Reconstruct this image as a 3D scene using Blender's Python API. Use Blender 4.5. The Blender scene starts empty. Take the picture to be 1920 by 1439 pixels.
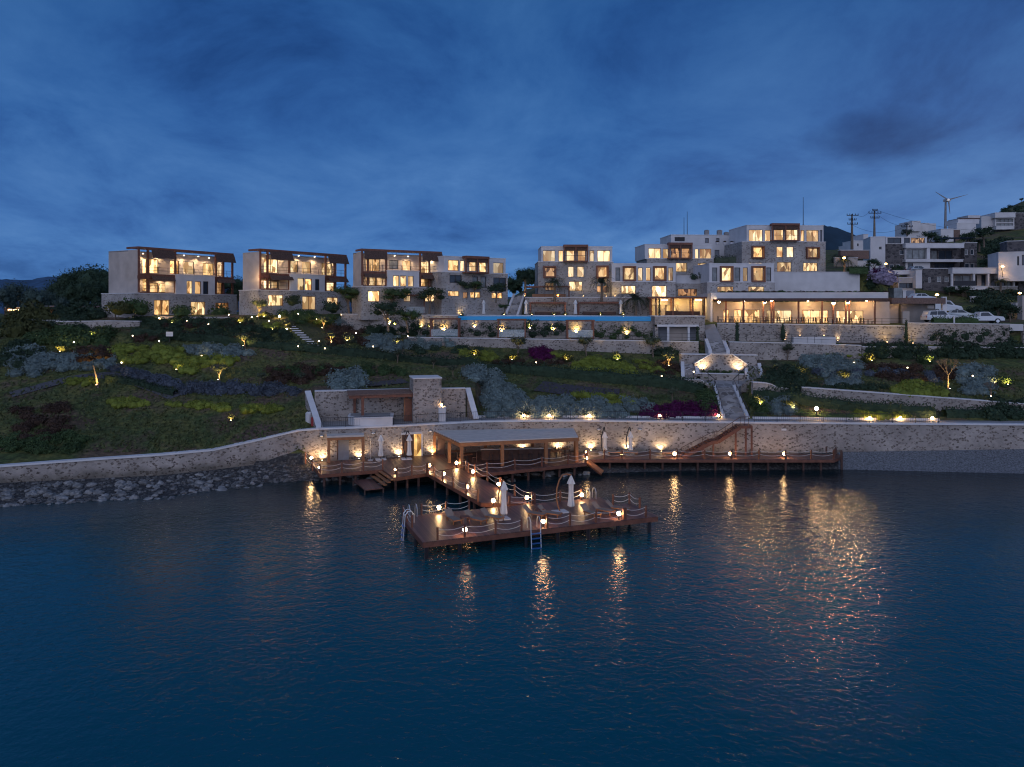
import bpy, math, random
from mathutils import Vector, Matrix, noise
random.seed(7)
# ---------------------------------------------------------------- viewpoint numbers
F, CX, HY, H = 1430.0, 960.0, 578.0, 16.6
def PY(px, py, Y): return Vector(((px-CX)*Y/F, Y, H-(py-HY)*Y/F))
def PZ(px, py, Z):
    Y = F*(H-Z)/(py-HY)
    return Vector(((px-CX)*Y/F, Y, Z))
def QZ(px, Y, Z): return Vector(((px-CX)*Y/F, Y, Z))
col = bpy.context.scene.collection
BASE = {}
def tag(o, label=None, cat=None, group=None, kind=None):
    if label: o['label'] = label
    if cat: o['category'] = cat
    if group: o['group'] = group
    if kind: o['kind'] = kind
    return o
def empty(name, loc, label, cat, group=None):
    o = bpy.data.objects.new(name, None); col.objects.link(o)
    o.location = loc; o.empty_display_size = 0.3
    BASE[o] = Vector(loc)
    return tag(o, label, cat, group)
class MB:
    def __init__(s): s.v = []; s.f = []
    def add(s, vs, fs):
        b = len(s.v); s.v += [tuple(p) for p in vs]; s.f += [tuple(i+b for i in f) for f in fs]; return s
    def hexa(s, p):   # 8 points: bottom 4 ccw, top 4
        return s.add(p, [(3,2,1,0),(4,5,6,7),(0,1,5,4),(1,2,6,5),(2,3,7,6),(3,0,4,7)])
    def box(s, x0, x1, y0, y1, z0, z1):
        return s.hexa([(x0,y0,z0),(x1,y0,z0),(x1,y1,z0),(x0,y1,z0),(x0,y0,z1),(x1,y0,z1),(x1,y1,z1),(x0,y1,z1)])
    def cbox(s, c, sx, sy, sz, rz=0.0):   # centre-bottom box
        ca, sa = math.cos(rz), math.sin(rz); out = []
        for z in (0, sz):
            for x, y in ((-sx/2,-sy/2),(sx/2,-sy/2),(sx/2,sy/2),(-sx/2,sy/2)):
                out.append((c[0]+x*ca-y*sa, c[1]+x*sa+y*ca, c[2]+z))
        return s.hexa(out)
    def bar(s, a, b, w, h=None):  # rectangular beam between points
        a = Vector(a); b = Vector(b); h = h or w; d = (b-a)
        if d.length < 1e-6: return s
        d.normalize(); up = Vector((0,0,1)) if abs(d.z) < .95 else Vector((0,1,0))
        x = d.cross(up).normalized()*w/2; y = x.cross(d).normalized()*h/2
        return s.hexa([a-x-y, a+x-y, a+x+y, a-x+y, b-x-y, b+x-y, b+x+y, b-x+y])
    def tube(s, pts, r, n=6, caps=True):
        pts = [Vector(p) for p in pts]; m = len(pts)
        rs = r if isinstance(r, (list, tuple)) else [r]*m
        b = len(s.v); prev = None
        for i, p in enumerate(pts):
            d = (pts[min(i+1,m-1)]-pts[max(i-1,0)]).normalized()
            if prev is None: 
                ref = Vector((0,0,1)) if abs(d.z) < .9 else Vector((1,0,0)); x = d.cross(ref).normalized()
            else: x = (prev - d*prev.dot(d)).normalized()
            prev = x; y = d.cross(x)
            for k in range(n):
                a = 2*math.pi*k/n; s.v.append(tuple(p + (x*math.cos(a)+y*math.sin(a))*rs[i]))
        for i in range(m-1):
            for k in range(n):
                k2 = (k+1) % n; s.f.append((b+i*n+k, b+i*n+k2, b+(i+1)*n+k2, b+(i+1)*n+k))
        if caps:
            s.f.append(tuple(b+k for k in reversed(range(n)))); s.f.append(tuple(b+(m-1)*n+k for k in range(n)))
        return s
    def lathe(s, c, prof, n=12):   # prof: list of (r,z)
        b = len(s.v)
        for r, z in prof:
            for k in range(n):
                a = 2*math.pi*k/n; s.v.append((c[0]+r*math.cos(a), c[1]+r*math.sin(a), c[2]+z))
        for i in range(len(prof)-1):
            for k in range(n):
                k2 = (k+1) % n; s.f.append((b+i*n+k, b+i*n+k2, b+(i+1)*n+k2, b+(i+1)*n+k))
        s.f.append(tuple(b+k for k in reversed(range(n)))); s.f.append(tuple(b+(len(prof)-1)*n+k for k in range(n)))
        return s
    def ball(s, c, r, sz=1.0, n=10, m=6):
        return s.lathe(c, [(max(.002, r*math.sin(math.pi*i/m)), -r*sz*math.cos(math.pi*i/m)) for i in range(m+1)], n)
    def prism(s, poly, z0, z1):
        n = len(poly); vs = [(p[0],p[1],z0) for p in poly]+[(p[0],p[1],z1) for p in poly]
        a = sum(poly[i][0]*poly[(i+1)%n][1]-poly[(i+1)%n][0]*poly[i][1] for i in range(n))
        fs = [tuple(range(n,2*n)), tuple(reversed(range(n)))] + [(i,(i+1)%n,n+(i+1)%n,n+i) for i in range(n)]
        if a < 0: fs = [tuple(reversed(f)) for f in fs]
        return s.add(vs, fs)
    def blob(s, c, r, sq=1.0, seed=0, amp=.25, lvl=2):
        ic = ICO[lvl]
        vs = []
        for v in ic[0]:
            k = 1+amp*noise.noise(Vector(v)*1.7+Vector((seed*3.1,seed*1.7,0)))*2
            vs.append((c[0]+v[0]*r*k, c[1]+v[1]*r*k, c[2]+v[2]*r*k*sq))
        return s.add(vs, ic[1])
    def leaves(s, n, pos, size, asp=1.6):
        for _ in range(n):
            p, nr = pos()
            sz = size*random.uniform(.6, 1.3)
            a = Vector((random.gauss(0,1),random.gauss(0,1),random.gauss(0,1)))
            t = (nr*0.6+a*0.6).normalized(); u = t.orthogonal().normalized()
            u = (Matrix.Rotation(random.uniform(0,6.28),3,t) @ u)*sz; w = t.cross(u)/asp
            p = Vector(p); s.add([p-u*.5, p+w*.5, p+u*.5, p-w*.5], [(0,1,2,3)])
        return s
    def build(s, name, mat, parent=None, loc=None, smooth=False):
        if parent is not None: off = BASE[parent]
        elif loc is not None: off = Vector(loc)
        else:
            n = len(s.v); off = Vector((sum(p[0] for p in s.v)/n, sum(p[1] for p in s.v)/n, min(p[2] for p in s.v)))
        me = bpy.data.meshes.new(name)
        me.from_pydata([(p[0]-off.x, p[1]-off.y, p[2]-off.z) for p in s.v], [], s.f); me.update()
        if smooth: me.polygons.foreach_set('use_smooth', [True]*len(me.polygons))
        me.materials.append(mat)
        o = bpy.data.objects.new(name, me); col.objects.link(o); BASE[o] = off
        if parent is not None: o.parent = parent
        else: o.location = off
        return o
import bmesh
ICO = {}
for l in (1, 2, 3):
    bm = bmesh.new(); bmesh.ops.create_icosphere(bm, subdivisions=l, radius=1)
    ICO[l] = ([tuple(v.co) for v in bm.verts], [tuple(v.index for v in f.verts) for f in bm.faces]); bm.free()
def dup(root, loc, rz=0.0, sc=1.0, label=None, group=None, tilt=None):
    r = root.copy(); col.objects.link(r); r.location = loc
    r.rotation_euler = (tilt[0] if tilt else 0, tilt[1] if tilt else 0, rz)
    r.scale = (sc, sc, sc) if not isinstance(sc, tuple) else sc
    if label: r['label'] = label
    if group: r['group'] = group
    for ch in KIDS[root]:
        c = ch.copy(); col.objects.link(c); c.parent = r
        for g in KIDS.get(ch, ()):
            d = g.copy(); col.objects.link(d); d.parent = c
    return r
KIDS = {}; TEMPL = []
def template(root):
    KIDS[root] = list(root.children)
    for c in root.children: KIDS[c] = list(c.children)
    TEMPL.append(root); return root
def drop_templates():
    for r in TEMPL:
        for c in KIDS[r]:
            for g in KIDS.get(c, ()): bpy.data.objects.remove(g)
            bpy.data.objects.remove(c)
        bpy.data.objects.remove(r)
ORD = ['first','second','third','fourth','fifth','sixth','seventh','eighth','ninth','tenth','eleventh','twelfth','thirteenth','fourteenth','fifteenth','sixteenth','seventeenth','eighteenth','nineteenth','twentieth']
# ---------------------------------------------------------------- materials
def newmat(name):
    m = bpy.data.materials.new(name); m.use_nodes = True
    nt = m.node_tree; return m, nt, nt.nodes['Principled BSDF'], nt.nodes['Material Output']
def nd(nt, t, **kw):
    n = nt.nodes.new(t)
    for k, v in kw.items(): setattr(n, k, v)
    return n
def ramp(nt, stops, fac=None):
    r = nd(nt, 'ShaderNodeValToRGB'); e = r.color_ramp.elements
    while len(e) < len(stops): e.new(.5)
    for i, (p, c) in enumerate(stops): e[i].position = p; e[i].color = (*c, 1) if len(c) == 3 else c
    if fac is not None: nt.links.new(fac, r.inputs[0])
    return r
def plain(name, c, rough=.6, var=.15, scale=3.0, metal=0.0, bump=0.0, spec=.5):
    m, nt, b, o = newmat(name)
    tc = nd(nt, 'ShaderNodeTexCoord'); n = nd(nt, 'ShaderNodeTexNoise'); n.inputs['Scale'].default_value = scale; n.inputs['Detail'].default_value = 5
    nt.links.new(tc.outputs['Object'], n.inputs['Vector'])
    r = ramp(nt, [(.3, [x*(1-var) for x in c]), (.7, [min(1, x*(1+var)) for x in c])], n.outputs['Fac'])
    nt.links.new(r.outputs[0], b.inputs['Base Color'])
    b.inputs['Roughness'].default_value = rough; b.inputs['Metallic'].default_value = metal
    b.inputs['Specular IOR Level'].default_value = spec
    if bump:
        bp = nd(nt, 'ShaderNodeBump'); bp.inputs['Strength'].default_value = bump; bp.inputs['Distance'].default_value = .05
        nt.links.new(n.outputs['Fac'], bp.inputs['Height']); nt.links.new(bp.outputs[0], b.inputs['Normal'])
    return m
def stone(name, mortar, darks, scale=2.4, cover=.42, tide=False):
    """pale rubble masonry with darker stones scattered in it"""
    m, nt, b, o = newmat(name)
    tc = nd(nt, 'ShaderNodeTexCoord')
    mp = nd(nt, 'ShaderNodeMapping'); mp.inputs['Scale'].default_value = (1, 1, 1.5)
    nt.links.new(tc.outputs['Object'], mp.inputs[0])
    nz = nd(nt, 'ShaderNodeTexNoise'); nz.inputs['Scale'].default_value = 2.2
    mx = nd(nt, 'ShaderNodeMixRGB'); mx.inputs[0].default_value = .12
    nt.links.new(mp.outputs[0], mx.inputs[1]); nt.links.new(nz.outputs['Color'], mx.inputs[2]); nt.links.new(mp.outputs[0], nz.inputs['Vector'])
    v = nd(nt, 'ShaderNodeTexVoronoi'); v.inputs['Scale'].default_value = scale; nt.links.new(mx.outputs[0], v.inputs['Vector'])
    v2 = nd(nt, 'ShaderNodeTexVoronoi', feature='DISTANCE_TO_EDGE'); v2.inputs['Scale'].default_value = scale; nt.links.new(mx.outputs[0], v2.inputs['Vector'])
    sep = nd(nt, 'ShaderNodeSeparateColor'); nt.links.new(v.outputs['Color'], sep.inputs[0])
    k = ramp(nt, [(cover-.03, (1,1,1)), (cover+.03, (0,0,0))], sep.outputs['Red'])
    e = ramp(nt, [(.05, (0,0,0)), (.11, (1,1,1))], v2.outputs['Distance'])
    mul = nd(nt, 'ShaderNodeMath', operation='MULTIPLY'); nt.links.new(k.outputs[0], mul.inputs[0]); nt.links.new(e.outputs[0], mul.inputs[1])
    dk = ramp(nt, [(0, darks[0]), (.5, darks[1]), (1, darks[2])], sep.outputs['Green'])
    n2 = nd(nt, 'ShaderNodeTexNoise'); n2.inputs['Scale'].default_value = .35; n2.inputs['Detail'].default_value = 6; nt.links.new(tc.outputs['Object'], n2.inputs['Vector'])
    mo = ramp(nt, [(.3, [x*.66 for x in mortar]), (.68, [x*1.12 for x in mortar])], n2.outputs['Fac'])
    n3 = ramp(nt, [(0, (.86,.86,.86)), (1, (1.06,1.04,1.02))], sep.outputs['Blue'])
    mm = nd(nt, 'ShaderNodeMixRGB', blend_type='MULTIPLY'); mm.inputs[0].default_value = 1
    nt.links.new(mo.outputs[0], mm.inputs[1]); nt.links.new(n3.outputs[0], mm.inputs[2])
    fin = nd(nt, 'ShaderNodeMixRGB'); nt.links.new(mul.outputs[0], fin.inputs[0]); nt.links.new(mm.outputs[0], fin.inputs[1]); nt.links.new(dk.outputs[0], fin.inputs[2])
    if tide:
        geo = nd(nt, 'ShaderNodeNewGeometry'); sz = nd(nt, 'ShaderNodeSeparateXYZ'); nt.links.new(geo.outputs['Position'], sz.inputs[0])
        nq = nd(nt, 'ShaderNodeTexNoise'); nq.inputs['Scale'].default_value = 1.1; nq.inputs['Detail'].default_value = 5; nt.links.new(geo.outputs['Position'], nq.inputs['Vector'])
        q = nd(nt, 'ShaderNodeMath', operation='MULTIPLY_ADD'); q.inputs[1].default_value = -1.3; nt.links.new(nq.outputs['Fac'], q.inputs[0]); nt.links.new(sz.outputs['Z'], q.inputs[2])
        st = ramp(nt, [(0, (.50,.50,.47)), (1, (1,1,1))]); mr = nd(nt, 'ShaderNodeMapRange'); mr.inputs[1].default_value = .5; mr.inputs[2].default_value = 1.2; nt.links.new(q.outputs[0], mr.inputs[0]); nt.links.new(mr.outputs[0], st.inputs[0])
        f2 = nd(nt, 'ShaderNodeMixRGB', blend_type='MULTIPLY'); f2.inputs[0].default_value = 1; nt.links.new(fin.outputs[0], f2.inputs[1]); nt.links.new(st.outputs[0], f2.inputs[2]); fin = f2
    nt.links.new(fin.outputs[0], b.inputs['Base Color']); b.inputs['Roughness'].default_value = .9
    bp = nd(nt, 'ShaderNodeBump'); bp.inputs['Strength'].default_value = .5; bp.inputs['Distance'].default_value = .05
    nt.links.new(e.outputs[0], bp.inputs['Height']); nt.links.new(bp.outputs[0], b.inputs['Normal'])
    return m
def emis(name, c, s):
    m, nt, b, o = newmat(name)
    b.inputs['Base Color'].default_value = (*[x*.6 for x in c], 1)
    b.inputs['Emission Color'].default_value = (*c, 1); b.inputs['Emission Strength'].default_value = s
    return m
def litpane(name, c0, c1, s, sc=1.2, dark=.25):
    """a lit room seen through its window: curtains, furniture and lamp light break up the glow"""
    m, nt, b, o = newmat(name)
    tc = nd(nt, 'ShaderNodeTexCoord'); mp = nd(nt, 'ShaderNodeMapping'); mp.inputs['Scale'].default_value = (1.6, 1.6, .7)
    nt.links.new(tc.outputs['Object'], mp.inputs[0])
    n = nd(nt, 'ShaderNodeTexNoise'); n.inputs['Scale'].default_value = sc; n.inputs['Detail'].default_value = 3
    nt.links.new(mp.outputs[0], n.inputs['Vector'])
    r = ramp(nt, [(.3, c0), (.5, c1), (.75, [min(1,x*1.1) for x in c1])], n.outputs['Fac'])
    v = nd(nt, 'ShaderNodeTexVoronoi'); v.inputs['Scale'].default_value = sc*1.1; nt.links.new(mp.outputs[0], v.inputs['Vector'])
    sep = nd(nt, 'ShaderNodeSeparateColor'); nt.links.new(v.outputs['Color'], sep.inputs[0])
    k = ramp(nt, [(0, (dark,dark*.8,dark*.6)), (.22, (.5,.44,.36)), (.42, (.78,.74,.68)), (.65, (1,1,1)), (.9, (1.35,1.35,1.35))], sep.outputs['Red']); k.color_ramp.interpolation = 'CONSTANT'
    oi = nd(nt, 'ShaderNodeObjectInfo'); ma = nd(nt, 'ShaderNodeMath', operation='MULTIPLY_ADD'); ma.inputs[1].default_value = .9*s; ma.inputs[2].default_value = .4*s
    nt.links.new(oi.outputs['Random'], ma.inputs[0])
    mu = nd(nt, 'ShaderNodeMixRGB', blend_type='MULTIPLY'); mu.inputs[0].default_value = 1
    nt.links.new(r.outputs[0], mu.inputs[1]); nt.links.new(k.outputs[0], mu.inputs[2])
    hr = ramp(nt, [(0, (1,.78,.55)), (.5, (1,.93,.82)), (1, (1,1,1))]); wn = nd(nt, 'ShaderNodeTexWhiteNoise', noise_dimensions='1D'); nt.links.new(oi.outputs['Random'], wn.inputs['W']); nt.links.new(wn.outputs['Value'], hr.inputs[0])
    mh = nd(nt, 'ShaderNodeMixRGB', blend_type='MULTIPLY'); mh.inputs[0].default_value = 1; nt.links.new(mu.outputs[0], mh.inputs[1]); nt.links.new(hr.outputs[0], mh.inputs[2])
    nt.links.new(mh.outputs[0], b.inputs['Emission Color']); nt.links.new(ma.outputs[0], b.inputs['Emission Strength'])
    b.inputs['Base Color'].default_value = (.02,.02,.02,1); b.inputs['Roughness'].default_value = .15
    return m
def leafmat(name, c, var=.35):
    m, nt, b, o = newmat(name)
    oi = nd(nt, 'ShaderNodeObjectInfo'); tc = nd(nt, 'ShaderNodeTexCoord')
    n = nd(nt, 'ShaderNodeTexNoise'); n.inputs['Scale'].default_value = 1.6; n.inputs['Detail'].default_value = 4; nt.links.new(tc.outputs['Object'], n.inputs['Vector'])
    a = nd(nt, 'ShaderNodeMath', operation='MULTIPLY_ADD'); a.inputs[1].default_value = .35; nt.links.new(oi.outputs['Random'], a.inputs[0]); 
    a2 = nd(nt, 'ShaderNodeMath', operation='SUBTRACT'); nt.links.new(n.outputs['Fac'], a2.inputs[0]); a2.inputs[1].default_value = .17
    nt.links.new(a2.outputs[0], a.inputs[2])
    r = ramp(nt, [(.15, [x*(1-var) for x in c]), (.5, c), (.85, [x*(1+var) for x in c])], a.outputs[0])
    nt.links.new(r.outputs[0], b.inputs['Base Color']); b.inputs['Roughness'].default_value = .75; b.inputs['Specular IOR Level'].default_value = .25
    return m
def planks(name, c, ang, w=.14, gloss=.4):
    m, nt, b, o = newmat(name)
    tc = nd(nt, 'ShaderNodeTexCoord'); mp = nd(nt, 'ShaderNodeMapping'); mp.inputs['Rotation'].default_value = (0,0,-ang)
    geo = nd(nt, 'ShaderNodeNewGeometry'); nt.links.new(geo.outputs['Position'], mp.inputs[0])
    sx = nd(nt, 'ShaderNodeSeparateXYZ'); nt.links.new(mp.outputs[0], sx.inputs[0])
    dv = nd(nt, 'ShaderNodeMath', operation='DIVIDE'); dv.inputs[1].default_value = w; nt.links.new(sx.outputs['X'], dv.inputs[0])
    fl = nd(nt, 'ShaderNodeMath', operation='FLOOR'); nt.links.new(dv.outputs[0], fl.inputs[0])
    wn = nd(nt, 'ShaderNodeTexWhiteNoise', noise_dimensions='1D'); nt.links.new(fl.outputs[0], wn.inputs['W'])
    fr = nd(nt, 'ShaderNodeMath', operation='FRACT'); nt.links.new(dv.outputs[0], fr.inputs[0])
    g = ramp(nt, [(0, (.25,.25,.25)), (.08, (1,1,1)), (.92, (1,1,1)), (1, (.25,.25,.25))], fr.outputs[0])
    r = ramp(nt, [(0, [x*.55 for x in c]), (1, [x*1.4 for x in c])], wn.outputs['Value'])
    mm = nd(nt, 'ShaderNodeMixRGB', blend_type='MULTIPLY'); mm.inputs[0].default_value = 1
    nt.links.new(r.outputs[0], mm.inputs[1]); nt.links.new(g.outputs[0], mm.inputs[2]); nt.links.new(mm.outputs[0], b.inputs['Base Color'])
    b.inputs['Roughness'].default_value = gloss
    bp = nd(nt, 'ShaderNodeBump'); bp.inputs['Strength'].default_value = .4; bp.inputs['Distance'].default_value = .01
    nt.links.new(g.outputs[0], bp.inputs['Height']); nt.links.new(bp.outputs[0], b.inputs['Normal'])
    return m
M = {}
M['stone'] = stone('pale rubble masonry', (.43,.375,.335), [(.10,.08,.07),(.16,.125,.105),(.25,.20,.17)], 4.4, .30, True)
M['stone_house'] = stone('house rubble masonry', (.46,.42,.39), [(.17,.15,.14),(.24,.20,.18),(.31,.27,.25)], 4.0, .26)
M['stone_dark'] = stone('grey basalt masonry', (.14,.125,.125), [(.035,.033,.036),(.06,.055,.06),(.1,.09,.09)], 2.0, .6)
M['plaster'] = plain('beige plaster', (.45,.385,.34), .85, .13, .7)
M['white'] = plain('white plaster', (.60,.57,.56), .8, .10, .6)
M['cap'] = plain('white stone coping', (.66,.63,.62), .7, .08, 1.2)
M['concrete'] = plain('grey paving', (.26,.245,.24), .85, .15, .8, bump=.2)
M['stair'] = stone('stone paving', (.36,.345,.345), [(.12,.11,.11),(.2,.185,.18),(.27,.25,.24)], 1.3, .6)
M['wood'] = plain('red brown timber', (.165,.060,.034), .55, .3, 2.5, bump=.2)
M['wood_dark'] = plain('dark timber', (.075,.035,.025), .6, .3, 2.5)
M['wood_orange'] = plain('orange brown timber', (.32,.13,.05), .5, .2, 2.5)
M['thatch'] = plain('dark brown reed blind', (.085,.048,.036), .9, .4, 6, bump=.5)
M['canvas'] = plain('off white canvas', (.70,.66,.62), .85, .06, 2, bump=.2)
M['roofsheet'] = plain('pale reed roof', (.56,.49,.43), .85, .12, 1.6, bump=.3)
M['rope'] = plain('white rope', (.75,.68,.62), .8, .05)
M['metal'] = plain('dark metal', (.03,.03,.035), .4, .1, metal=.6)
M['steel'] = plain('brushed steel', (.62,.63,.65), .3, .05, metal=.8)
M['blue'] = plain('blue plastic tread', (.03,.12,.36), .4, .1)
M['frame'] = plain('dark window frame', (.05,.035,.03), .5, .1)
M['frame_red'] = plain('red brown window frame', (.20,.075,.04), .55, .2)
M['grey_panel'] = plain('grey blue shutter', (.19,.2,.23), .6, .08)
M['darkglass'] = plain('unlit glass', (.03,.04,.055), .12, .2)
M['greyglass'] = plain('curtained glass', (.19,.2,.2), .2, .35, 1.5)
M['glass'] = None
M['rock'] = leafmat('shore rock', (.19,.185,.185), .75) if False else None
M['sling'] = plain('taupe sling fabric', (.24,.19,.155), .8, .1)
M['carwhite'] = plain('white car paint', (.6,.61,.63), .3, .02)
M['carsilver'] = plain('silver car paint', (.36,.39,.41), .3, .02, metal=.3)
M['rubber'] = plain('black rubber', (.02,.02,.02), .8, .1)
M['red'] = plain('red paint', (.3,.02,.02), .5, .1)
M['tile'] = plain('clay roof tile', (.16,.10,.08), .85, .3, 5)
M['bark'] = plain('grey bark', (.17,.125,.09), .9, .35, 5, bump=.5)
M['terracotta'] = plain('terracotta', (.22,.09,.05), .8, .2)
M['lit'] = litpane('lit room warm', (.85,.48,.20), (1.0,.74,.42), 1.75)
M['lit2'] = litpane('lit room with curtains', (.80,.50,.26), (1.0,.76,.48), 1.3, .8, .45)
M['litdim'] = litpane('dimly lit room', (.45,.25,.12), (.75,.46,.25), .75, 1.5, .15)
M['litbar'] = litpane('lit bar interior', (.8,.42,.10), (1.0,.66,.28), 1.0, 1.4, .2)
M['globe'] = emis('glowing globe', (1.0,.60,.26), 85)
M['flood'] = emis('bright floodlight', (1.0,.66,.30), 150)
M['globe_s'] = emis('glowing small lamp', (1.0,.62,.28), 30)
M['globe_w'] = emis('glowing white lamp', (1.0,.74,.45), 20)
M['street'] = emis('sodium street lamp', (1.0,.55,.16), 30)
M['bulk'] = emis('frosted bulkhead lens', (.8,.8,.9), .35)
m, nt, b, o = newmat('clear balustrade glass'); b.inputs['Base Color'].default_value = (.75,.85,.85,1); b.inputs['Roughness'].default_value = .08
b.inputs['Alpha'].default_value = .22; M['glass'] = m
L = {}
M['rock'] = leafmat('shore rock', (.19,.185,.18), .8)
L['dark'] = leafmat('dark green leaves', (.030,.052,.028)); L['green'] = leafmat('green leaves', (.048,.080,.028))
L['olive'] = leafmat('olive leaves', (.062,.075,.045)); L['yellow'] = leafmat('yellow green leaves', (.155,.180,.026))
L['silver'] = leafmat('silver blue leaves', (.165,.215,.205)); L['lav'] = leafmat('grey lavender leaves', (.085,.10,.125))
L['magenta'] = leafmat('magenta flowers', (.085,.006,.055)); L['brown'] = leafmat('brown leaves', (.062,.036,.024))
L['pink'] = leafmat('pale pink flowers', (.30,.24,.32)); L['palm'] = leafmat('palm fronds', (.035,.05,.026))
L['grassy'] = leafmat('rough grass blades', (.075,.088,.034)); L['misty'] = leafmat('grey green tree leaves', (.055,.085,.072)); L['gold'] = leafmat('yellowish conifer leaves', (.055,.060,.018))
# ---------------------------------------------------------------- camera, sky, light
sc = bpy.context.scene
cam = bpy.data.cameras.new('camera'); co = bpy.data.objects.new('camera', cam); col.objects.link(co)
co.location = (0, 0, H); co.rotation_euler = (math.pi/2, 0, 0)
cam.sensor_width = 36; cam.lens = 36*F/1920; cam.shift_y = -(719.5-HY)/1920; cam.clip_end = 12000; cam.clip_start = .5
sc.camera = co
sc.view_settings.view_transform = 'Standard'; sc.view_settings.look = 'None'; sc.view_settings.exposure = 0; sc.view_settings.gamma = 1
sc.cycles.use_denoising = True; sc.cycles.use_light_tree = True; sc.cycles.max_bounces = 5; sc.cycles.diffuse_bounces = 2
sc.cycles.glossy_bounces = 3; sc.cycles.transparent_max_bounces = 8; sc.cycles.caustics_reflective = False; sc.cycles.caustics_refractive = False
sc.cycles.sample_clamp_indirect = 6; sc.cycles.filter_width = 1.15
w = bpy.data.worlds.new('World'); sc.world = w; w.use_nodes = True
nt = w.node_tree; bg = nt.nodes['Background']
tc = nd(nt, 'ShaderNodeTexCoord'); sx = nd(nt, 'ShaderNodeSeparateXYZ'); nt.links.new(tc.outputs['Generated'], sx.inputs[0])
sky = ramp(nt, [(0, (.085,.215,.48)), (.10, (.058,.165,.42)), (.22, (.034,.120,.345)), (.36, (.023,.094,.285)), (.7, (.017,.070,.20))], sx.outputs['Z'])
# cloud layer seen in perspective: direction divided by its height
dz = nd(nt, 'ShaderNodeMath', operation='ADD'); dz.inputs[1].default_value = .26; nt.links.new(sx.outputs['Z'], dz.inputs[0])
dx = nd(nt, 'ShaderNodeMath', operation='DIVIDE'); nt.links.new(sx.outputs['X'], dx.inputs[0]); nt.links.new(dz.outputs[0], dx.inputs[1])
dy = nd(nt, 'ShaderNodeMath', operation='DIVIDE'); nt.links.new(sx.outputs['Y'], dy.inputs[0]); nt.links.new(dz.outputs[0], dy.inputs[1])
cb = nd(nt, 'ShaderNodeCombineXYZ'); nt.links.new(dx.outputs[0], cb.inputs[0]); nt.links.new(dy.outputs[0], cb.inputs[1])
n1 = nd(nt, 'ShaderNodeTexNoise'); n1.inputs['Scale'].default_value = 2.1; n1.inputs['Detail'].default_value = 9; n1.inputs['Roughness'].default_value = .62; n1.inputs['Distortion'].default_value = .35
mp = nd(nt, 'ShaderNodeMapping'); mp.inputs['Location'].default_value = (1.7, .4, 0); mp.inputs['Scale'].default_value = (1, .8, 1)
nt.links.new(cb.outputs[0], mp.inputs[0]); nt.links.new(mp.outputs[0], n1.inputs['Vector'])
c1 = ramp(nt, [(.30, (.50,.56,.66)), (.41, (.74,.79,.86)), (.50, (.97,.98,.98)), (.62, (1.30,1.17,1.08)), (.75, (1.75,1.42,1.22))], n1.outputs['Fac'])
mu = nd(nt, 'ShaderNodeMixRGB', blend_type='MULTIPLY'); mu.inputs[0].default_value = 1
nt.links.new(sky.outputs[0], mu.inputs[1]); nt.links.new(c1.outputs[0], mu.inputs[2])
# one darker cloud bank stands over the hill at the right
cd = nd(nt, 'ShaderNodeVectorMath', operation='NORMALIZE'); nt.links.new(tc.outputs['Generated'], cd.inputs[0])
sb = nd(nt, 'ShaderNodeVectorMath', operation='SUBTRACT'); sb.inputs[1].default_value = (.425,.870,.198); nt.links.new(cd.outputs[0], sb.inputs[0])
ml = nd(nt, 'ShaderNodeVectorMath', operation='MULTIPLY'); ml.inputs[1].default_value = (9.5,9.5,30); nt.links.new(sb.outputs[0], ml.inputs[0])
n5 = nd(nt, 'ShaderNodeTexNoise'); n5.inputs['Scale'].default_value = 9; n5.inputs['Detail'].default_value = 5; nt.links.new(cd.outputs[0], n5.inputs['Vector'])
ln = nd(nt, 'ShaderNodeVectorMath', operation='LENGTH'); nt.links.new(ml.outputs[0], ln.inputs[0])
ad = nd(nt, 'ShaderNodeMath', operation='MULTIPLY_ADD'); ad.inputs[1].default_value = 1.6; nt.links.new(n5.outputs['Fac'], ad.inputs[0]); nt.links.new(ln.outputs['Value'], ad.inputs[2])
ck = ramp(nt, [(.52, (.58,.64,.70)), (.82, (1,1,1))]); mrg = nd(nt, 'ShaderNodeMapRange'); mrg.inputs[1].default_value = 0; mrg.inputs[2].default_value = 2.1; nt.links.new(ad.outputs[0], mrg.inputs[0]); nt.links.new(mrg.outputs[0], ck.inputs[0])
mu2 = nd(nt, 'ShaderNodeMixRGB', blend_type='MULTIPLY'); mu2.inputs[0].default_value = 1; nt.links.new(mu.outputs[0], mu2.inputs[1]); nt.links.new(ck.outputs[0], mu2.inputs[2]); mu = mu2
# right side of the sky is a little paler and greyer
rx = nd(nt, 'ShaderNodeMapRange'); rx.inputs[1].default_value = .1; rx.inputs[2].default_value = .75; nt.links.new(sx.outputs['X'], rx.inputs[0])
lz = nd(nt, 'ShaderNodeMapRange'); lz.inputs[1].default_value = .42; lz.inputs[2].default_value = .02; nt.links.new(sx.outputs['Z'], lz.inputs[0])
rm = nd(nt, 'ShaderNodeMath', operation='MULTIPLY'); nt.links.new(rx.outputs[0], rm.inputs[0]); nt.links.new(lz.outputs[0], rm.inputs[1])
rr = nd(nt, 'ShaderNodeMixRGB', blend_type='ADD'); rr.inputs[2].default_value = (.06,.058,.045,1)
nt.links.new(rm.outputs[0], rr.inputs[0]); nt.links.new(mu.outputs[0], rr.inputs[1])
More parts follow.
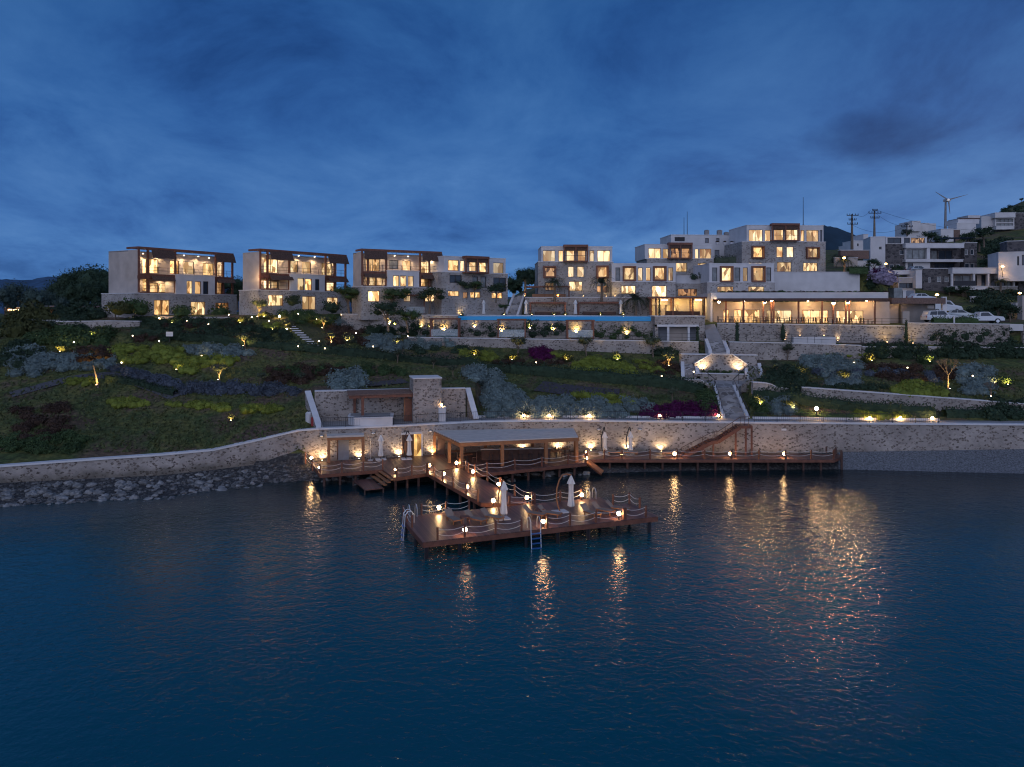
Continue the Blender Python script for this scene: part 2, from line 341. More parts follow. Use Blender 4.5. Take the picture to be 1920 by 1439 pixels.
# the afterglow lies behind the viewer
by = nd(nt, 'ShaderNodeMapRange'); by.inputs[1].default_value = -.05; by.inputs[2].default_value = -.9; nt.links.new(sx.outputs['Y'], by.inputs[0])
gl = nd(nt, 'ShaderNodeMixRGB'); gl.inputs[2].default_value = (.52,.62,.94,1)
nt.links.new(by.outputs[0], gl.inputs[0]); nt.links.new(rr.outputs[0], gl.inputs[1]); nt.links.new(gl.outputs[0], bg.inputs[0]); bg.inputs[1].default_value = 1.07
sun = bpy.data.lights.new('afterglow', 'SUN'); sun.energy = .2; sun.angle = math.radians(40); sun.color = (.95, .90, 1)
so = bpy.data.objects.new('afterglow', sun); col.objects.link(so); so.rotation_euler = (math.radians(68), 0, math.radians(-12))
# ---------------------------------------------------------------- water
def water_mat():
    m, nt, b, o = newmat('sea water')
    geo = nd(nt, 'ShaderNodeNewGeometry')
    def wave(scale, ang, sx_, det, dist):
        mp = nd(nt, 'ShaderNodeMapping'); mp.inputs['Rotation'].default_value = (0,0,ang); mp.inputs['Scale'].default_value = (sx_,1,1)
        nt.links.new(geo.outputs['Position'], mp.inputs[0])
        n = nd(nt, 'ShaderNodeTexNoise'); n.inputs['Scale'].default_value = scale; n.inputs['Detail'].default_value = det; n.inputs['Distortion'].default_value = dist
        nt.links.new(mp.outputs[0], n.inputs['Vector']); return n.outputs['Fac']
    a = wave(3.2, .35, .92, 4, .6); c = wave(.9, -.25, .85, 2, .3)
    big = wave(.035, .1, .5, 2, .5)
    am = nd(nt, 'ShaderNodeMapRange'); am.inputs[1].default_value = .35; am.inputs[2].default_value = .65; am.inputs[3].default_value = .35; am.inputs[4].default_value = 1.2
    nt.links.new(big, am.inputs[0])
    s = nd(nt, 'ShaderNodeMath', operation='MULTIPLY_ADD'); s.inputs[1].default_value = 1.5; nt.links.new(c, s.inputs[0]); nt.links.new(a, s.inputs[2])
    t = nd(nt, 'ShaderNodeMath', operation='MULTIPLY'); nt.links.new(s.outputs[0], t.inputs[0]); nt.links.new(am.outputs[0], t.inputs[1])
    bp = nd(nt, 'ShaderNodeBump'); bp.inputs['Strength'].default_value = 1; bp.inputs['Distance'].default_value = .056
    nt.links.new(t.outputs[0], bp.inputs['Height']); nt.links.new(bp.outputs[0], b.inputs['Normal'])
    # base colour darkens towards the shore, open water is deep teal
    sy = nd(nt, 'ShaderNodeSeparateXYZ'); nt.links.new(geo.outputs['Position'], sy.inputs[0])
    r = nd(nt, 'ShaderNodeMapRange'); r.inputs[1].default_value = 30; r.inputs[2].default_value = 75; nt.links.new(sy.outputs['Y'], r.inputs[0])
    cr = ramp(nt, [(0, (.0002,.078,.110)), (.5, (.001,.075,.102)), (.85, (.004,.030,.040)), (1, (.008,.020,.024))], r.outputs[0])
    nt.links.new(cr.outputs[0], b.inputs['Base Color']); b.inputs['Roughness'].default_value = .06; b.inputs['IOR'].default_value = 1.33
    return m
mb = MB(); mb.add([(-900,-500,0),(900,-500,0),(900,77.5,0),(900,92,0),(-900,92,0),(-900,77.5,0)], [(0,1,2,5),(5,2,3,4)])
tag(mb.build('sea', water_mat(), loc=(0,0,0)), 'dark blue rippled sea in front of the jetty', 'sea', kind='structure')
# ---------------------------------------------------------------- terrain: depth profile rows (px, z, Y) from the sea bed up the hillside
def y2z(px, py, Y): return (px, H-(py-HY)*Y/F, Y)
shore = [(-700,1000),(-200,965),(0,948),(300,932),(500,905),(600,900),(700,908),(800,903),(900,898),(1000,893),(1100,888),(1300,882),(1580,880),(1700,883),(1920,888),(2600,905)]
R = []
R.append([(p, -1.6, F*H/(y-HY)-7) for p, y in shore])
R.append([(p, .02, F*H/(y-HY)) for p, y in shore])
R.append([(-700,1.0,62),(0,1.0,68),(300,.8,72),(400,.9,74),(480,1.0,76),(600,.9,76.9),(660,.9,77.6),(760,.9,79),(830,.9,80.5),(900,.9,81.8),(1000,.9,82.4),(1100,.9,82.4),(1350,1.0,81.2),(1580,1.35,80.5),(1920,1.8,79.7),(2600,2.2,77)])
WALLTOP = [(-700,2.35,62),(0,2.57,68),(150,2.7,70),(300,2.82,72),(400,2.90,74),(480,3.47,76),(560,4.33,76.9),(600,4.5,76.9),(660,4.5,77.6),(760,4.5,79),(830,4.5,80.5),(900,4.5,81.8),(1000,4.5,82.4),(1100,4.5,82.4),(1350,4.5,81.2),(1580,4.5,80.5),(1920,4.5,79.7),(2600,4.5,77)]
R.append([(p, z-.06, Y+.45) for p, z, Y in WALLTOP])
R.append([(-700,3.2,66),(0,3.3,72),(300,3.9,76),(480,4.6,79.5),(575,5.2,80.6),(588,4.46,81.3),(600,4.46,81.6),(890,4.46,85),(900,4.5,83.9),(1000,4.5,84.2),(1350,4.5,83.2),(1420,4.5,83),(1700,4.45,82.2),(1920,4.45,81.8),(2600,4.45,79)])
R.append([(-700,3.4,66.6),(0,3.5,72.6),(300,4.1,76.6),(480,4.9,80.2),(575,5.5,81),(588,7.55,82),(600,7.55,82.1),(890,7.55,85.5),(900,4.8,84.5),(1000,4.8,85),(1350,4.8,84),(1420,4.8,84),(1500,5,84),(1700,4.8,83),(1920,4.6,82.5),(2600,4.5,79.6)])
R.append([(-700,6,80),(0,6.3,84),(300,7.3,87),(575,8,88),(888,8.1,90),(905,6,89),(1340,6.2,89),(1395,6.0,88),(1484,6.6,88),(1806,4.9,85.5),(1920,4.7,84.5),(2600,4.6,80)])
R.append([(-700,6.1,80.5),(0,6.4,84.5),(300,7.4,87.5),(575,8.1,88.5),(888,8.2,90.5),(905,6.2,89.5),(1340,6.4,89.5),(1395,6.4,88.5),(1418,7.8,89),(1440,7.75,89),(1503,7.35,88.4),(1918,5.9,84.9),(2600,5,80.4)])
R.append([(-700,12.5,104),(0,11.8,100),(300,12.2,100),(560,12.7,103),(700,12.2,107),(765,11.4,110.5),(1000,10.9,107.5),(1300,10.2,103.5),(1400,9.6,102),(1615,9.9,102.5),(1920,10.3,103),(2600,10.5,103)])
R.append([(-700,12.9,104.5),(0,12.2,101),(300,12.6,100.6),(560,13.1,103.6),(700,12.6,107.6),(765,12.3,111),(1310,11.95,104.1),(1615,11.5,103),(1920,11.2,103.5),(2600,11.2,103.5)])
R.append([(-700,13.9,107),(0,13.9,107),(300,14.2,104.5),(560,14.5,107),(640,13.6,113),(765,12.6,113.8),(860,12.2,113.7),(1310,12.05,109),(1345,12.0,108),(1700,11.8,104),(1920,11.6,104.2),(2600,11.6,104.2)])
R.append([(-700,14.2,108),(0,14.3,108),(300,14.6,105),(560,14.8,107.5),(600,14.9,108.5),(640,15.68,114.4),(765,15.68,114.4),(855,15.5,114.6),(862,14.8,114.4),(1310,14.6,109.5),(1345,14.42,108.5),(1700,14.15,104.6),(1920,14.2,104.8),(2600,14.3,104.6)])
R.append([(-700,14.6,113),(0,14.7,113),(300,15.5,107),(560,15.6,110),(640,15.75,118),(860,15.2,118),(1310,15,114),(1345,14.5,113),(1700,14.3,112),(1920,14.5,118),(2600,15,118)])
R.append([(-700,14.8,120),(0,14.9,120),(300,15.6,120),(560,15.7,120),(860,15.4,121),(980,15.3,121),(990,15.2,121),(1165,15.1,121),(1215,15.1,119),(1310,15,118),(1345,14.6,121),(1700,14.5,120),(1920,15,125),(2600,15,125)])
R.append([(-700,14.8,121),(0,14.9,121),(300,15.6,121),(860,15.5,121.5),(978,15.5,121.5),(986,18.2,121.4),(1310,18.2,121.4),(1345,18.6,125.5),(1660,18.6,125.5),(1690,16.5,125),(1800,17,128),(1920,17.5,130),(2600,18,130)])
R.append([(-700,14.8,128),(300,15.7,128),(900,16,128),(990,18.4,130),(1310,18.6,130),(1345,18.8,129),(1450,18.9,129),(1625,18.9,129),(1680,18,132),(1800,18,135),(1920,18,136),(2600,18,136)])
R.append([(-700,14.5,134),(300,15.7,134),(900,16.2,134),(990,18.6,134),(1200,20.5,134),(1310,21,134),(1440,21.5,134),(1450,22.6,129.7),(1625,22.6,129.7),(1690,19,138),(1800,19,140),(1920,19.5,141),(2600,20,141)])
R.append([(-700,14,150),(900,16,150),(1000,19,150),(1200,23.2,150),(1450,24,150),(1700,24,152),(1920,25,152),(2600,27,152)])
R.append([(-700,12,200),(900,15,200),(1000,22,200),(1200,26,200),(1500,30,200),(1700,33,200),(1920,38,205),(2600,50,205)])
R.append([(-700,8,330),(900,12,330),(1000,24,330),(1500,40,330),(1700,45,330),(1800,49,330),(1850,55,330),(1920,63,330),(2600,120,330)])
R.append([(-700,-2,1200),(900,4,1200),(1500,60,1200),(1920,70,1200),(2600,120,1200)])
def rowat(i, px):
    r = R[i]
    if px <= r[0][0]: return r[0][1], r[0][2]
    for a, b in zip(r, r[1:]):
        if px <= b[0]:
            t = (px-a[0])/(b[0]-a[0]); return a[1]+(b[1]-a[1])*t, a[2]+(b[2]-a[2])*t
    return r[-1][1], r[-1][2]
def T(px, py):
    """point of the hillside seen at a photograph pixel"""
    prev = None
    for i in range(1, len(R)):
        z, Y = rowat(i, px); y = HY+F*(H-z)/Y
        if prev and y <= py <= prev[0]+1e-6:
            t = (prev[0]-py)/max(1e-6, prev[0]-y)
            # linear in image is not linear in depth: solve along the segment
            za, Ya, zb, Yb = prev[1], prev[2], z, Y; k = (py-HY)/F
            den = (zb-za)+k*(Yb-Ya); s = ((H-za)-k*Ya)/den if abs(den) > 1e-9 else t
            s = min(1, max(0, s)); Yc = Ya+(Yb-Ya)*s
            return Vector(((px-CX)*Yc/F, Yc, za+(zb-za)*s))
        prev = (y, z, Y)
    return PY(px, py, 120)
def ground_z(x, Y):
    px = CX+F*x/Y; prev = None
    for i in range(len(R)):
        z, Yr = rowat(i, px)
        if prev and prev[1] <= Y <= Yr: 
            t = (Y-prev[1])/max(1e-6, Yr-prev[1]); return prev[0]+(z-prev[0])*t
        prev = (z, Yr)
    return 0
def tmat():
    m, nt, b, o = newmat('garden soil and grass')
    geo = nd(nt, 'ShaderNodeNewGeometry')
    def nz(s, d=5):
        n = nd(nt, 'ShaderNodeTexNoise'); n.inputs['Scale'].default_value = s; n.inputs['Detail'].default_value = d; nt.links.new(geo.outputs['Position'], n.inputs['Vector']); return n.outputs['Fac']
    a = ramp(nt, [(.36, (.11,.078,.055)), (.46, (.062,.085,.032)), (.54, (.115,.115,.040)), (.64, (.12,.085,.065))], nz(.16))
    f = ramp(nt, [(.3, (.5,.5,.5)), (.7, (1.5,1.45,1.3))], nz(2.2, 8))
    mm = nd(nt, 'ShaderNodeMixRGB', blend_type='MULTIPLY'); mm.inputs[0].default_value = 1
    nt.links.new(a.outputs[0], mm.inputs[1]); nt.links.new(f.outputs[0], mm.inputs[2])
    # pebbly beach low down
    sx = nd(nt, 'ShaderNodeSeparateXYZ'); nt.links.new(geo.outputs['Position'], sx.inputs[0])
    k = nd(nt, 'ShaderNodeMapRange'); k.inputs[1].default_value = 1.9; k.inputs[2].default_value = 2.1; nt.links.new(sx.outputs['Z'], k.inputs[0])
    v = nd(nt, 'ShaderNodeTexVoronoi'); v.inputs['Scale'].default_value = 6; nt.links.new(geo.outputs['Position'], v.inputs['Vector'])
    s2 = nd(nt, 'ShaderNodeSeparateColor'); nt.links.new(v.outputs['Color'], s2.inputs[0])
    pb = ramp(nt, [(0, (.035,.035,.038)), (.6, (.06,.058,.058)), (1, (.12,.115,.11))], s2.outputs['Red'])
    mx = nd(nt, 'ShaderNodeMixRGB'); nt.links.new(k.outputs[0], mx.inputs[0]); nt.links.new(pb.outputs[0], mx.inputs[1]); nt.links.new(mm.outputs[0], mx.inputs[2])
    nt.links.new(mx.outputs[0], b.inputs['Base Color']); b.inputs['Roughness'].default_value = .95; b.inputs['Specular IOR Level'].default_value = .2
    bp = nd(nt, 'ShaderNodeBump'); bp.inputs['Strength'].default_value = .8; bp.inputs['Distance'].default_value = .15
    nt.links.new(nz(3, 6), bp.inputs['Height']); nt.links.new(bp.outputs[0], b.inputs['Normal'])
    return m
mb = MB()
cols = sorted(set(list(range(-700, 2601, 25)) + [575, 588, 890, 903, 978, 986, 640, 855, 862, 1484, 1310, 1345, 1440, 1450, 1625, 1660, 1276, 1279, 1336, 1340, 1402, 1406, 1428, 1432]))
SUB = {0:3, 4:1, 5:6, 7:9, 8:1, 11:3, 16:4, 17:6, 18:8, 19:8}
nr = 0
for i in range(len(R)-1):
    n = SUB.get(i, 2)
    for j in range(n + (1 if i == len(R)-2 else 0)):
        t = j/n; nr += 1
        for p in cols:
            z0, Y0 = rowat(i, p); z1, Y1 = rowat(i+1, p); Y = Y0+(Y1-Y0)*t; z = z0+(z1-z0)*t; x = (p-CX)*Y/F
            if 0 < j and i in (5, 7, 17, 18, 19):
                amp = .3 if i < 10 else 2.5 
                z += amp*noise.noise(Vector((x*.15, Y*.15, 3)))*math.sin(math.pi*t)
            if 1338 < p < 1404 and 83.6 < Y < 92.5: z -= 1.3
            if 1277 < p < 1430 and 92.5 < Y < 98.7: z -= 1.5
            mb.v.append((x, Y, z))
nc = len(cols)
for r in range(nr-1):
    for c in range(nc-1): mb.f.append((r*nc+c, r*nc+c+1, (r+1)*nc+c+1, (r+1)*nc+c))
GROUND = tag(mb.build('ground', tmat(), loc=(0,0,0)), 'dark terraced hillside ground rising from the shore', 'ground', kind='structure')
# distant hills
def hill(name, pts, Y, depth, label, c, base=-10):
    mb = MB(); P = [PY(px, py, Y) for px, py in pts]; n = len(P)
    rows = 14
    for k in range(rows):
        t = k/(rows-1); f = math.sin(math.pi*t)**.8 if 0 < t < 1 else 0
        for p in P:
            z = base+(p.z-base)*f*(1+.05*noise.noise(Vector((p.x*.01, t*5, 1)))); mb.v.append((p.x*(1+(t-.5)*depth/Y), Y+(t-.5)*depth, z))
    for k in range(rows-1):
        for i in range(n-1): mb.f.append((k*n+i, k*n+i+1, (k+1)*n+i+1, (k+1)*n+i))
    tag(mb.build(name, plain(name+' scrub', c, .95, .45, .03), loc=(0,0,0), smooth=True), label, 'hill', kind='structure')
def ridge(pts, step, amp, seed):
    out = []
    for a, b in zip(pts, pts[1:]):
        k = max(1, int((b[0]-a[0])/step))
        for i in range(k):
            t = i/k; px = a[0]+(b[0]-a[0])*t; out.append((px, a[1]+(b[1]-a[1])*t+amp*noise.noise(Vector((px*.11, seed, 0)))))
    return out+[pts[-1]]
hill('distant_hill', ridge([(-900,540),(-300,525),(-40,523),(20,524),(60,526),(90,519),(140,516),(200,519),(260,528),(420,534),(700,545),(1000,560)], 8, 2, 1), 3200, 1500, 'far blue hills on the left horizon', (.028,.075,.145))  # distance haze is painted into the blue colour of these hills
hill('hill', ridge([(1150,520),(1250,490),(1320,455),(1370,440),(1430,432),(1500,428),(1545,424),(1575,431),(1610,443),(1640,458),(1700,478),(1800,500),(2000,520)], 6, 2.5, 2), 900, 350, 'dark scrub covered hill behind the topmost white block', (.014,.036,.058))
hill('hill', ridge([(1700,470),(1780,440),(1840,412),(1870,398),(1890,388),(1905,380),(1925,372),(2000,350),(2200,310),(2500,300)], 6, 3, 4), 420, 160, 'dark green hillside at the right edge above the town', (.014,.035,.032))
def T_(px, py, dz=0):
    p = T(px, py); p.z += dz; return p
# ---------------------------------------------------------------- walls
def wallpath(name, pts, base, th, mat, label, cap=True, capw=.12, caph=.10, capmat=None, back=True, cat='wall'):
    """pts: list of (x,y,ztop); base: list of z or float. one wall with a coping part"""
    n = len(pts); root = empty(name, (pts[0][0], pts[0][1], base if not isinstance(base, list) else base[0]), label, cat)
    nrm = []
    for i in range(n):
        a = Vector(pts[max(0,i-1)][:2]); b = Vector(pts[min(n-1,i+1)][:2]); d = (b-a).normalized(); nrm.append(Vector((-d.y, d.x)))  # points away from the camera when going left->right
    def sweep(o0, o1, zf0, zf1):
        mb = MB()
        for i in range(n):
            p = Vector(pts[i][:2]); k = nrm[i]
            for o, z in ((o0, zf0(i)), (o1, zf0(i)), (o1, zf1(i)), (o0, zf1(i))):
                q = p+k*o; mb.v.append((q.x, q.y, z))
        for i in range(n-1):
            for k in range(4):
                k2 = (k+1) % 4; mb.f.append((i*4+k, i*4+k2, (i+1)*4+k2, (i+1)*4+k)[::-1])
        mb.f.append((0,1,2,3)[::1]); mb.f.append(tuple((n-1)*4+k for k in (3,2,1,0)))
        return mb
    zb = lambda i: base[i] if isinstance(base, list) else base
    ch = caph if cap else 0
    sweep(0, th, zb, lambda i: pts[i][2]-ch).build('masonry', mat, root)
    if cap: sweep(-capw*.4, th+capw*.4, lambda i: pts[i][2]-ch, lambda i: pts[i][2]).build('coping', capmat or M['cap'], root)
    return root
def dens(rows, step=40):
    out = []
    for a, b in zip(rows, rows[1:]):
        k = max(1, int((b[0]-a[0])/step))
        for i in range(k):
            t = i/k; out.append(tuple(a[j]+(b[j]-a[j])*t for j in range(3)))
    return out+[rows[-1]]
W = [QZ(p, Y, z) for p, z, Y in dens(WALLTOP)]
# the long sea wall, straight run and curved run
i0 = next(i for i, (p, z, Y) in enumerate(dens(WALLTOP)) if p >= 600)
wallpath('sea_wall', [tuple(v) for v in W[:i0+1]], -.2, .5, M['stone'], 'low rubble sea wall curving away to the left above the heap of rocks', capw=.3, caph=.16)
wallpath('sea_wall', [tuple(v) for v in W[i0:]], -.2, .5, M['stone'], 'tall speckled sea wall running behind the timber decks to the right edge', capw=.3, caph=.16)
def wallpx(name, pts, basez, label, th=.45, mat='stone', row=None, **k):
    if row is not None:
        q = []
        for p, z, Y in dens(pts, 60):
            Yn = rowat(row, p)[1]-.28; q.append((p, H-(H-z)*Yn/Y, Yn))
        pts = q; th = max(th, .75)
    P = [QZ(p, Y, z) for p, z, Y in (pts if row is not None else dens(pts, 60))]
    return wallpath(name, [tuple(v) for v in P], basez, th, M[mat], label, **k)
beach = plain('beach gravel', (.125,.13,.14), .9, .6, 7, bump=1.0)
bp_ = list(range(1572, 2620, 24))
def _m(p, t):
    z1, Y1 = rowat(1, p); z2, Y2 = rowat(2, p); Y = Y1+(Y2-Y1)*t; return QZ(p, Y, z1+(z2-z1)*t+.03)
def strip0(name, a, b, mat, label, th=.03):
    mb = MB(); n = len(a)
    for p, q in zip(a, b): mb.v += [(p.x,p.y,p.z+th),(q.x,q.y,q.z+th)]
    for i in range(n-1): mb.f.append((2*i, 2*i+2, 2*i+3, 2*i+1))
    return tag(mb.build(name, mat), label, 'beach', kind='structure')
strip0('beach', [_m(p, -.15+.1*noise.noise(Vector((p*.02,0,0)))) for p in bp_], [_m(p, 1) for p in bp_], beach, 'pale pebble beach below the sea wall at the right')
# pale path behind the sea wall
def strip(name, a, b, mat, label, th=.03):
    mb = MB(); n = len(a)
    for p, q in zip(a, b): mb.v += [(p.x,p.y,p.z+th),(q.x,q.y,q.z+th)]
    for i in range(n-1): mb.f.append((2*i, 2*i+2, 2*i+3, 2*i+1))
    return tag(mb.build(name, mat), label, 'path', kind='structure')
pxs = [895+25*i for i in range(0, 42)]
ra = [QZ(p, rowat(3, p)[1]+.02, rowat(3, p)[0]) for p in pxs]; rb = [QZ(p, rowat(4, p)[1], rowat(4, p)[0]) for p in pxs]
strip('path', ra, rb, M['concrete'], 'grey path along the top of the sea wall', .05)
wallpx('kerb', [(898,4.75,83.9),(1000,4.75,84.2),(1345,4.75,83.2)], 4.3, 'white kerb between the path and the silver shrubs', th=.3, mat='cap', cap=False, cat='kerb')
wallpx('kerb', [(1412,4.75,83),(1700,4.72,82.2),(1762,4.7,82.0)], 4.3, 'white kerb right of the lower stairs below the lamp post', th=.3, mat='cap', cap=False, cat='kerb')
wallpx('retaining_wall', [(765,12.4,111),(1310,12.05,104.1)], 9.5, 'long stone retaining wall under the three swing frames', row=8)
wallpx('retaining_wall', [(1368,12.05,103.6),(1484,11.9,103.2),(1615,11.6,103)], 8.5, 'stone retaining wall behind the silver shrubs right of the stairs', row=8)
wallpx('retaining_wall', [(1617,11.42,103.2),(1920,11.3,103.5),(2600,11.3,103.5)], 9.0, 'low stone wall with dark hedge in front below the parking wall', row=8)
wallpx('retaining_wall', [(1345,14.5,108),(1520,14.35,106),(1699,14.2,104)], 11.0, 'stone wall carrying the restaurant terrace', row=10)
wallpx('retaining_wall', [(1702,14.62,103.9),(1893,14.45,103.9)], 11.0, 'stone wall below the parked cars', row=10)
wallpx('retaining_wall', [(1919,14.3,103.9),(2600,14.3,103.9)], 11.0, 'stone wall right of the dark garage opening', row=10)
wallpx('retaining_wall', [(1893.5,14.45,103.8),(1918.5,14.4,103.8)], 13.5, 'pale lintel over the dark garage opening', mat='white', cap=False)
wallpx('retaining_wall', [(640,15.76,113.9),(858,15.55,114.1)], 12.5, 'stone wall below the two timber pergolas of the left garden', row=10)
wallpx('retaining_wall', [(858.5,14.78,113.9),(1228,14.62,110.3)], 11.4, 'stone wall under the long blue pool', row=10, cap=False)
wallpx('retaining_wall', [(1503,7.48,88.2),(1918,6.02,84.7),(2600,5.1,80.2)], [0]*0 or 3.5, 'long stone wall slanting down to the right above the dark hedge', row=6)
wallpx('retaining_wall', [(1412,7.95,89.4),(1436,7.9,89),(1447,7.75,89),(1458,7.4,88.9),(1478,7.3,88.7)], 4.5, 'short curved stone wall beside the big dark shrub', row=6)
wallpx('retaining_wall', [(985,18.35,121.2),(1082,18.35,121.2),(1168,18.35,121.2)], 14.5, 'stone terrace wall behind the two dark cabanas', row=13)
wallpx('retaining_wall', [(1450,22.75,129.4),(1500,22.75,129.4),(1612,22.75,129.4)], 17, 'tall white plastered wall above the restaurant roof', row=15, mat='white')
wallpx('retaining_wall', [(105,14.8,104),(200,14.9,104.4),(262,14.85,104.2)], 13, 'pinkish low wall left of the first villa behind garden lamps', mat='stone')
wallpx('retaining_wall', [(296,15.45,106),(355,15.4,106.5),(430,15.35,107.5)], 14, 'low dry stone wall in front of the leftmost villa', mat='stone_house', cap=False)
wallpx('retaining_wall', [(640,12.35,113.2),(0,0,0)][:1]+[(764,12.35,111.4)], 11, 'short stone end of the lower terrace wall beside silver shrubs')
wallpx('retaining_wall', [(60,15.0,106),(130,14.9,106)], 13.2, 'grey wall behind the yellowish conifers at far left', mat='concrete')
wallpx('retaining_wall', [(1169,18.35,121),(1240,18.35,119),(1324,18.35,118)], 14.5, 'stone terrace wall behind the big palm and the bar pavilion', row=13)
# sunk terrace with its back wall and sloped white parapets
wallpx('terrace_wall', [(590,7.68,82.2),(668,7.68,82.9),(768,7.68,84.0)], 4.2, 'stone back wall of the hot tub terrace', th=.5, row=4)
wallpx('terrace_wall', [(823,7.68,84.6),(873,7.68,85.2)], 4.2, 'stone back wall right of the square stone tower', th=.5, row=4)
def slope_wall(a, b, za0, za1, zb, label):
    mb = MB(); a = Vector(a); b = Vector(b); d = (b-a).normalized(); n = Vector((-d.y, d.x))*.25
    root = empty('parapet_wall', (a.x, a.y, zb), label, 'wall')
    mb.hexa([(a.x-n.x,a.y-n.y,zb),(a.x+n.x,a.y+n.y,zb),(b.x+n.x,b.y+n.y,zb),(b.x-n.x,b.y-n.y,zb),(a.x-n.x,a.y-n.y,za0),(a.x+n.x,a.y+n.y,za0),(b.x+n.x,b.y+n.y,za1),(b.x-n.x,b.y-n.y,za1)])
    mb.build('masonry', M['stone'], root); n = n*1.25; m2 = MB()
    m2.hexa([(a.x-n.x,a.y-n.y,za0),(a.x+n.x,a.y+n.y,za0),(b.x+n.x,b.y+n.y,za1),(b.x-n.x,b.y-n.y,za1),(a.x-n.x,a.y-n.y,za0+.14),(a.x+n.x,a.y+n.y,za0+.14),(b.x+n.x,b.y+n.y,za1+.14),(b.x-n.x,b.y-n.y,za1+.14)])
    m2.build('coping', M['cap'], root)
def xy(px, Y): return ((px-CX)*Y/F, Y)
slope_wall(xy(599,77.3), xy(577,82.3), 4.45, 7.55, 3.8, 'stone parapet with sloping white top at the left end of the hot tub terrace')
slope_wall(xy(893,82.6), xy(877,85.4), 4.6, 7.55, 3.8, 'stone parapet with sloping white top at the right end of the hot tub terrace')
tp = [QZ(p, rowat(3,p)[1]+.02, rowat(3,p)[0]) for p in range(603, 896, 16)]; tq = [QZ(p, rowat(4,p)[1], rowat(4,p)[0]) for p in range(603, 896, 16)]
strip('terrace_paving', tp, tq, M['concrete'], 'grey paving of the hot tub terrace', .04)
# square stone tower
a17 = math.radians(15)
root = empty('stone_tower', PZ(775, 793, 4.5), 'square stone tower beside the hot tub pergola', 'tower')
c = PZ(775, 793, 4.5); u = Vector((math.cos(a17), math.sin(a17), 0)); v = Vector((-math.sin(a17), math.cos(a17), 0))
def quadbox(mb, o, u, v, s0, s1, t0, t1, z0, z1):
    P = [o+u*s0+v*t0, o+u*s1+v*t0, o+u*s1+v*t1, o+u*s0+v*t1]
    return mb.hexa([(p.x,p.y,z0) for p in P]+[(p.x,p.y,z1) for p in P])
quadbox(MB(), c, u, v, 0, 3.0, 0, 3.0, 4.3, 9.1).build('masonry', M['stone'], root)
quadbox(MB(), c, u, v, -.06, 3.06, -.06, 3.06, 9.1, 9.22).build('coping', M['cap'], root)
# hot tub, pergola over it, pedestal
hb = PZ(653, 797, 4.5)
root = empty('hot_tub', hb, 'white panelled plunge pool under the tiled pergola', 'hot tub')
mb = MB(); q = [PZ(653,796,4.5), PZ(664,800,4.5), PZ(736,798,4.5), PZ(737,790,4.5), PZ(656,791,4.5)]
mb.prism([(p.x,p.y) for p in q], 4.5, 5.4); mb.build('shell', M['white'], root)
cc = sum(q, Vector())/5; mb = MB(); mb.prism([((p.x-cc.x)*.9+cc.x, (p.y-cc.y)*.82+cc.y) for p in q], 5.4, 5.43); mb.build('water', M['concrete'], root)
mb = MB(); mb.prism([((p.x-cc.x)*1.03+cc.x, (p.y-cc.y)*1.05+cc.y) for p in q], 5.30, 5.395); mb.build('rim', M['cap'], root)
root = empty('pergola', PZ(665, 790, 4.5), 'small tiled pergola on brown posts left of the stone tower', 'pergola')
for px, py in ((665,789),(680,796),(762,790),(773,790)):
    p = PZ(px, py, 4.5); MB().cbox(p, .28, .28, 2.9, a17).build('post', M['wood'], root)
f0 = PZ(660,796,4.5); mb = MB()
for k in range(9):
    y0 = -.3+k*.33; quadbox(mb, f0, u, v, -.4, 6.6, y0, y0+.16, 7.5+.02*k, 7.62+.02*k)
mb.build('tile_roof', M['tile'], root)
quadbox(MB(), f0, u, v, -.3, 6.5, -.25, -.05, 7.2, 7.48).build('beam', M['wood'], root)
quadbox(MB(), f0, u, v, -.3, 6.5, 2.2, 2.4, 7.2, 7.48).build('beam', M['wood'], root)
p = PZ(768, 790, 4.5); root = empty('door', p, 'brown timber door on the left flank of the stone tower', 'door')
quadbox(MB(), p, u, v, -.55, .35, -.1, .0, 4.55, 6.9).build('leaf', M['wood'], root)
quadbox(MB(), p, u, v, -.62, -.55, -.13, .03, 4.55, 7.0).build('frame', M['wood_orange'], root)
p = PZ(828, 791, 4.5); root = empty('pedestal', p, 'white square pedestal with a small lamp right of the stone tower', 'pedestal')
MB().cbox(p, .75, .75, 1.5, a17).build('shaft', M['white'], root); MB().cbox(p+Vector((0,0,1.5)), .85, .85, .1, a17).build('top', M['cap'], root)
p = PZ(614, 789, 4.5); root = empty('kitchen_counter', p, 'white masonry counter at the left end of the hot tub terrace', 'counter')
quadbox(MB(), p, u, v, -.3, 2.3, 0, .7, 4.5, 5.4).build('body', M['white'], root); quadbox(MB(), p, u, v, -.35, 2.35, -.05, .75, 5.4, 5.47).build('worktop', M['concrete'], root)
p = T(579, 792); root = empty('water_tank', p, 'white cylindrical tank left of the terrace parapet', 'tank')
MB().lathe(p, [(.3,-.3),(.34,0),(.34,.95),(.2,1.08),(.05,1.1)], 14).build('body', M['white'], root); MB().lathe(p+Vector((0,0,1.1)), [(.08,0),(.08,.08)], 8).build('cap', M['metal'], root)
p = T(588, 799); root = empty('fire_cabinet', p, 'small red cabinet between tank and parapet', 'cabinet')
MB().cbox(p, .45, .35, .9).build('body', M['red'], root); MB().cbox(p+Vector((0,-.19,.2)), .35, .03, .6).build('door', M['red'], root)
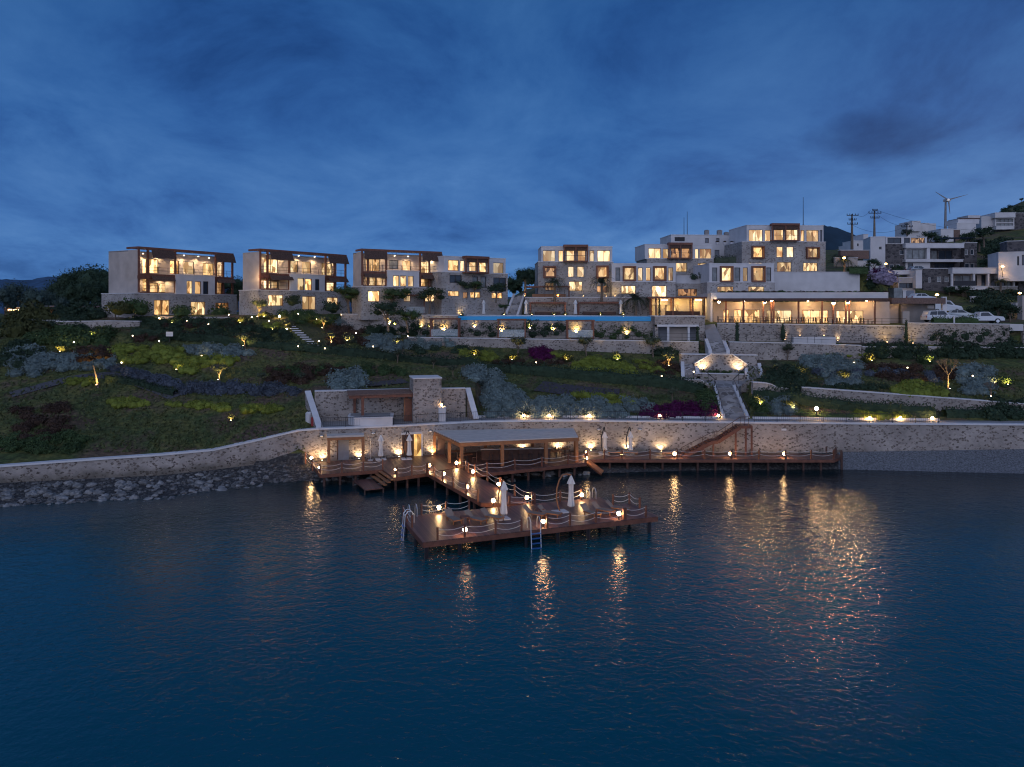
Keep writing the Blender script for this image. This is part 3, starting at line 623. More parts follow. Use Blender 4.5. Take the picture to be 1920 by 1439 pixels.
# metal fences on top of the sea wall and terraces
def fence(rows, label, hgt=1.0, step=.14, off=.15, gap=2.4):
    P = [QZ(p, Y+off, z) for p, z, Y in dens(rows, 30)]
    root = empty('metal_fence', P[0], label, 'fence'); rail = MB(); pan = MB()
    L_ = [0]
    for a, b in zip(P, P[1:]): L_.append(L_[-1]+(b-a).length)
    def at(s):
        for i in range(len(P)-1):
            if s <= L_[i+1]: return P[i].lerp(P[i+1], (s-L_[i])/(L_[i+1]-L_[i]))
        return P[-1]
    for a, b in zip(P, P[1:]):
        rail.bar(a+Vector((0,0,hgt)), b+Vector((0,0,hgt)), .04); rail.bar(a+Vector((0,0,.12)), b+Vector((0,0,.12)), .03)
    rail.build('rail', M['metal'], root)
    s = 0
    while s < L_[-1]: p = at(s); pan.box(p.x-.008, p.x+.008, p.y-.008, p.y+.008, p.z+.1, p.z+hgt); s += step
    pan.build('balusters', M['metal'], root)
    s = 0
    while s < L_[-1]: MB().cbox(at(s), .05, .05, hgt).build('post', M['metal'], root); s += gap
    return root
fence([(603,4.5,77.2),(660,4.5,77.7),(760,4.5,79.1),(830,4.5,80.6),(900,4.5,81.9),(1000,4.5,82.5),(1100,4.5,82.5),(1350,4.5,81.3)], 'thin black balustrade on the sea wall left of the lower stairs', .95, .22)
fence([(1414,4.5,80.9),(1580,4.5,80.5),(1762,4.5,80.1)], 'thin black balustrade on the sea wall right of the timber stairs', .95, .22)
def wire_fence(rows, label, hgt=1.0, gap=3.0):
    P = [QZ(p, Y, z) for p, z, Y in rows]; root = empty('railing', P[0], label, 'railing'); rail = MB()
    for a, b in zip(P, P[1:]):
        for h in (hgt, hgt*.5): rail.bar(a+Vector((0,0,h)), b+Vector((0,0,h)), .035)
    rail.build('rail', M['metal'], root)
    for a, b in zip(P, P[1:]):
        n = max(1, int((b-a).length/gap))
        for i in range(n): MB().cbox(a.lerp(b, i/n), .045, .045, hgt).build('post', M['metal'], root)
    MB().cbox(P[-1], .045, .045, hgt).build('post', M['metal'], root)
wire_fence([(860,12.35,110.6),(1228,12.1,105.9)], 'thin dark railing along the terrace of the swing frames', 1.05)
wire_fence([(1236,12.1,105.5),(1322,12.0,104.7)], 'thin dark railing in front of the white columned kiosk', 1.05)
wire_fence([(1358,12.05,103.8),(1484,11.95,103.4),(1615,11.65,103.2)], 'thin dark railing below the restaurant terrace wall', 1.05)
wire_fence([(1619,11.45,103.4),(1892,11.35,103.6)], 'thin dark railing in front of the parking wall', 1.05)
wire_fence([(1345,14.5,108.3),(1520,14.35,106.3),(1699,14.2,104.3)], 'thin railing on the edge of the restaurant terrace', .95)
wire_fence([(985,18.35,121.3),(1168,18.35,121.3)], 'glass and metal railing on the terrace above the cabanas', .95)
# ------------------------------------------------ central stone stairs
def ramp_stairs(name, a0, a1, b0, b1, n, label, par=True, mat='stair', parw=.45, parh=.35, th=1.2):
    """treads from bottom edge a0-a1 to top edge b0-b1"""
    root = empty(name, a0, label, 'stairs'); mb = MB()
    for i in range(n):
        t0, t1 = i/n, (i+1)/n; z = a0.z+(b0.z-a0.z)*t1
        p = [a0.lerp(b0,t0), a1.lerp(b1,t0), a1.lerp(b1,t1), a0.lerp(b0,t1)]
        mb.hexa([(q.x,q.y,z-th) for q in p]+[(q.x,q.y,z) for q in p])
    mb.build('steps', M[mat], root)
    if par:
        for e0, e1, sg in ((a0,b0,-1),(a1,b1,1)):
            d = (a1-a0).normalized()*parw*sg; m2 = MB(); q = [e0, e0+d, e1+d, e1]
            if sg > 0: pass
            m2.hexa([(k.x,k.y,k.z-th) for k in q]+[(k.x,k.y,k.z+parh) for k in q]); m2.build('parapet', M['cap'], root)
    return root
ramp_stairs('upper_stairs', PY(1335,662,99.5), PY(1362,662,99.5), PY(1327,640,104.2), PY(1354,643,104.2), 12, 'upper flight of stone stairs between two white parapets above the lit niche')
strip('path', [PY(1325,640,104), PY(1322,622,106.5), PY(1320,607,110)], [PY(1356,642,104), PY(1348,624,106.5), PY(1340,608,108.5)], M['concrete'], 'sloping stone path between the kiosk and the restaurant wall', .02)
# landing wall
def slab(name, pts, Y0, Y1, mat, label, cat='wall', capz=None):
    """vertical stone slab drawn as a face polygon (px,py) at depth Y0, thick to Y1"""
    root = empty(name, PY(pts[0][0], pts[0][1], Y0), label, cat); mb = MB(); n = len(pts)
    A = [PY(x, y, Y0) for x, y in pts]; B = [Vector((p.x, Y1, p.z)) for p in A]
    mb.add(A+B, [tuple(range(n)), tuple(reversed(range(n,2*n)))]+[(i, n+i, n+(i+1)%n, (i+1)%n) for i in range(n)])
    mb.build('masonry', mat, root); return root
r_ = slab('niche_wall', [(1276,700),(1276,664),(1419,666),(1419,702)], 98.6, 99.4, M['stone'], 'wide stone wall at the head of the double stairs')
MB().bar(PY(1276,664,98.9), PY(1419,666,98.9), .9, .12).build('coping', M['cap'], r_)
# octagonal lit niche: planter wall in front, side flanks
r_ = slab('niche', [(1302,703),(1302,682),(1333,664.5),(1372,665),(1401,684),(1401,703)], 97.3, 98.5, M['stone'], 'lit trapezoid stone niche wall between the two side stairs')
for a, b in (((1302,682),(1333,664)),((1372,664.5),(1401,684)),((1333,664),(1372,664.5))):
    MB().bar(PY(*a,97.5), PY(*b,97.5), .5, .1).build('coping', M['cap'], r_)
r_ = slab('planter_wall', [(1300,728),(1302,700),(1400,702),(1402,728)], 95.0, 95.5, M['stone'], 'grey stone planter wall under the lit niche')
MB().bar(PY(1302,700,95.2), PY(1400,702,95.2), .6, .1).build('coping', M['cap'], r_)
mb = MB(); q = [PY(1302,701,95.4), PY(1400,703,95.4), PY(1401,700,97.4), PY(1302,700,97.4)]
mb.hexa([(k.x,k.y,k.z-1.5) for k in q]+[(k.x,k.y,k.z-.1) for k in q]); tag(mb.build('planter_soil', plain('soil', (.035,.03,.02))), 'dark soil bed inside the lit niche planter', 'soil', kind='structure')
ramp_stairs('side_stairs', PY(1284,711,95), PY(1306,711,95), PY(1283,683,98.5), PY(1302,683,98.5), 12, 'left side flight of stone stairs with white parapets beside the niche')
ramp_stairs('side_stairs', PY(1404,713,95), PY(1426,713,95), PY(1400,686,98.5), PY(1420,686,98.5), 12, 'right side flight of stone stairs with white parapets beside the niche')
for pts, lb in (([(1283,736),(1284,712),(1312,712),(1340,728),(1340,736)], 'stepped stone wing wall left of the lower stairs'), ([(1385,736),(1385,729),(1404,713),(1434,714),(1434,736)], 'stepped stone wing wall right of the lower stairs')):
    r_ = slab('wing_wall', pts, 93.2, 94.6, M['stone'], lb)
    for a, b in zip(pts[1:-1], pts[2:-1]): MB().bar(PY(*a,93.6), PY(*b,93.6), .7, .12).build('coping', M['cap'], r_)
mb = MB(); q = [PY(1338,726,92.6), PY(1386,726,92.6), PY(1402,713,95.2), PY(1306,712,95.2)]
mb.hexa([(k.x,k.y,k.z-1.2) for k in q]+[(k.x,k.y,k.z) for k in q]); tag(mb.build('landing', M['stair']), 'stone landing between the side stairs and lower stairs', 'landing', kind='structure')
ramp_stairs('lower_stairs', PY(1360,788,83.4), PY(1400,788,83.4), PY(1343,727,92.6), PY(1373,727,92.6), 26, 'long lower flight of grey stone stairs down to the sea wall', parw=.35)
for a, b, lb in (((1356,786,83.6),(1340,728,92.4),'black handrail on the left of the lower stone stairs'), ((1404,786,83.6),(1376,728,92.4),'black handrail on the right of the lower stone stairs')):
    A, B = PY(*a), PY(*b); root = empty('handrail', A, lb, 'handrail'); MB().bar(A+Vector((0,0,1)), B+Vector((0,0,1)), .05).build('rail', M['metal'], root)
    for i in range(6): MB().cbox(A.lerp(B, i/5), .04, .04, 1.0).build('post', M['metal'], root)
for a, b, lb in (((1316,700,94.9),(1342,728,92.7),'black slanting handrail from the planter down to the left'),((1396,700,94.9),(1374,728,92.7),'black slanting handrail from the planter down to the right')):
    A, B = PY(*a), PY(*b); root = empty('handrail', A, lb, 'handrail'); MB().bar(A+Vector((0,0,.6)), B+Vector((0,0,1)), .06).build('rail', M['metal'], root)
    for i in (0, .5, 1): MB().cbox(A.lerp(B, i)-Vector((0,0,.5)), .04, .04, 1.3).build('post', M['metal'], root)
# garden stepping stairs on the left lawn: 11 stone treads
root = empty('garden_steps', T(590, 650), 'short flight of stone treads climbing the lit lawn', 'steps')
for i in range(11):
    t = i/10; p = T_(590-48*t, 650-40*t, .05); MB().cbox(p, 1.15, .35, .12, .1).build('tread', M['cap'], root)
# garden paths
def draped(name, pts, wdt, mat, label):
    a, b = [], []
    P = [T(*p) for p in pts]
    Q = []
    for i in range(len(P)-1):
        for k in range(5): Q.append(P[i].lerp(P[i+1], k/5))
    Q.append(P[-1])
    for i, p in enumerate(Q):
        d = (Q[min(i+1,len(Q)-1)]-Q[max(i-1,0)]); n = Vector((-d.y, d.x, 0)).normalized()*wdt/2
        for o, l in ((n, a), (-n, b)):
            q = p+o; q.z = ground_z(q.x, q.y); l.append(q)
    return strip(name, b, a, mat, label, .10)
draped('path', [(20,742),(70,728),(130,712),(200,705),(260,717),(300,733),(330,746)], 1.7, plain('gravel', (.085,.08,.085), .95, .3, 4), 'curving grey gravel path on the left slope')
draped('path', [(640,712),(700,722),(760,716)], 2.4, plain('bark mulch', (.06,.052,.055), .95, .3, 4), 'bare mulch strip above the stone tower')
draped('path', [(1010,725),(1090,736),(1160,742)], 3.4, plain('bark mulch', (.055,.047,.055), .95, .3, 4), 'mulch patch above the silver shrubs')
draped('lawn', [(425,612),(500,606),(560,606),(620,612)], 1.8, plain('mown grass', (.05,.058,.018), .95, .3, 4), 'lamp lit mown lawn below the second villa')
draped('lawn', [(575,612),(590,630),(610,650)], 3.2, plain('mown grass', (.055,.055,.02), .95, .3, 4), 'mown grass beside the stone treads')
draped('lawn', [(180,612),(230,612),(290,616)], 2.0, plain('mown grass', (.05,.058,.022), .95, .3, 4), 'mown grass strip below the leftmost villa')
# ---------------------------------------------------------------- buildings
class Fac:
    """vertical facade plane: left end at pixel px and depth Y, running at angle ang (degrees) away from the picture plane"""
    def __init__(s, px, Y, ang):
        s.O = Vector(((px-CX)*Y/F, Y)); a = math.radians(ang); s.u = Vector((math.cos(a), math.sin(a))); s.n = Vector((math.sin(a), -math.cos(a))); s.Y = Y
    def at(s, px, py, d=0.0):
        rx = (px-CX)/F; q = s.O+s.n*d; t = (rx*q.y-q.x)/(s.u.x-rx*s.u.y); Y = q.y+s.u.y*t
        return t, H-(py-HY)*Y/F
    def z(s, py): return H-(py-HY)*s.Y/F
    def w(s, t, d, z):
        p = s.O+s.u*t+s.n*d; return (p.x, p.y, z)
    def box(s, mb, t0, t1, d0, d1, z0, z1):
        if t1 < t0: t0, t1 = t1, t0
        if d1 < d0: d0, d1 = d1, d0
        return mb.hexa([s.w(t0,d1,z0), s.w(t1,d1,z0), s.w(t1,d0,z0), s.w(t0,d0,z0), s.w(t0,d1,z1), s.w(t1,d1,z1), s.w(t1,d0,z1), s.w(t0,d0,z1)])
    def bx(s, name, mat, root, t0, t1, d0, d1, z0, z1): return s.box(MB(), t0, t1, d0, d1, z0, z1).build(name, mat, root)
def panel(f, t0, t1, z0, z1, d, th, holes):
    """front wall of thickness th with real openings"""
    ts = sorted({t0, t1} | {min(max(h[i], t0), t1) for h in holes for i in (0, 1)}); zs = sorted({z0, z1} | {min(max(h[i], z0), z1) for h in holes for i in (2, 3)})
    mb = MB()
    def solid(i, j):
        if i < 0 or j < 0 or i >= len(ts)-1 or j >= len(zs)-1: return False
        ct, cz = (ts[i]+ts[i+1])/2, (zs[j]+zs[j+1])/2
        return not any(h[0] < ct < h[1] and h[2] < cz < h[3] for h in holes)
    for i in range(len(ts)-1):
        for j in range(len(zs)-1):
            if not solid(i, j): continue
            a, b, c, e = ts[i], ts[i+1], zs[j], zs[j+1]; d1 = d-th
            mb.add([f.w(a,d,c), f.w(b,d,c), f.w(b,d,e), f.w(a,d,e)], [(0,1,2,3)])
            if not solid(i-1, j): mb.add([f.w(a,d1,c), f.w(a,d,c), f.w(a,d,e), f.w(a,d1,e)], [(0,1,2,3)])
            if not solid(i+1, j): mb.add([f.w(b,d,c), f.w(b,d1,c), f.w(b,d1,e), f.w(b,d,e)], [(0,1,2,3)])
            if not solid(i, j-1): mb.add([f.w(a,d,c), f.w(a,d1,c), f.w(b,d1,c), f.w(b,d,c)], [(0,1,2,3)])
            if not solid(i, j+1): mb.add([f.w(a,d,e), f.w(b,d,e), f.w(b,d1,e), f.w(a,d1,e)], [(0,1,2,3)])
    return mb
KINDS_ = {'l':'lit','c':'lit2','m':'litdim','d':'darkglass','g':'grey_panel','v':'greyglass','b':'litbar','k':'metal'}
def window(f, root, t0, t1, z0, z1, d, kind, style='n'):
    fm = M['frame_red'] if style in 'rB' else (M['cap'] if style == 'w' else M['frame']); mb = MB(); w_ = t1-t0; fr = .07
    dd = d-.16
    if style == 'B':     # protruding timber box round the window
        for a in ((t0-.22,t0-.02,z0-.22,z1+.22),(t1+.02,t1+.22,z0-.22,z1+.22),(t0-.02,t1+.02,z0-.22,z0-.02),(t0-.02,t1+.02,z1+.02,z1+.22)): f.box(mb, a[0], a[1], d+.003, d+.55, a[2], a[3])
    f.box(mb, t0, t0+fr, dd, dd+.09, z0, z1); f.box(mb, t1-fr, t1, dd, dd+.09, z0, z1)
    f.box(mb, t0+fr, t1-fr, dd, dd+.09, z0, z0+fr); f.box(mb, t0+fr, t1-fr, dd, dd+.09, z1-fr, z1)
    n = max(1, int(w_/1.0))
    for i in range(1, n): x = t0+w_*i/n; f.box(mb, x-.025, x+.025, dd+.002, dd+.07, z0+fr, z1-fr)
    o = mb.build('window', fm, root)
    f.box(MB(), t0+fr*.5, t1-fr*.5, dd-.04, dd+.001, z0+fr*.5, z1-fr*.5).build('pane', M[KINDS_[kind]], o)
    return o
WN = [0]
def block(f, root, px0, px1, yt, yb, d, depth, mat, wins=(), coping='cap', name='storey', zt=None, zb=None):
    t0, _ = f.at(px0, 500, d); t1, _ = f.at(px1, 500, d); z1 = f.z(yt) if zt is None else zt; z0 = f.z(yb) if zb is None else zb
    holes = []; specs = []
    for wv in wins:
        x0, y0, x1, y1, kind = wv[:5]; style = wv[5] if len(wv) > 5 else 'n'
        a, za = f.at(x0, y0, d); b, zb_ = f.at(x1, y1, d); _, zc = f.at((x0+x1)/2, y0, d); _, ze = f.at((x0+x1)/2, y1, d)
        a = max(a, t0+.12); b = min(b, t1-.12); ze = max(ze, z0+.1); zc = min(zc, z1-.1)
        if b-a < .15 or zc-ze < .15: continue
        holes.append((a, b, ze, zc)); specs.append((a, b, ze, zc, kind, style))
    mb = panel(f, t0, t1, z0, z1, d, .35, holes)
    f.box(mb, t0, t1, d-depth, d-.35, z0, z1)
    mb.build(name, M[mat], root)
    if coping: f.box(MB(), t0-.06, t1+.06, d-depth-.06, d+.06, z1+.002, z1+.10).build('coping', M[coping], root)
    for s_ in specs: window(f, root, *s_[:4], d, s_[4], s_[5])
    return t0, t1, z0, z1
def bars(f, root, name, mat, items, d0, d1):
    """each item a px rect of its own part"""
    for x0, y0, x1, y1 in items:
        d = max(d0, d1); a, _ = f.at(x0, y0, d); b, _ = f.at(x1, y1, d); z1 = f.z(y0); z0 = f.z(y1)
        f.bx(name, M[mat], root, a, b, d0, d1, z0, z1)
def villa(label, f, px0, px1, top, slab, band, ground, cen, up, mid, low, dep, pxl, awn, left_side=True, rail=True):
    root = empty('villa', f.w(f.at(px0, ground)[0], 0, f.z(ground)), label, 'villa', None)
    t0, _ = f.at(px0, top); t1, _ = f.at(px1, top); zt, zs, zb, zg = f.z(top), f.z(slab), f.z(band), f.z(ground); D = -2.3
    # upper two storeys set back behind the timber gallery
    def setback(ws, d, za, zb_, name):
        hs = []; sp = []
        for wv in ws:
            a, _ = f.at(wv[0], wv[1], d); b, _ = f.at(wv[2], wv[3], d); xm = (wv[0]+wv[2])/2
            z1 = min(f.at(xm, wv[1], d)[1], zb_-.15); z0 = max(f.at(xm, wv[3], d)[1], za+.08); a = max(a, t0+.5); b = min(b, t1-.2)
            if b-a > .2 and z1-z0 > .2: hs.append((a, b, z0, z1)); sp.append((a, b, z0, z1, wv[4]))
        mb = panel(f, t0+.3, t1, za, zb_, d, .3, hs); f.box(mb, t0+.3, t1, d-dep+2.3, d-.3, za, zb_); mb.build(name, M['plaster'], root)
        for s_ in sp: window(f, root, *s_[:4], d, s_[4])
    setback(mid, D, zb+.1, zs, 'middle_storey'); setback(up, D, zs+.002, zt-.35, 'upper_storey')
    f.bx('roof', M['concrete'], root, t0, t1+.05, D-dep+2.25, D+.05, zt-.348, zt-.22)
    f.bx('side_wall', M['plaster'], root, t0, t0+.298, -dep-.02, -.02, zb+.1, zt-.18)
    if True:
        f.bx('gallery_floor', M['wood'], root, t0+.3, t1+.1, D+.002, .05, zs-.28, zs)
        f.bx('gallery_floor', M['wood'], root, t0+.3, t1+.1, D+.002, .0, zb+.1, zb+.24)
    # centre block
    c0, c1, cy = cen; cw = [w_ for w_ in low if False]
    block(f, root, c0, c1, cy, band, .35, 2.6, 'white', up_c[0], name='centre_bay', zb=zb)
    # stone base
    e0 = f.at(px0, 500)[0]-pxl; e1 = t1+.3
    hs = []; sp = []
    for wv in low:
        a, _ = f.at(wv[0], wv[1], .5); b, _ = f.at(wv[2], wv[3], .5); xm = (wv[0]+wv[2])/2
        z1 = min(f.at(xm, wv[1], .5)[1], zb-.3); z0 = max(f.at(xm, wv[3], .5)[1], zg+.05); b = min(b, e1-.2)
        if b-a > .2: hs.append((a, b, z0, z1)); sp.append((a, b, z0, z1, wv[4]))
    mb = panel(f, e0, e1, zg-1.2, zb, .5, .35, hs); f.box(mb, e0, e1, -dep-.3, .15, zg-1.2, zb); mb.build('stone_base', M['stone_house'], root)
    f.bx('coping', M['cap'], root, e0-.06, e1+.06, -dep-.36, .56, zb+.002, zb+.1)
    for s_ in sp: window(f, root, *s_[:4], .5, s_[4], 'r')
    # timber gallery
    c0t, _ = f.at(c0, 500); c1t, _ = f.at(c1, 500)
    def post(t, z0, z1, d=0): f.bx('post', M['wood'], root, t-.13, t+.13, d-.13, d+.13, z0, z1)
    for t in (t0+.15, t0+(c0t-t0)*.26, c0t-.15): post(t, zb+.24, zt)
    for t in (c1t+.15, c1t+(t1-c1t)*.45, t1-.15): post(t, zb+.24, zt)
    f.bx('beam', M['wood'], root, t0, t1, -.15, .15, zt+.001, zt+.28); f.bx('beam', M['wood'], root, t0, t0+.28, -2.6, -.152, zt+.001, zt+.28); f.bx('beam', M['wood'], root, t1-.28, t1, -2.6, -.152, zt+.001, zt+.28)
    f.bx('beam', M['wood'], root, t0, c0t, -.12, .12, zs-.75, zs-.282); f.bx('beam', M['wood'], root, c1t, t1, -.12, .12, zs-.75, zs-.282)
    mb = MB(); k = t0+.5
    while k < t1-.4: f.box(mb, k, k+.09, -2.5, -.16, zt+.05, zt+.2); k += .42
    mb.build('roof_slats', M['wood_dark'], root)
    for a0, a1, za, zc in awn:   # rolled reed blinds
        ta, tb = t0+(t1-t0)*a0, t0+(t1-t0)*a1; mb = MB(); n = 5
        top_, bot = (zt, zt-1.25) if zc else (zs-.3, zs-.3-.65)
        for i in range(n):
            z_a = top_+(bot-top_)*i/n; z_b = top_+(bot-top_)*(i+1)/n; o = .22+.10*i
            mb.hexa([f.w(ta,o+.14,z_b), f.w(tb,o+.14,z_b), f.w(tb,o+.04,z_b), f.w(ta,o+.04,z_b), f.w(ta,o+.04,z_a), f.w(tb,o+.04,z_a), f.w(tb,o-.06,z_a), f.w(ta,o-.06,z_a)])
        mb.build('reed_blind', M['thatch'], root)
    for z0_, ta, tb in ((zs, t0+.3, t1-.3), (zb+.24, t0+.3, c0t-.3), (zb+.24, c1t+.3, t1-.3)):
        mb = MB(); 
        for h_ in (.5, .95): f.box(mb, ta, tb, .0, .04, z0_+h_, z0_+h_+.04)
        k = ta
        while k < tb: f.box(mb, k, k+.04, -.002, .042, z0_, z0_+.94); k += 1.5
        mb.build('railing', M['metal'], root)
    # ceiling lamps of the gallery
    return root
up_c = [()]
# villa 1, 2, 3
up_c[0] = [(350,527,361,553,'l'),(365.5,528,377,553,'c'),(381,528,391,553,'d')]
V1 = villa('leftmost three storey villa with bare beige side wall and timber gallery', Fac(258,108,60), 258, 437, 466, 513, 551, 594, (330,403,513),
  [(267,485,275,513,'l'),(277.5,486,297,513,'l'),(319,489,336,514,'l'),(343,491,364,514,'c'),(381,494,401,517,'l'),(407,497,421,518,'c')],
  [(267,523,276,547,'l'),(281,531,297,549,'c'),(298.5,532,311,549,'l'),(313,532,327,549,'l'),(404,530,420,552,'m')],
  [(289,563,318,591,'l'),(358,566,385,591,'l'),(404,568,429,592,'m')], 6.8, .9, [(.12,.34,0,1),(.78,1.0,0,1),(.12,.34,0,0),(.8,1.0,0,0)])
up_c[0] = [(558,522,570.5,545,'l'),(571.5,523,585,545,'l'),(591,524,599,545,'d')]
V2 = villa('second villa from the left with timber gallery and pinkish side wall', Fac(486,110,54), 486, 649, 470, 512, 545, 588, (544,609,512),
  [(495,486,521,512,'l'),(541,489,559,511,'l'),(566,491,583,512,'c'),(603,494,623,517,'l'),(628,496,637,518,'c')],
  [(495,526,508,541,'l'),(509,528,521,541,'c'),(523,528,541,542,'c'),(610,530,627,546,'c'),(629,531,641,546,'l')],
  [(503,553.5,531,574,'l'),(567,556,592,581,'c'),(613,558,634,577,'l')], 3.9, .45, [(.1,.34,0,1),(.76,1.0,0,1),(.1,.34,0,0),(.76,1.0,0,0)])
up_c[0] = [(737,517,748.5,539,'l'),(750.5,517,762,539,'l'),(765,518,775.5,539,'c')]
V3 = villa('third villa with wide timber bays behind young trees', Fac(677,112,30), 677, 828, 470, 509, 538, 585, (726,786,507),
  [(686,486,712,509,'l'),(730,488,747,505,'v'),(754,489,770,508,'c'),(786.5,491,813,513,'l'),(815,493,824,513,'c')],
  [(686,519,705,536,'l'),(706,520,721,536,'c'),(788,523,812,538,'l'),(814,525,825,538,'c')],
  [(690,546,712,566,'l'),(757,547,770,566,'c'),(795,550,815,566,'l')], 3.6, .1, [(.03,.29,0,1),(.74,1.0,0,1),(.03,.29,0,0),(.74,1.0,0,0)])
def house(label, f, blocks, brown=(), cat='house', name='house'):
    b = blocks[0]; root = empty(name, f.w(f.at(b[0], 500)[0], 0, f.z(b[3])), label, cat)
    for i, b in enumerate(blocks): block(f, root, *b[:7], wins=b[7] if len(b) > 7 else (), coping=b[8] if len(b) > 8 else 'cap', zb=f.z(b[3])-2.5 if i == 0 and name in ('house','garden_hut') else None)
    for px0, px1, yt, yb, wins in brown:   # projecting brown timber loggia
        block(f, root, px0+1.5, px1-1.5, yt+6, yb-1, .35, .34, 'plaster', wins, coping=None, name='loggia_wall')
        t0, _ = f.at(px0, 500, 1.5); t1, _ = f.at(px1, 500, 1.5); zt, zb = f.z(yt), f.z(yb)
        for a, b_ in ((t0, t0+.2), ((t0+t1)/2-.1, (t0+t1)/2+.1), (t1-.2, t1)): f.bx('post', M['wood'], root, a, b_, 1.2, 1.4, zb+.2, zt-.5)
        f.bx('beam', M['wood'], root, t0, t1, .36, 1.4, zb, zb+.198); f.bx('loggia_roof', M['wood'], root, t0, t1, .36, 1.5, zt-.498, zt-.1)
        f.bx('reed_blind', M['thatch'], root, t0+.2, t1-.2, 1.2, 1.32, zt-1.1, zt-.502)
        f.bx('railing', M['metal'], root, t0+.2, t1-.2, 1.26, 1.30, zb+1.0, zb+1.06)
    return root
f = Fac(833,116,35)
house('pale two tone house right of the third villa with small brown balcony', f, [
 (828,952,511,578,.3,7,'stone_house',[(843,516,866,531,'d'),(886,519,896,539,'v'),(901,519,912,540,'v'),(925,521,949,546,'d'),(840,546,861,556,'l'),(868,548,877,560,'m'),(882,548,901,559,'l'),(922,549,942,560,'l')]),
 (833,948,481,511,0,6.5,'white',[(840,488,860,508,'l'),(863,489,871,509,'c'),(925,493,944,515,'c')])],
 [(874,918,478,512,[(880,489,893,509,'c'),(899,490,912,511,'l')])])
f = Fac(1010,124,2)
house('white topped house with one central brown balcony behind the palms', f, [
 (1009,1150,492,560,.3,8,'stone_house',[(1021,502,1040,519,'m','B'),(1065,500,1076,520,'c'),(1082,500,1095,520,'c'),(1120,501,1138,520,'l','B'),(1067,528,1092,546,'l'),(1022,530,1040,545,'m'),(1119,536,1139,549,'m')]),
 (1015,1148,463,492,0,7.5,'white',[(1018,470,1041,491,'c'),(1047,470,1056,491,'c'),(1105,470,1114,491,'c'),(1120,470,1144,491,'c')])],
 [(1057,1103,459,492,[(1062,470,1077,490,'c'),(1083,470,1098,490,'c')])])
f = Fac(1147,123,2)
house('long white fronted house with tall light slots and two boxed windows', f, [
 (1147,1267,529,562,.3,8,'stone_house',[(1165,536,1192,552,'l'),(1222,536,1250,557,'l')]),
 (1147,1267,495,529,0,7.5,'white',[(1154,502,1163,527,'v'),(1170,502,1189,525,'l','B'),(1196,502,1205,527,'c'),(1211,502,1220,527,'c'),(1227,502,1246,525,'l','B'),(1253,502,1262,527,'c')])])
f = Fac(1268,125,2)
house('low stone annex with dim window under white planter terrace', f, [
 (1268,1322,532,562,0,6,'stone_house',[(1271,542,1307,556,'m')]), (1268,1318,517,530,-2,3,'white',())])
f = Fac(1209,135,4)
house('upper white fronted house with brown balcony and two large end windows', f, [
 (1213,1338,486,515,.2,8,'stone_house',[(1267,493,1288,510,'l'),(1308,494,1326,510,'l')]),
 (1209,1335,459,486,0,7.5,'white',[(1216,466,1239,486,'c'),(1243,467,1253,486,'c'),(1303,467,1310,486,'c'),(1311.5,467,1335,486,'c')])],
 [(1254,1299,455,486,[(1258,466,1274,484,'m'),(1278,466,1295,484,'m')])])
f = Fac(1262,148,4)
house('plain white service building with dark opening and roof units', f, [
 (1258,1388,441,500,0,8,'white',[(1265,445,1284,453,'k'),(1322,447,1329,456,'g'),(1343,447,1349,456,'g'),(1340,469,1349,484,'g'),(1358,469,1378,492,'g')])])
f = Fac(1330,122,3)
house('white fronted house with two boxed windows above the restaurant roof', f, [
 (1326,1453,530,556,.3,8,'stone_house',[(1345,537.5,1375,548,'l'),(1403,537.5,1433,548,'l')]),
 (1330,1451,495,530,0,9,'white',[(1335,502,1345,528,'v'),(1352,502,1371,527,'l','B'),(1377,502,1388,528,'v'),(1393,502,1402,528,'c'),(1411,502,1431,527,'l','B'),(1437,502,1446,528,'v')])])
f = Fac(1400,137,4)
house('tallest white and stone house on top with brown balcony', f, [
 (1391,1548,454,516,.3,9,'stone_house',[(1411,464,1430,483,'l','B'),(1456,463,1468,483,'c'),(1475,463,1488,483,'c'),(1513,466,1533,483,'l','B'),(1457,492,1484,510,'l'),(1506,493,1533,509,'l'),(1404,493,1430,500,'l')]),
 (1400,1544,423,454,0,9,'white',[(1404,431,1430,453,'c'),(1434,432,1445,453,'c'),(1501,432,1508,453,'c'),(1512,432,1535,454,'c'),(1537,432,1542,454,'g')])],
 [(1448,1500,419,453,[(1451,431,1469,451,'c'),(1474,431,1496,451,'c')])])
# ---------------------------------------------------------------- restaurant
f = Fac(1337,111,-6)
root = empty('restaurant', f.w(0,0,14.4), 'long low restaurant with white fascia, timber veranda and bright windows', 'restaurant')
block(f, root, 1337, 1668, 566, 607, -3.0, 9, 'plaster', [(1356,581,1367,606,'l','r'),(1376,581,1425,606,'l','r'),(1437,582,1485,606,'l','r'),(1504,582,1553,606,'l','r'),(1568,583,1619,606,'l','r')], coping=None, name='front_wall', zb=14.3)
zt = f.z(549); zr = f.z(561.5)
t0, _ = f.at(1337,500); t1, _ = f.at(1665,500)
f.bx('roof', M['white'], root, t0-.3, t1, -13, .1, zr, zt)
f.bx('roof_edge', M['wood_dark'], root, t0+.6, t1-.3, .102, .9, zr-.25, zr+.12)
f.bx('ceiling', M['wood'], root, t0+.2, t1-.2, -2.98, .1, zr-.12, zr-.002)
f.bx('side_wall', M['white'], root, t0-.28, t0-.002, -13, -.5, 14.3, zr-.002)
for px in (1361,1394,1431,1446,1450,1497,1541,1562,1586,1592,1640): 
    t, _ = f.at(px, 560); f.bx('post', M['wood'], root, t-.11, t+.11, -.05, .15, 14.35, zr-.252)
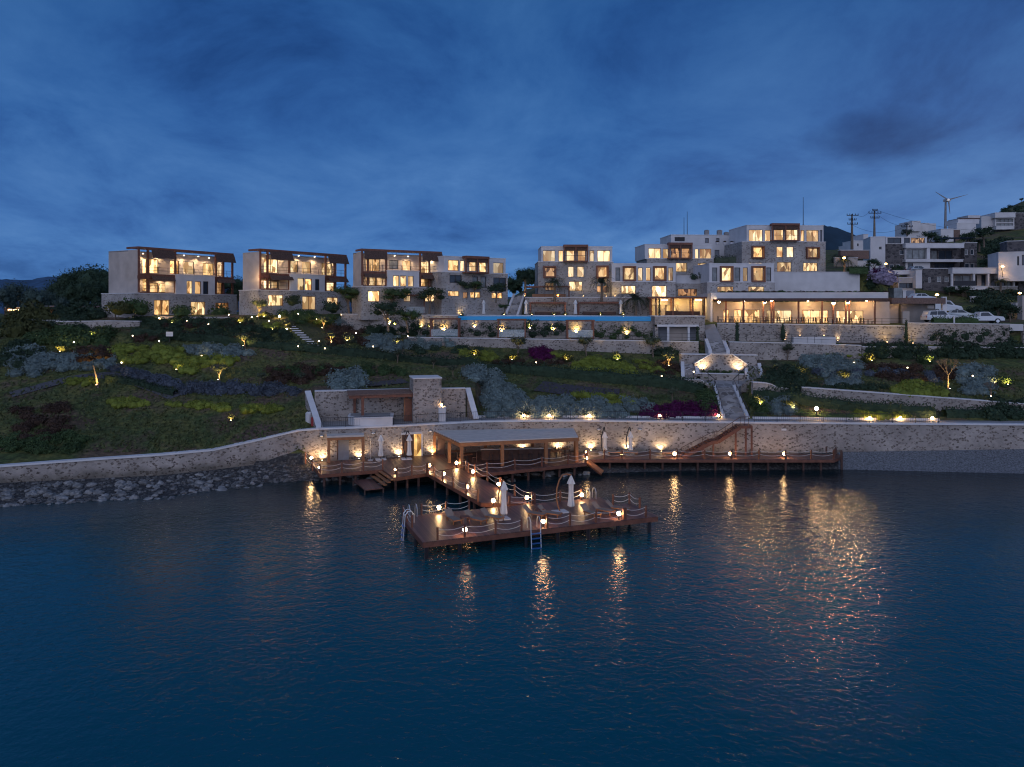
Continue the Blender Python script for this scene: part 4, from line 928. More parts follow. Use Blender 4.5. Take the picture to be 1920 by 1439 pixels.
for px in (1361, 1450, 1541, 1640):
    t, _ = f.at(px, 560); f.bx('beam', M['wood'], root, t-.1, t+.1, -2.98, -.06, zr-.32, zr-.122)
# terrace furniture: tables and chairs, each its own thing
def chair_t():
    r = empty('dining_chair', (0,0,0), 'x', 'chair', 'dark dining chairs on the restaurant terrace'); MB().box(-.24,.24,-.24,.24,.40,.47).build('seat', M['wood_dark'], r); MB().box(-.24,.24,.18,.25,.47,.92).build('backrest', M['wood_dark'], r)
    for x in (-.2,.2):
        for y in (-.2,.2): MB().box(x-.025,x+.025,y-.025,y+.025,0,.4).build('leg', M['wood_dark'], r)
    return template(r)
def table_t():
    r = empty('dining_table', (0,0,0), 'x', 'table', 'square tables on the restaurant terrace'); MB().box(-.45,.45,-.45,.45,.71,.76).build('tabletop', M['wood'], r); MB().box(-.05,.05,-.05,.05,.03,.71).build('leg', M['metal'], r); MB().box(-.25,.25,-.25,.25,0,.03).build('base', M['metal'], r)
    return template(r)
CH, TB = chair_t(), table_t()
k = 0
for px in range(1356, 1640, 22):
    t, _ = f.at(px, 600, .0); p = Vector(f.w(t, 1.6, 0)); p.z = ground_z(p.x, p.y)+.03; k += 1
    dup(TB, p, math.radians(-6), 1, 'square table in the row along the restaurant terrace edge')
    for s_ in (-.75, .75):
        q = Vector(f.w(t+s_, 1.6, p.z)); dup(CH, q, math.radians(-6)+(math.pi/2 if s_ < 0 else -math.pi/2), 1, 'dark chair at the row of tables along the restaurant terrace edge')
# bar pavilion
f = Fac(1222,116,-4)
root = empty('bar_pergola', f.w(0,0,15.1), 'open timber bar pavilion glowing warm beside the pool', 'pavilion')
t1, _ = f.at(1322,560); zr = f.z(557)
f.bx('roof', M['wood'], root, -.6, t1+.4, -5.2, .6, zr-.25, zr)
f.bx('back_wall', M['plaster'], root, 0, t1, -2.5, -2.35, 15.0, zr-.252)
for px in (1219,1230,1262,1299,1321): 
    t, _ = f.at(px, 560); f.bx('post', M['wood'], root, t-.11, t+.11, -.12, .12, 15.0, zr-.252)
for px in (1224, 1262, 1300):
    t, _ = f.at(px, 560); f.bx('back_post', M['wood'], root, t-.1, t+.1, -2.3, -2.15, 15.0, zr-.252)
window(f, root, .2, 1.7, 15.1, 17.1, -2.1, 'b'); window(f, root, 2.3, 4.3, 16.1, 17.1, -2.1, 'b')
f.bx('bar_counter', M['wood_dark'], root, 2.2, t1-.6, -1.6, -1.0, 15.0, 16.1)
for px, py in ((1246,563),(1310,563)): 
    t, z = f.at(px, py, -1); f.bx('chandelier', M['globe_w'], root, t-.45, t+.45, -1.25, -1.1, z-.06, z+.06)
# stone kiosk below it
f = Fac(1228,107.2,-2)
root = empty('kiosk', f.w(0,0,12), 'stone kiosk with white lintel and two white columns under the bar', 'kiosk')
t1, _ = f.at(1322,600)
block(f, root, 1228, 1322, 594, 609, .0, 6.5, 'stone', (), name='stone_storey')
z1 = f.z(609)-.002
f.bx('lintel', M['cap'], root, .3, t1-.9, -.2, .12, f.z(613), z1)
f.bx('pier', M['stone'], root, 0, .45, -6, -.05, 11.9, f.z(613)-.002); f.bx('pier', M['stone'], root, t1-.9, t1, -6, -.05, 11.9, f.z(609)-.004)
f.bx('back_wall', M['grey_panel'], root, .46, t1-.92, -1.6, -1.4, 11.9, f.z(613)-.002)
f.bx('doors', M['plaster'], root, 2.0, 4.9, -1.39, -1.3, 12, f.z(614.5))
for px in (1253,1291.5): 
    t, _ = f.at(px, 600); f.bx('column', M['cap'], root, t-.15, t+.15, -.3, .0, 11.9, f.z(613)-.003)
# parking canopy and annex right of the restaurant
f = Fac(1668,113,-3)
root = empty('carport', f.w(0,0,14.3), 'low tiled outbuilding with dark eave right of the restaurant', 'outbuilding')
t1, _ = f.at(1768,600)
f.bx('tile_roof', M['tile'], root, 0, t1, -6, .8, f.z(570), f.z(559)); f.bx('wall', M['concrete'], root, 2.2, t1-.5, -5, -1.2, 14.2, f.z(570)-.002)
t, _ = f.at(1680,600); f.bx('lit_wall', M['plaster'], root, .2, 2.0, -3, -1.6, 14.2, f.z(570)-.002)
f.bx('pillar', M['cap'], root, t1-.3, t1+.3, .0, .5, 14.2, f.z(557)); f.bx('arch_wall', M['plaster'], root, 1.7, 2.7, .0, .4, 14.2, f.z(584))
f.bx('cooling_unit', M['cap'], root, t1-1.8, t1-.9, -1.19, -.8, f.z(579), f.z(573))
# ---------------------------------------------------------------- pool
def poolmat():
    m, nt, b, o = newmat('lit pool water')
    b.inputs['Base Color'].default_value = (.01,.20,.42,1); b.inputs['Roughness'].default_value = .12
    b.inputs['Emission Color'].default_value = (.004,.11,.27,1); b.inputs['Emission Strength'].default_value = .42  # slight glow of the water stands in for underwater lamps, none are built
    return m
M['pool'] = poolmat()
pf = [(859,14.82,113.85),(1000,14.78,112.9),(1120,14.72,111.9),(1226,14.66,110.9)]
A = [QZ(p,Y,z) for p,z,Y in pf]; B = [QZ(p,Y+4.2,z) for p,z,Y in pf]
root = empty('infinity_pool', A[0], 'long narrow bright blue infinity pool along the terrace', 'pool')
mb = MB(); n = len(A)
for a, b in zip(A, B): mb.v += [(a.x,a.y,a.z), (a.x,a.y,15.36), (b.x,b.y,15.38), (b.x,b.y,14.4)]
for i in range(n-1):
    for k in range(3): mb.f.append((i*4+k+1, i*4+k, (i+1)*4+k, (i+1)*4+k+1)[::-1])
mb.f.append((0,1,2,3)); mb.f.append(((n-1)*4+3,(n-1)*4+2,(n-1)*4+1,(n-1)*4)); mb.build('water', M['pool'], root)
for a, b in zip(B, B[1:]): MB().bar(a+Vector((0,.25,.68)), b+Vector((0,.25,.68)), .5, .12).build('edge', M['cap'], root)
# cabanas at the pool and pergolas below villa three, swing frames
def frame_thing(name, label, cat, f, px0, px1, yt, yb, depth, mats, extra=None, roof=True, group=None):
    t0, _ = f.at(px0, 500); t1, _ = f.at(px1, 500); zt, zb = f.z(yt), f.z(yb); root = empty(name, f.w(t0, 0, zb), label, cat, group)
    for t in (t0+.1, t1-.1):
        for d in (0, -depth): f.bx('post', M[mats], root, t-.11, t+.11, d-.11, d+.11, zb-.1, zt-.2)
    f.bx('beam', M[mats], root, t0-.1, t1+.1, -.14, .14, zt-.198, zt); f.bx('beam', M[mats], root, t0-.1, t1+.1, -depth-.14, -depth+.14, zt-.198, zt)
    for t in (t0+.1, t1-.1): f.bx('beam', M[mats], root, t-.1, t+.1, -depth+.142, -.142, zt-.196, zt-.002)
    if roof:
        mb = MB(); k = t0+.4
        while k < t1-.2: f.box(mb, k, k+.08, -depth-.1, .1, zt+.002, zt+.1); k += .3
        mb.build('roof_slats', M[mats], root)
    return root, t0, t1, zt, zb
for px0, px1, lb in ((993,1061,'left dark cabana pergola by the pool under the terrace wall'), (1084,1166,'right dark cabana pergola by the pool under the terrace wall')):
    f = Fac(px0, 118.3, -2); r_, t0, t1, zt, zb = frame_thing('cabana', lb, 'cabana', f, px0, px1, 567, 590.5, 2.4, 'wood'); f.bx('daybed', M['wood_dark'], r_, t0+.8, t1-.8, -2.0, -.8, zb, zb+.45); f.bx('mattress', M['sling'], r_, t0+.85, t1-.85, -1.95, -.85, zb+.452, zb+.6)
for px0, px1, lb in ((670,722,'left timber pergola with glass rail in front of the third villa'), (744,797,'right timber pergola with glass rail in front of the third villa')):
    f = Fac(px0, 115.2, 0); r_, t0, t1, zt, zb = frame_thing('pergola', lb, 'pergola', f, px0, px1, 553, 588, 3.0, 'wood'); f.bx('glass_panel', M['glass'], r_, t0, t1, .16, .18, zb, zb+1.0); f.bx('bench', M['sling'], r_, t0+.6, t1-.9, -2.2, -1.4, zb, zb+.5); f.bx('floor', M['wood_dark'], r_, t0, t1, -3.0, .2, zb-.25, zb-.1)
for px0, px1, yt, lb in ((806,861,597,'leftmost timber swing frame below the pool wall'), (933,986,598.5,'middle timber swing frame below the pool wall'), (1063,1114,600.5,'rightmost timber swing frame below the pool wall')):
    Y_ = 110.2-(px0-806)*.013; f = Fac(px0, Y_, -1); r_, t0, t1, zt, zb = frame_thing('swing_frame', lb, 'swing frame', f, px0, px1, yt, 632.5+(px0-806)*.006, 2.0, 'wood', roof=False)
    f.bx('glass_panel', M['glass'], r_, t0+.2, t1-.2, .16, .18, zb+.1, zb+1.15); f.bx('handrail', M['metal'], r_, t0+.2, t1-.2, .14, .2, zb+1.152, zb+1.2); f.bx('floor', M['wood_dark'], r_, t0-.1, t1+.1, -2.2, .25, zb-.35, zb-.1); f.bx('bench', M['sling'], r_, t0+.7, t1-.7, -1.6, -.9, zb+.3, zb+.5)
f = Fac(1488,103.8,-2); root = empty('water_basin', f.w(0,0,11.8), 'long white panelled basin below the restaurant wall with two up lights', 'basin'); t1, _ = f.at(1568,600)
for i in range(3): f.bx('panel', M['white'], root, t1*i/3+.02, t1*(i+1)/3-.02, -.9, -.1, 11.7, f.z(632.5))
# terrace over house five: pergola with red brown roof and seats
f = Fac(984,122.2,0); r_, t0, t1, zt, zb = frame_thing('terrace_pergola', 'flat red brown pergola on the upper terrace left of the palms', 'pergola', f, 984, 1068, 537, 557, 3.2, 'wood')
f.bx('sofa', M['wood_orange'], r_, t0+1.2, t1-.6, -.9, -.2, zb, zb+.45)
# side stairs with white string beside the terrace (left of the cabanas)
ramp_stairs('garden_stairs', QZ(950,119.2,15.2), QZ(968,119.2,15.2), QZ(966,124,18.6), QZ(981,124,18.6), 16, 'grey garden stairs rising left of the upper terrace', parw=.35)
ramp_stairs('garden_stairs', QZ(880,119,15.4), QZ(884,119,15.4), QZ(912,123,18.0), QZ(916,123,18.0), 14, 'thin white slanting stair edge in the garden behind the pool', par=False, mat='cap', th=.3)
# ---------------------------------------------------------------- timber decks
DZ = 1.2
M['deck'] = planks('deck boards', (.120,.056,.047), math.radians(20), .15, .38)
M['deck2'] = planks('deck boards crosswise', (.120,.056,.047), math.radians(110), .15, .34)
def D_(px, py): return PZ(px, py, DZ)
def deck(name, poly, label, mat, piles=(), pz=-2.2, fas=.34):
    root = empty(name, poly[0], label, 'deck'); P = [(p.x,p.y) for p in poly]
    MB().prism(P, DZ-.06, DZ).build('boards', M[mat], root)
    n = len(P); c = sum((Vector(p) for p in P), Vector((0,0)))/n; mb = MB()
    a = sum(P[i][0]*P[(i+1)%n][1]-P[(i+1)%n][0]*P[i][1] for i in range(n)); sg = 1 if a > 0 else -1
    for i in range(n):
        p, q = Vector(P[i]), Vector(P[(i+1)%n]); d = (q-p).normalized(); nn = Vector((-d.y, d.x))*sg; mb2 = MB()
        p2, q2 = p+nn*.06, q+nn*.06
        mb2.hexa([(p.x,p.y,DZ-fas),(q.x,q.y,DZ-fas),(q2.x,q2.y,DZ-fas),(p2.x,p2.y,DZ-fas),(p.x,p.y,DZ-.062),(q.x,q.y,DZ-.062),(q2.x,q2.y,DZ-.062),(p2.x,p2.y,DZ-.062)]); mb2.build('fascia', M['wood'], root)
    for x, y in piles: MB().lathe((x,y,pz), [(.13,0),(.13,DZ-fas*.3-pz-.15)], 8).build('pile', M['metal'] if name == 'swimming_platform' else M['wood_dark'], root)
    return root
# shore deck
main = [D_(583,867), D_(600,890), D_(717,880.5), D_(738,896), D_(803,887), D_(860,876), D_(892,889), D_(1100,868), D_(1100,850), D_(1000,845.5), D_(900,847), D_(800,853), D_(700,861)]
def inset(a, b, n, off=.35, z=0):
    a, b = Vector(a[:2]), Vector(b[:2]); d = (b-a).normalized(); nn = Vector((-d.y, d.x)); return [tuple(a.lerp(b, (i+.3)/n)+nn*off) for i in range(n)]
pl = inset(main[1], main[2], 4)+inset(main[3], main[4], 3)+inset(main[6], main[7], 7)
deck('timber_deck', main, 'wide timber deck along the foot of the sea wall carrying the pavilion', 'deck', pl, -1.2)
low = [D_(1101,861.5), D_(1565,861.5), D_(1577,856), D_(1570,848.5), D_(1350,847.5), D_(1101,846.5)]
deck('timber_deck', low, 'long narrow timber deck at the foot of the wall running to the right', 'deck2', inset(low[0], low[1], 14), -1.5)
wk = [D_(803,888), D_(902,943), D_(1000,946), D_(861,877)]
deck('timber_walkway', wk, 'timber walkway leading out from the shore deck to the swimming platform', 'deck', inset(wk[0], wk[1], 4)+inset(wk[2], wk[3], 4), -2.2)
FO = Vector((-5.86, 50.16)); a21 = math.radians(20.6); U = Vector((math.cos(a21), math.sin(a21))); V = Vector((-math.sin(a21), math.cos(a21))); LW, WD = 17.8, 6.6
def plat(s, t): p = FO+U*s+V*t; return Vector((p.x, p.y, DZ))
pf_ = [plat(0,0), plat(LW,0), plat(LW,WD*.62), plat(LW-1.4,WD*.62), plat(LW-1.4,WD), plat(0,WD)]
piles = [tuple(plat(s, t)[:2]) for s in (.3,2.6,5.0,7.4,9.8,12.2,14.6,17.2) for t in (.25, 3.2)]+[tuple(plat(s, WD-.3)[:2]) for s in (.3,2.6,14.6)]
deck('swimming_platform', pf_, 'rectangular timber swimming platform on piles standing in the sea', 'deck', piles, -2.5, .38)
# steps down from the shore deck
st = [D_(717,881), D_(741,897)]
root = empty('deck_steps', D_(728,890), 'small timber steps and lower landing at the notch of the shore deck', 'steps')
d = (st[1]-st[0]).normalized(); nrm_ = Vector((d.y, -d.x, 0)); nrm_ = nrm_ if nrm_.x < 0 else -nrm_
for i in range(3):
    a, b = st[0]+nrm_*(.05+.35*i), st[1]+nrm_*(.05+.35*i); z = DZ-.1-.2*i; c_ = nrm_*.33
    MB().hexa([(p.x,p.y,z-.08) for p in (a,b,b+c_,a+c_)]+[(p.x,p.y,z) for p in (a,b,b+c_,a+c_)]).build('tread', M['wood_orange'], root)
a, b = st[0]+nrm_*1.1, st[1]+nrm_*1.1; c_ = nrm_*1.7; z = .45
MB().hexa([(p.x,p.y,z-.1) for p in (a,b,b+c_,a+c_)]+[(p.x,p.y,z) for p in (a,b,b+c_,a+c_)]).build('landing', M['deck'], root)
for p in (a, b, a+c_, b+c_): MB().cbox((p.x,p.y,-1), .12, .12, 1.4).build('leg', M['wood_dark'], root)
root = empty('gangplank', D_(1101,866), 'small timber ramp dropping off the right end of the pavilion deck', 'ramp')
a, b = D_(1099,866), D_(1104,861); o = Vector((1.3,-1.9,-.75)); MB().hexa([(p.x,p.y,p.z-.1) for p in (a,a+o,b+o,b)]+[(p.x,p.y,p.z-.02) for p in (a,a+o,b+o,b)]).build('boards', M['wood_orange'], root)
for s_ in (a, b): MB().bar(s_+Vector((0,0,-.14)), s_+o+Vector((0,0,-.14)), .08, .16).build('stringer', M['wood'], root)
# rope railings
def rope_rail(pts, label, hgt=.95, pw=.13, end=(1,1)):
    root = empty('rope_railing', pts[0], label, 'railing', None); n = len(pts)
    for i, p in enumerate(pts):
        if (i == 0 and not end[0]) or (i == n-1 and not end[1]): continue
        MB().cbox((p.x,p.y,p.z-.25), pw, pw, hgt+.25, a21).build('post', M['wood'], root)
    for a, b in zip(pts, pts[1:]):
        for h_, sg in ((hgt-.1, .16), (hgt-.45, .2)):
            q = []
            for k in range(9):
                t = k/8; p = a.lerp(b, t); q.append((p.x, p.y, p.z+h_-sg*4*t*(1-t)))
            MB().tube(q, .017, 5).build('rope', M['rope'], root)
    return root
def line(a, b, n): return [a.lerp(b, i/n) for i in range(n+1)]
rope_rail([D_(*p) for p in ((573,866),(586,879),(600,889.5),(641,886.5),(681,883.5),(717.5,880))], 'rope railing along the left end and front of the shore deck')
rope_rail([D_(*p) for p in ((744,895),(772,891),(800,888))], 'short rope railing between the steps and the walkway')
rope_rail([D_(*p) for p in ((803,889),(814,894),(830,903),(850,914),(874,927),(896,940))], 'rope railing along the left side of the walkway')
rope_rail([D_(*p) for p in ((862,876),(874,882),(890,890),(914,903),(938,916),(965,930),(998,945))], 'rope railing along the right side of the walkway')
rope_rail([D_(*p) for p in ((878,887),(913,886),(965,880),(1016,875),(1065,870.5),(1098,867.5))], 'rope railing along the front of the pavilion deck')
rope_rail([D_(*p) for p in ((1101,861),(1133,861),(1166,861),(1219,861),(1270,861),(1321,861),(1372,861),(1423,861),(1473,861),(1521,861),(1563,861))], 'long rope railing along the front of the right hand deck')
rope_rail([plat(s, .12) for s in (1.02, 2.9, 5.1, 7.0)], 'rope railing on the platform front left of the ladder', .85)
rope_rail([plat(s, .12) for s in (8.93, 10.7, 12.75, 15.0)], 'rope railing on the platform front right of the ladder', .85)
rope_rail([plat(s, .12+(s-16)*.0) for s in (15.15, 16.85)], 'short rope railing at the front right corner of the platform', .85)
rope_rail([plat(.12, t) for t in (3.6, 5.2, 6.4)], 'rope railing at the left end of the platform beside the ladder', .85)
rope_rail([plat(s, WD-.12) for s in (.3+1.2, 3.4, 5.2)], 'rope railing on the back left edge of the platform', .85)
rope_rail([plat(s, WD-.12) for s in (8.5, 10.6, 12.8, 14.6)], 'rope railing on the back right edge of the platform', .85)
rope_rail([plat(16.2, WD*.62-.1), plat(17.65, WD*.62-.1), plat(17.65, 2.4)], 'short rope railing at the back right corner of the platform', .85)
# pier posts at the far right of the narrow deck
for i, (px, py) in enumerate(((1549,851),(1567,853),(1578,859))):
    p = D_(px, py); tag(MB().lathe((p.x,p.y,-.5), [(.12,0),(.13,2.3+.15*(i==0)),(.05,2.5)], 8).build('mooring_post', M['wood_dark']), ['tallest mooring post behind the right end of the narrow deck','mooring post between the tall one and the end post','mooring post standing in the water off the deck end'][i], 'post')
# ladders
def ladder(c, d, label, step='blue', drop=2.2, w_=.27):
    root = empty('swim_ladder', c, label, 'ladder'); x = Vector((-d.y, d.x, 0)); c = Vector(c); D3 = Vector((d.x, d.y, 0))
    for s_ in (-w_, w_):
        b = c+x*s_
        MB().tube([b-D3*.55+Vector((0,0,.02)), b-D3*.55+Vector((0,0,.6)), b-D3*.35+Vector((0,0,.85)), b-D3*.1+Vector((0,0,.85)), b+D3*.1+Vector((0,0,.6)), b+D3*.14, b+D3*.34+Vector((0,0,-drop))], .035, 6).build('side_rail', M['steel'], root)
    k = -.2
    while k > -drop: q = c+D3*(.14+.2*(-k/drop))+Vector((0,0,k)); MB().bar(q-x*w_, q+x*w_, .2, .04).build('step', M[step], root); k -= .33
    return root
ladder(plat(7.95, -.05), -V, 'bright steel swim ladder with blue treads at the platform front', w_=.36)
ladder(plat(-.05, 4.9), -U, 'steel swim ladder at the left end of the platform')
ladder(plat(15.5, WD+.02), V, 'steel swim ladder at the back right corner of the platform')
ladder(plat(.8, WD+.02), V, 'steel handrails at the back left corner of the platform', drop=1.6)
# ------------------------------------------------ pavilion
root = empty('pavilion', D_(866,880), 'open timber pavilion with pale flat reed roof on the shore deck', 'pavilion')
RZ = 3.72
rc = [PZ(813,807,RZ), PZ(862,829,RZ), PZ(1084,819,RZ), PZ(1075,803,RZ)]
def off2(P, k): c = sum(P, Vector())/len(P); return [c+(p-c)*k for p in P]
MB().prism([(p.x,p.y) for p in rc], RZ-.1, RZ).build('reed_roof', M['roofsheet'], root)
for a, b in zip(rc, rc[1:]+rc[:1]): MB().bar(a+Vector((0,0,-.28)), b+Vector((0,0,-.28)), .22, .34).build('beam', M['wood_orange'], root)
posts = [rc[0].lerp(rc[1], .03), rc[0].lerp(rc[1], .62), rc[1].lerp(rc[2], .015), rc[1].lerp(rc[2], .35), rc[1].lerp(rc[2], .72), rc[1].lerp(rc[2], .985), rc[2].lerp(rc[3], .5), rc[0].lerp(rc[3], .33)+Vector((0.6,-1.5,0)), rc[0].lerp(rc[3], .66)+Vector((.6,-1.5,0))]
for p in posts: MB().cbox((p.x,p.y,DZ), .30, .30, RZ-.45-DZ, a17).build('post', M['wood_orange'], root)
for k in range(1, 7):
    a, b = rc[0].lerp(rc[3], k/7), rc[1].lerp(rc[2], k/7); MB().bar(a+Vector((0,0,-.2)), b+Vector((0,0,-.2)), .12, .18).build('rafter', M['wood'], root)
b0, b1 = rc[0].lerp(rc[3], .28), rc[0].lerp(rc[3], .72)
bb = empty('bar_counter', (b0.x,b0.y-3,DZ), 'long dark bar counter with pale top under the pavilion', 'counter')
d = (b1-b0).normalized(); q = b0+Vector((1,-3.4,0)); MB().bar((q.x,q.y,DZ+.53), (q.x+d.x*7,q.y+d.y*7,DZ+.53), .6, 1.04).build('body', M['wood_dark'], bb); MB().bar((q.x-.1,q.y,DZ+1.1), (q.x+d.x*7.1,q.y+d.y*7.1,DZ+1.1), .8, .07).build('top', M['cap'], bb)
CH2 = empty('bar_stool', (0,0,0), 'x', 'stool', 'dark stools under the pavilion')
MB().lathe((0,0,.68), [(.19,0),(.2,.06)], 10).build('seat', M['wood_dark'], CH2); MB().box(-.18,.18,.14,.19,.74,1.05).build('backrest', M['wood_dark'], CH2)
for x in (-.15,.15):
    for y in (-.15,.15): MB().bar((x*1.3,y*1.3,0),(x,y,.68), .03).build('leg', M['metal'], CH2)
template(CH2)
for i in range(6): dup(CH2, (q.x+d.x*(1+i*1.0), q.y+d.y*(1+i)-.75, DZ), math.pi+.2, 1, 'dark stool standing before the bar counter under the pavilion')
for i, (s, t) in enumerate(((.80,.35),(.84,.6),(.92,.4),(.10,.35),(.14,.6))):
    p = rc[0].lerp(rc[3], s).lerp(rc[1].lerp(rc[2], s), t); p.z = DZ
    dup(TB, p, .3, 1, 'square dark table under the '+('right' if i < 3 else 'left')+' end of the pavilion', group='tables under the pavilion')
    for dx in (-.75,.75): dup(CH, p+Vector((dx,.1,0)), (math.pi/2 if dx < 0 else -math.pi/2), 1, 'dark chair at a table under the '+('right' if i < 3 else 'left')+' end of the pavilion', group='chairs under the pavilion')
# door shelter and openings in the wall
def wallY(px):
    pr = None
    for p, z, Y in WALLTOP:
        if pr and px <= p: t = (px-pr[0])/(p-pr[0]); return pr[1]+(Y-pr[1])*t
        pr = (p, Y)
    return pr[1]
def onwall(px, py, off=.0): Y = wallY(px)-off; return PY(px, py, Y)
root = empty('entrance_shelter', D_(617,868), 'timber framed entrance shelter with pale slab roof at the left of the deck', 'shelter')
a, b = PY(613,818,75.7), PY(683,814.5,76.4); a2, b2 = onwall(612,800,.02), onwall(682,800,.02)
MB().prism([(a.x,a.y),(b.x,b.y),(b2.x,b2.y),(a2.x,a2.y)], 3.72, 3.9).build('slab_roof', M['roofsheet'], root)
MB().bar((a.x,a.y+.1,3.58), (b.x,b.y+.1,3.58), .2, .26).build('beam', M['wood_orange'], root)
for p in (a, b): MB().cbox((p.x+(.15 if p is a else -.15),p.y+.15,DZ), .28, .28, 2.25, a17).build('post', M['wood_orange'], root)
root = empty('door', onwall(634,862,.05), 'dark grey sliding door inside the entrance shelter', 'door'); a, b = onwall(634,820,.03), onwall(654,820,.03)
MB().bar((a.x,a.y,2.35),(b.x,b.y,2.35), .06, 2.3).build('leaf', M['grey_panel'], root); MB().bar((a.x,a.y,3.55),(b.x,b.y,3.55), .12, .1).build('frame', M['wood_dark'], root); MB().bar((a.x-.05,a.y,1.25),(a.x-.05,a.y,3.5), .1).build('frame', M['wood_dark'], root)
root = empty('doorway', onwall(752,852,.05), 'wide warm lit doorway in the sea wall behind the right umbrella', 'doorway'); a, b, c_ = onwall(754,820,.04), onwall(776,820,.04), onwall(790,820,.04)
MB().bar((a.x,a.y,2.35),(b.x,b.y,2.35), .06, 2.3).build('door_leaf', M['wood_dark'], root); MB().bar((b.x+.02,b.y-.01,2.35),(c_.x,c_.y,2.35), .06, 2.3).build('lit_reveal', M['litbar'], root)
MB().bar((a.x-.1,a.y-.03,3.6),(c_.x+.1,c_.y-.03,3.6), .16, .2).build('lintel', M['white'], root); MB().bar((c_.x+.08,c_.y-.02,1.2),(c_.x+.08,c_.y-.02,3.5), .14).build('frame', M['cap'], root)
p = onwall(826,848,.1); root = empty('door', p, 'small brown door with lit sign above behind the pavilion post', 'door'); MB().box(p.x-.45,p.x+.45,p.y-.03,p.y+.03,1.2,3.1).build('leaf', M['wood_dark'], root); MB().box(p.x-.25,p.x+.25,p.y-.1,p.y-.03,3.2,3.36).build('lit_sign', M['globe_w'], root)
# timber stairs on the wall
root = empty('timber_stairs', D_(1272,850), 'reddish timber stairs climbing the sea wall to the lower stone stairs', 'stairs')
Yw = 80.6
s0, s1, s2, s3 = PY(1278,852,Yw-1.6), PY(1337,827,Yw-1.6), PY(1346,827,Yw-1.6), PY(1388,802,Yw-1.6)
s0.z = DZ; top = PZ(1388,802,4.35); top.y = s3.y; s3.z = 4.35; mid = 2.85; s1.z = s2.z = mid
for a, b in ((s0,s1),(s1,s2),(s2,s3)):
    for o in (0, 1.3): MB().bar(a+Vector((0,o,-.15)), b+Vector((0,o,-.15)), .1, .34).build('stringer', M['wood'], root)
for a, b in ((s0,s1),(s2,s3)):
    n = 10
    for i in range(n): p = a.lerp(b, (i+.7)/n); MB().box(p.x-.17, p.x+.17, p.y+.06, p.y+1.24, p.z-.0, p.z+.06).build('tread', M['wood'], root)
MB().box(s1.x,s2.x,s1.y+.06,s1.y+1.24,mid,mid+.06).build('landing', M['wood'], root)
e = PY(1411,802,Yw-1.6); MB().box(s3.x,e.x,s3.y+.06,s3.y+1.5,4.35,4.42).build('landing', M['wood'], root); MB().box(s3.x,e.x,s3.y-.05,s3.y+.06,4.12,4.42).build('beam', M['wood'], root)
for px in (1318,1338,1380,1399,1410):
    p = PY(px,800,Yw-1.6); zt_ = 4.12 if px > 1385 else (2.6 if px < 1345 else 4.0); 
    MB().cbox((p.x,p.y+.1,DZ), .16, .16, zt_-DZ).build('post', M['wood'], root)
for a, b in ((s0,s1),(s1,s2),(s2,s3),(s3,Vector((e.x,s3.y,4.42)))):
    MB().bar(a+Vector((0,0,.95)), b+Vector((0,0,.95)), .05).build('handrail', M['wood_dark'], root)
    for t in (0, .33, .66): p = a.lerp(b, t); MB().cbox(p, .04, .04, .95).build('baluster', M['wood_dark'], root)
# ------------------------------------------------ sun loungers, tables
def lounger_t():
    r = empty('sun_lounger', (0,0,0), 'x', 'sun lounger', 'sun loungers'); 
    MB().box(-.33,.33,-.95,.45,.30,.34).build('seat', M['sling'], r)
    MB().hexa([(-.33,.45,.30),(.33,.45,.30),(.33,.49,.34),(-.33,.49,.34),(-.33,.98,.78),(.33,.98,.78),(.33,1.02,.80),(-.33,1.02,.80)]).build('backrest', M['sling'], r)
    mb = MB(); mb.box(-.37,-.332,-.97,.5,.26,.35); mb.box(.332,.37,-.97,.5,.26,.35); mb.box(-.332,.332,-.99,-.952,.26,.35); mb.build('frame', M['wood_orange'], r)
    for x in (-.34,.34):
        for y in (-.85,.35): MB().box(x-.03,x+.03,y-.03,y+.03,0,.26).build('leg', M['wood_orange'], r)
    return template(r)
LO = lounger_t()
loungers = [(3.2,4.0,-.2,'sun lounger nearest the left ladder, right of the left corner lamp'),(4.7,3.3,.2,'sun lounger between the leftmost one and the left umbrella base'),(6.0,3.4,.25,'sun lounger just left of the white umbrella base'),(9.2,3.1,.3,'sun lounger facing the front ladder, left of the small table'),(10.3,2.8,.35,'sun lounger right of the small table near the walkway lamp'),(13.2,1.9,-.1,'sun lounger right of the curved pole umbrella'),(14.4,2.2,.2,'sun lounger second from the right end of the platform'),(15.7,2.3,.4,'sun lounger at the right end of the platform')]
for s, t, r_, lb in loungers: dup(LO, plat(s, t), a21+r_+.35, .9, lb, 'sun loungers on the swimming platform')
for px, py, lb in ((1148,853,'left low lounger against the wall on the narrow deck'),(1178,853,'middle low lounger against the wall on the narrow deck'),(1250,854,'right low lounger against the wall on the narrow deck')):
    dup(LO, D_(px,py), math.pi/2, 1, lb, 'sun loungers on the narrow deck')
ST = empty('side_table', (0,0,0), 'x', 'side table', 'small side tables'); MB().box(-.3,.3,-.3,.3,.42,.46).build('tabletop', M['wood'], ST)
for x in (-.25,.25):
    for y in (-.25,.25): MB().box(x-.03,x+.03,y-.03,y+.03,0,.42).build('leg', M['wood'], ST)
template(ST)
dup(ST, plat(3.95, 3.4), a21, 1, 'small table between the two leftmost platform loungers'); dup(ST, plat(9.75, 3.5), a21, 1, 'small table between the two middle platform loungers')
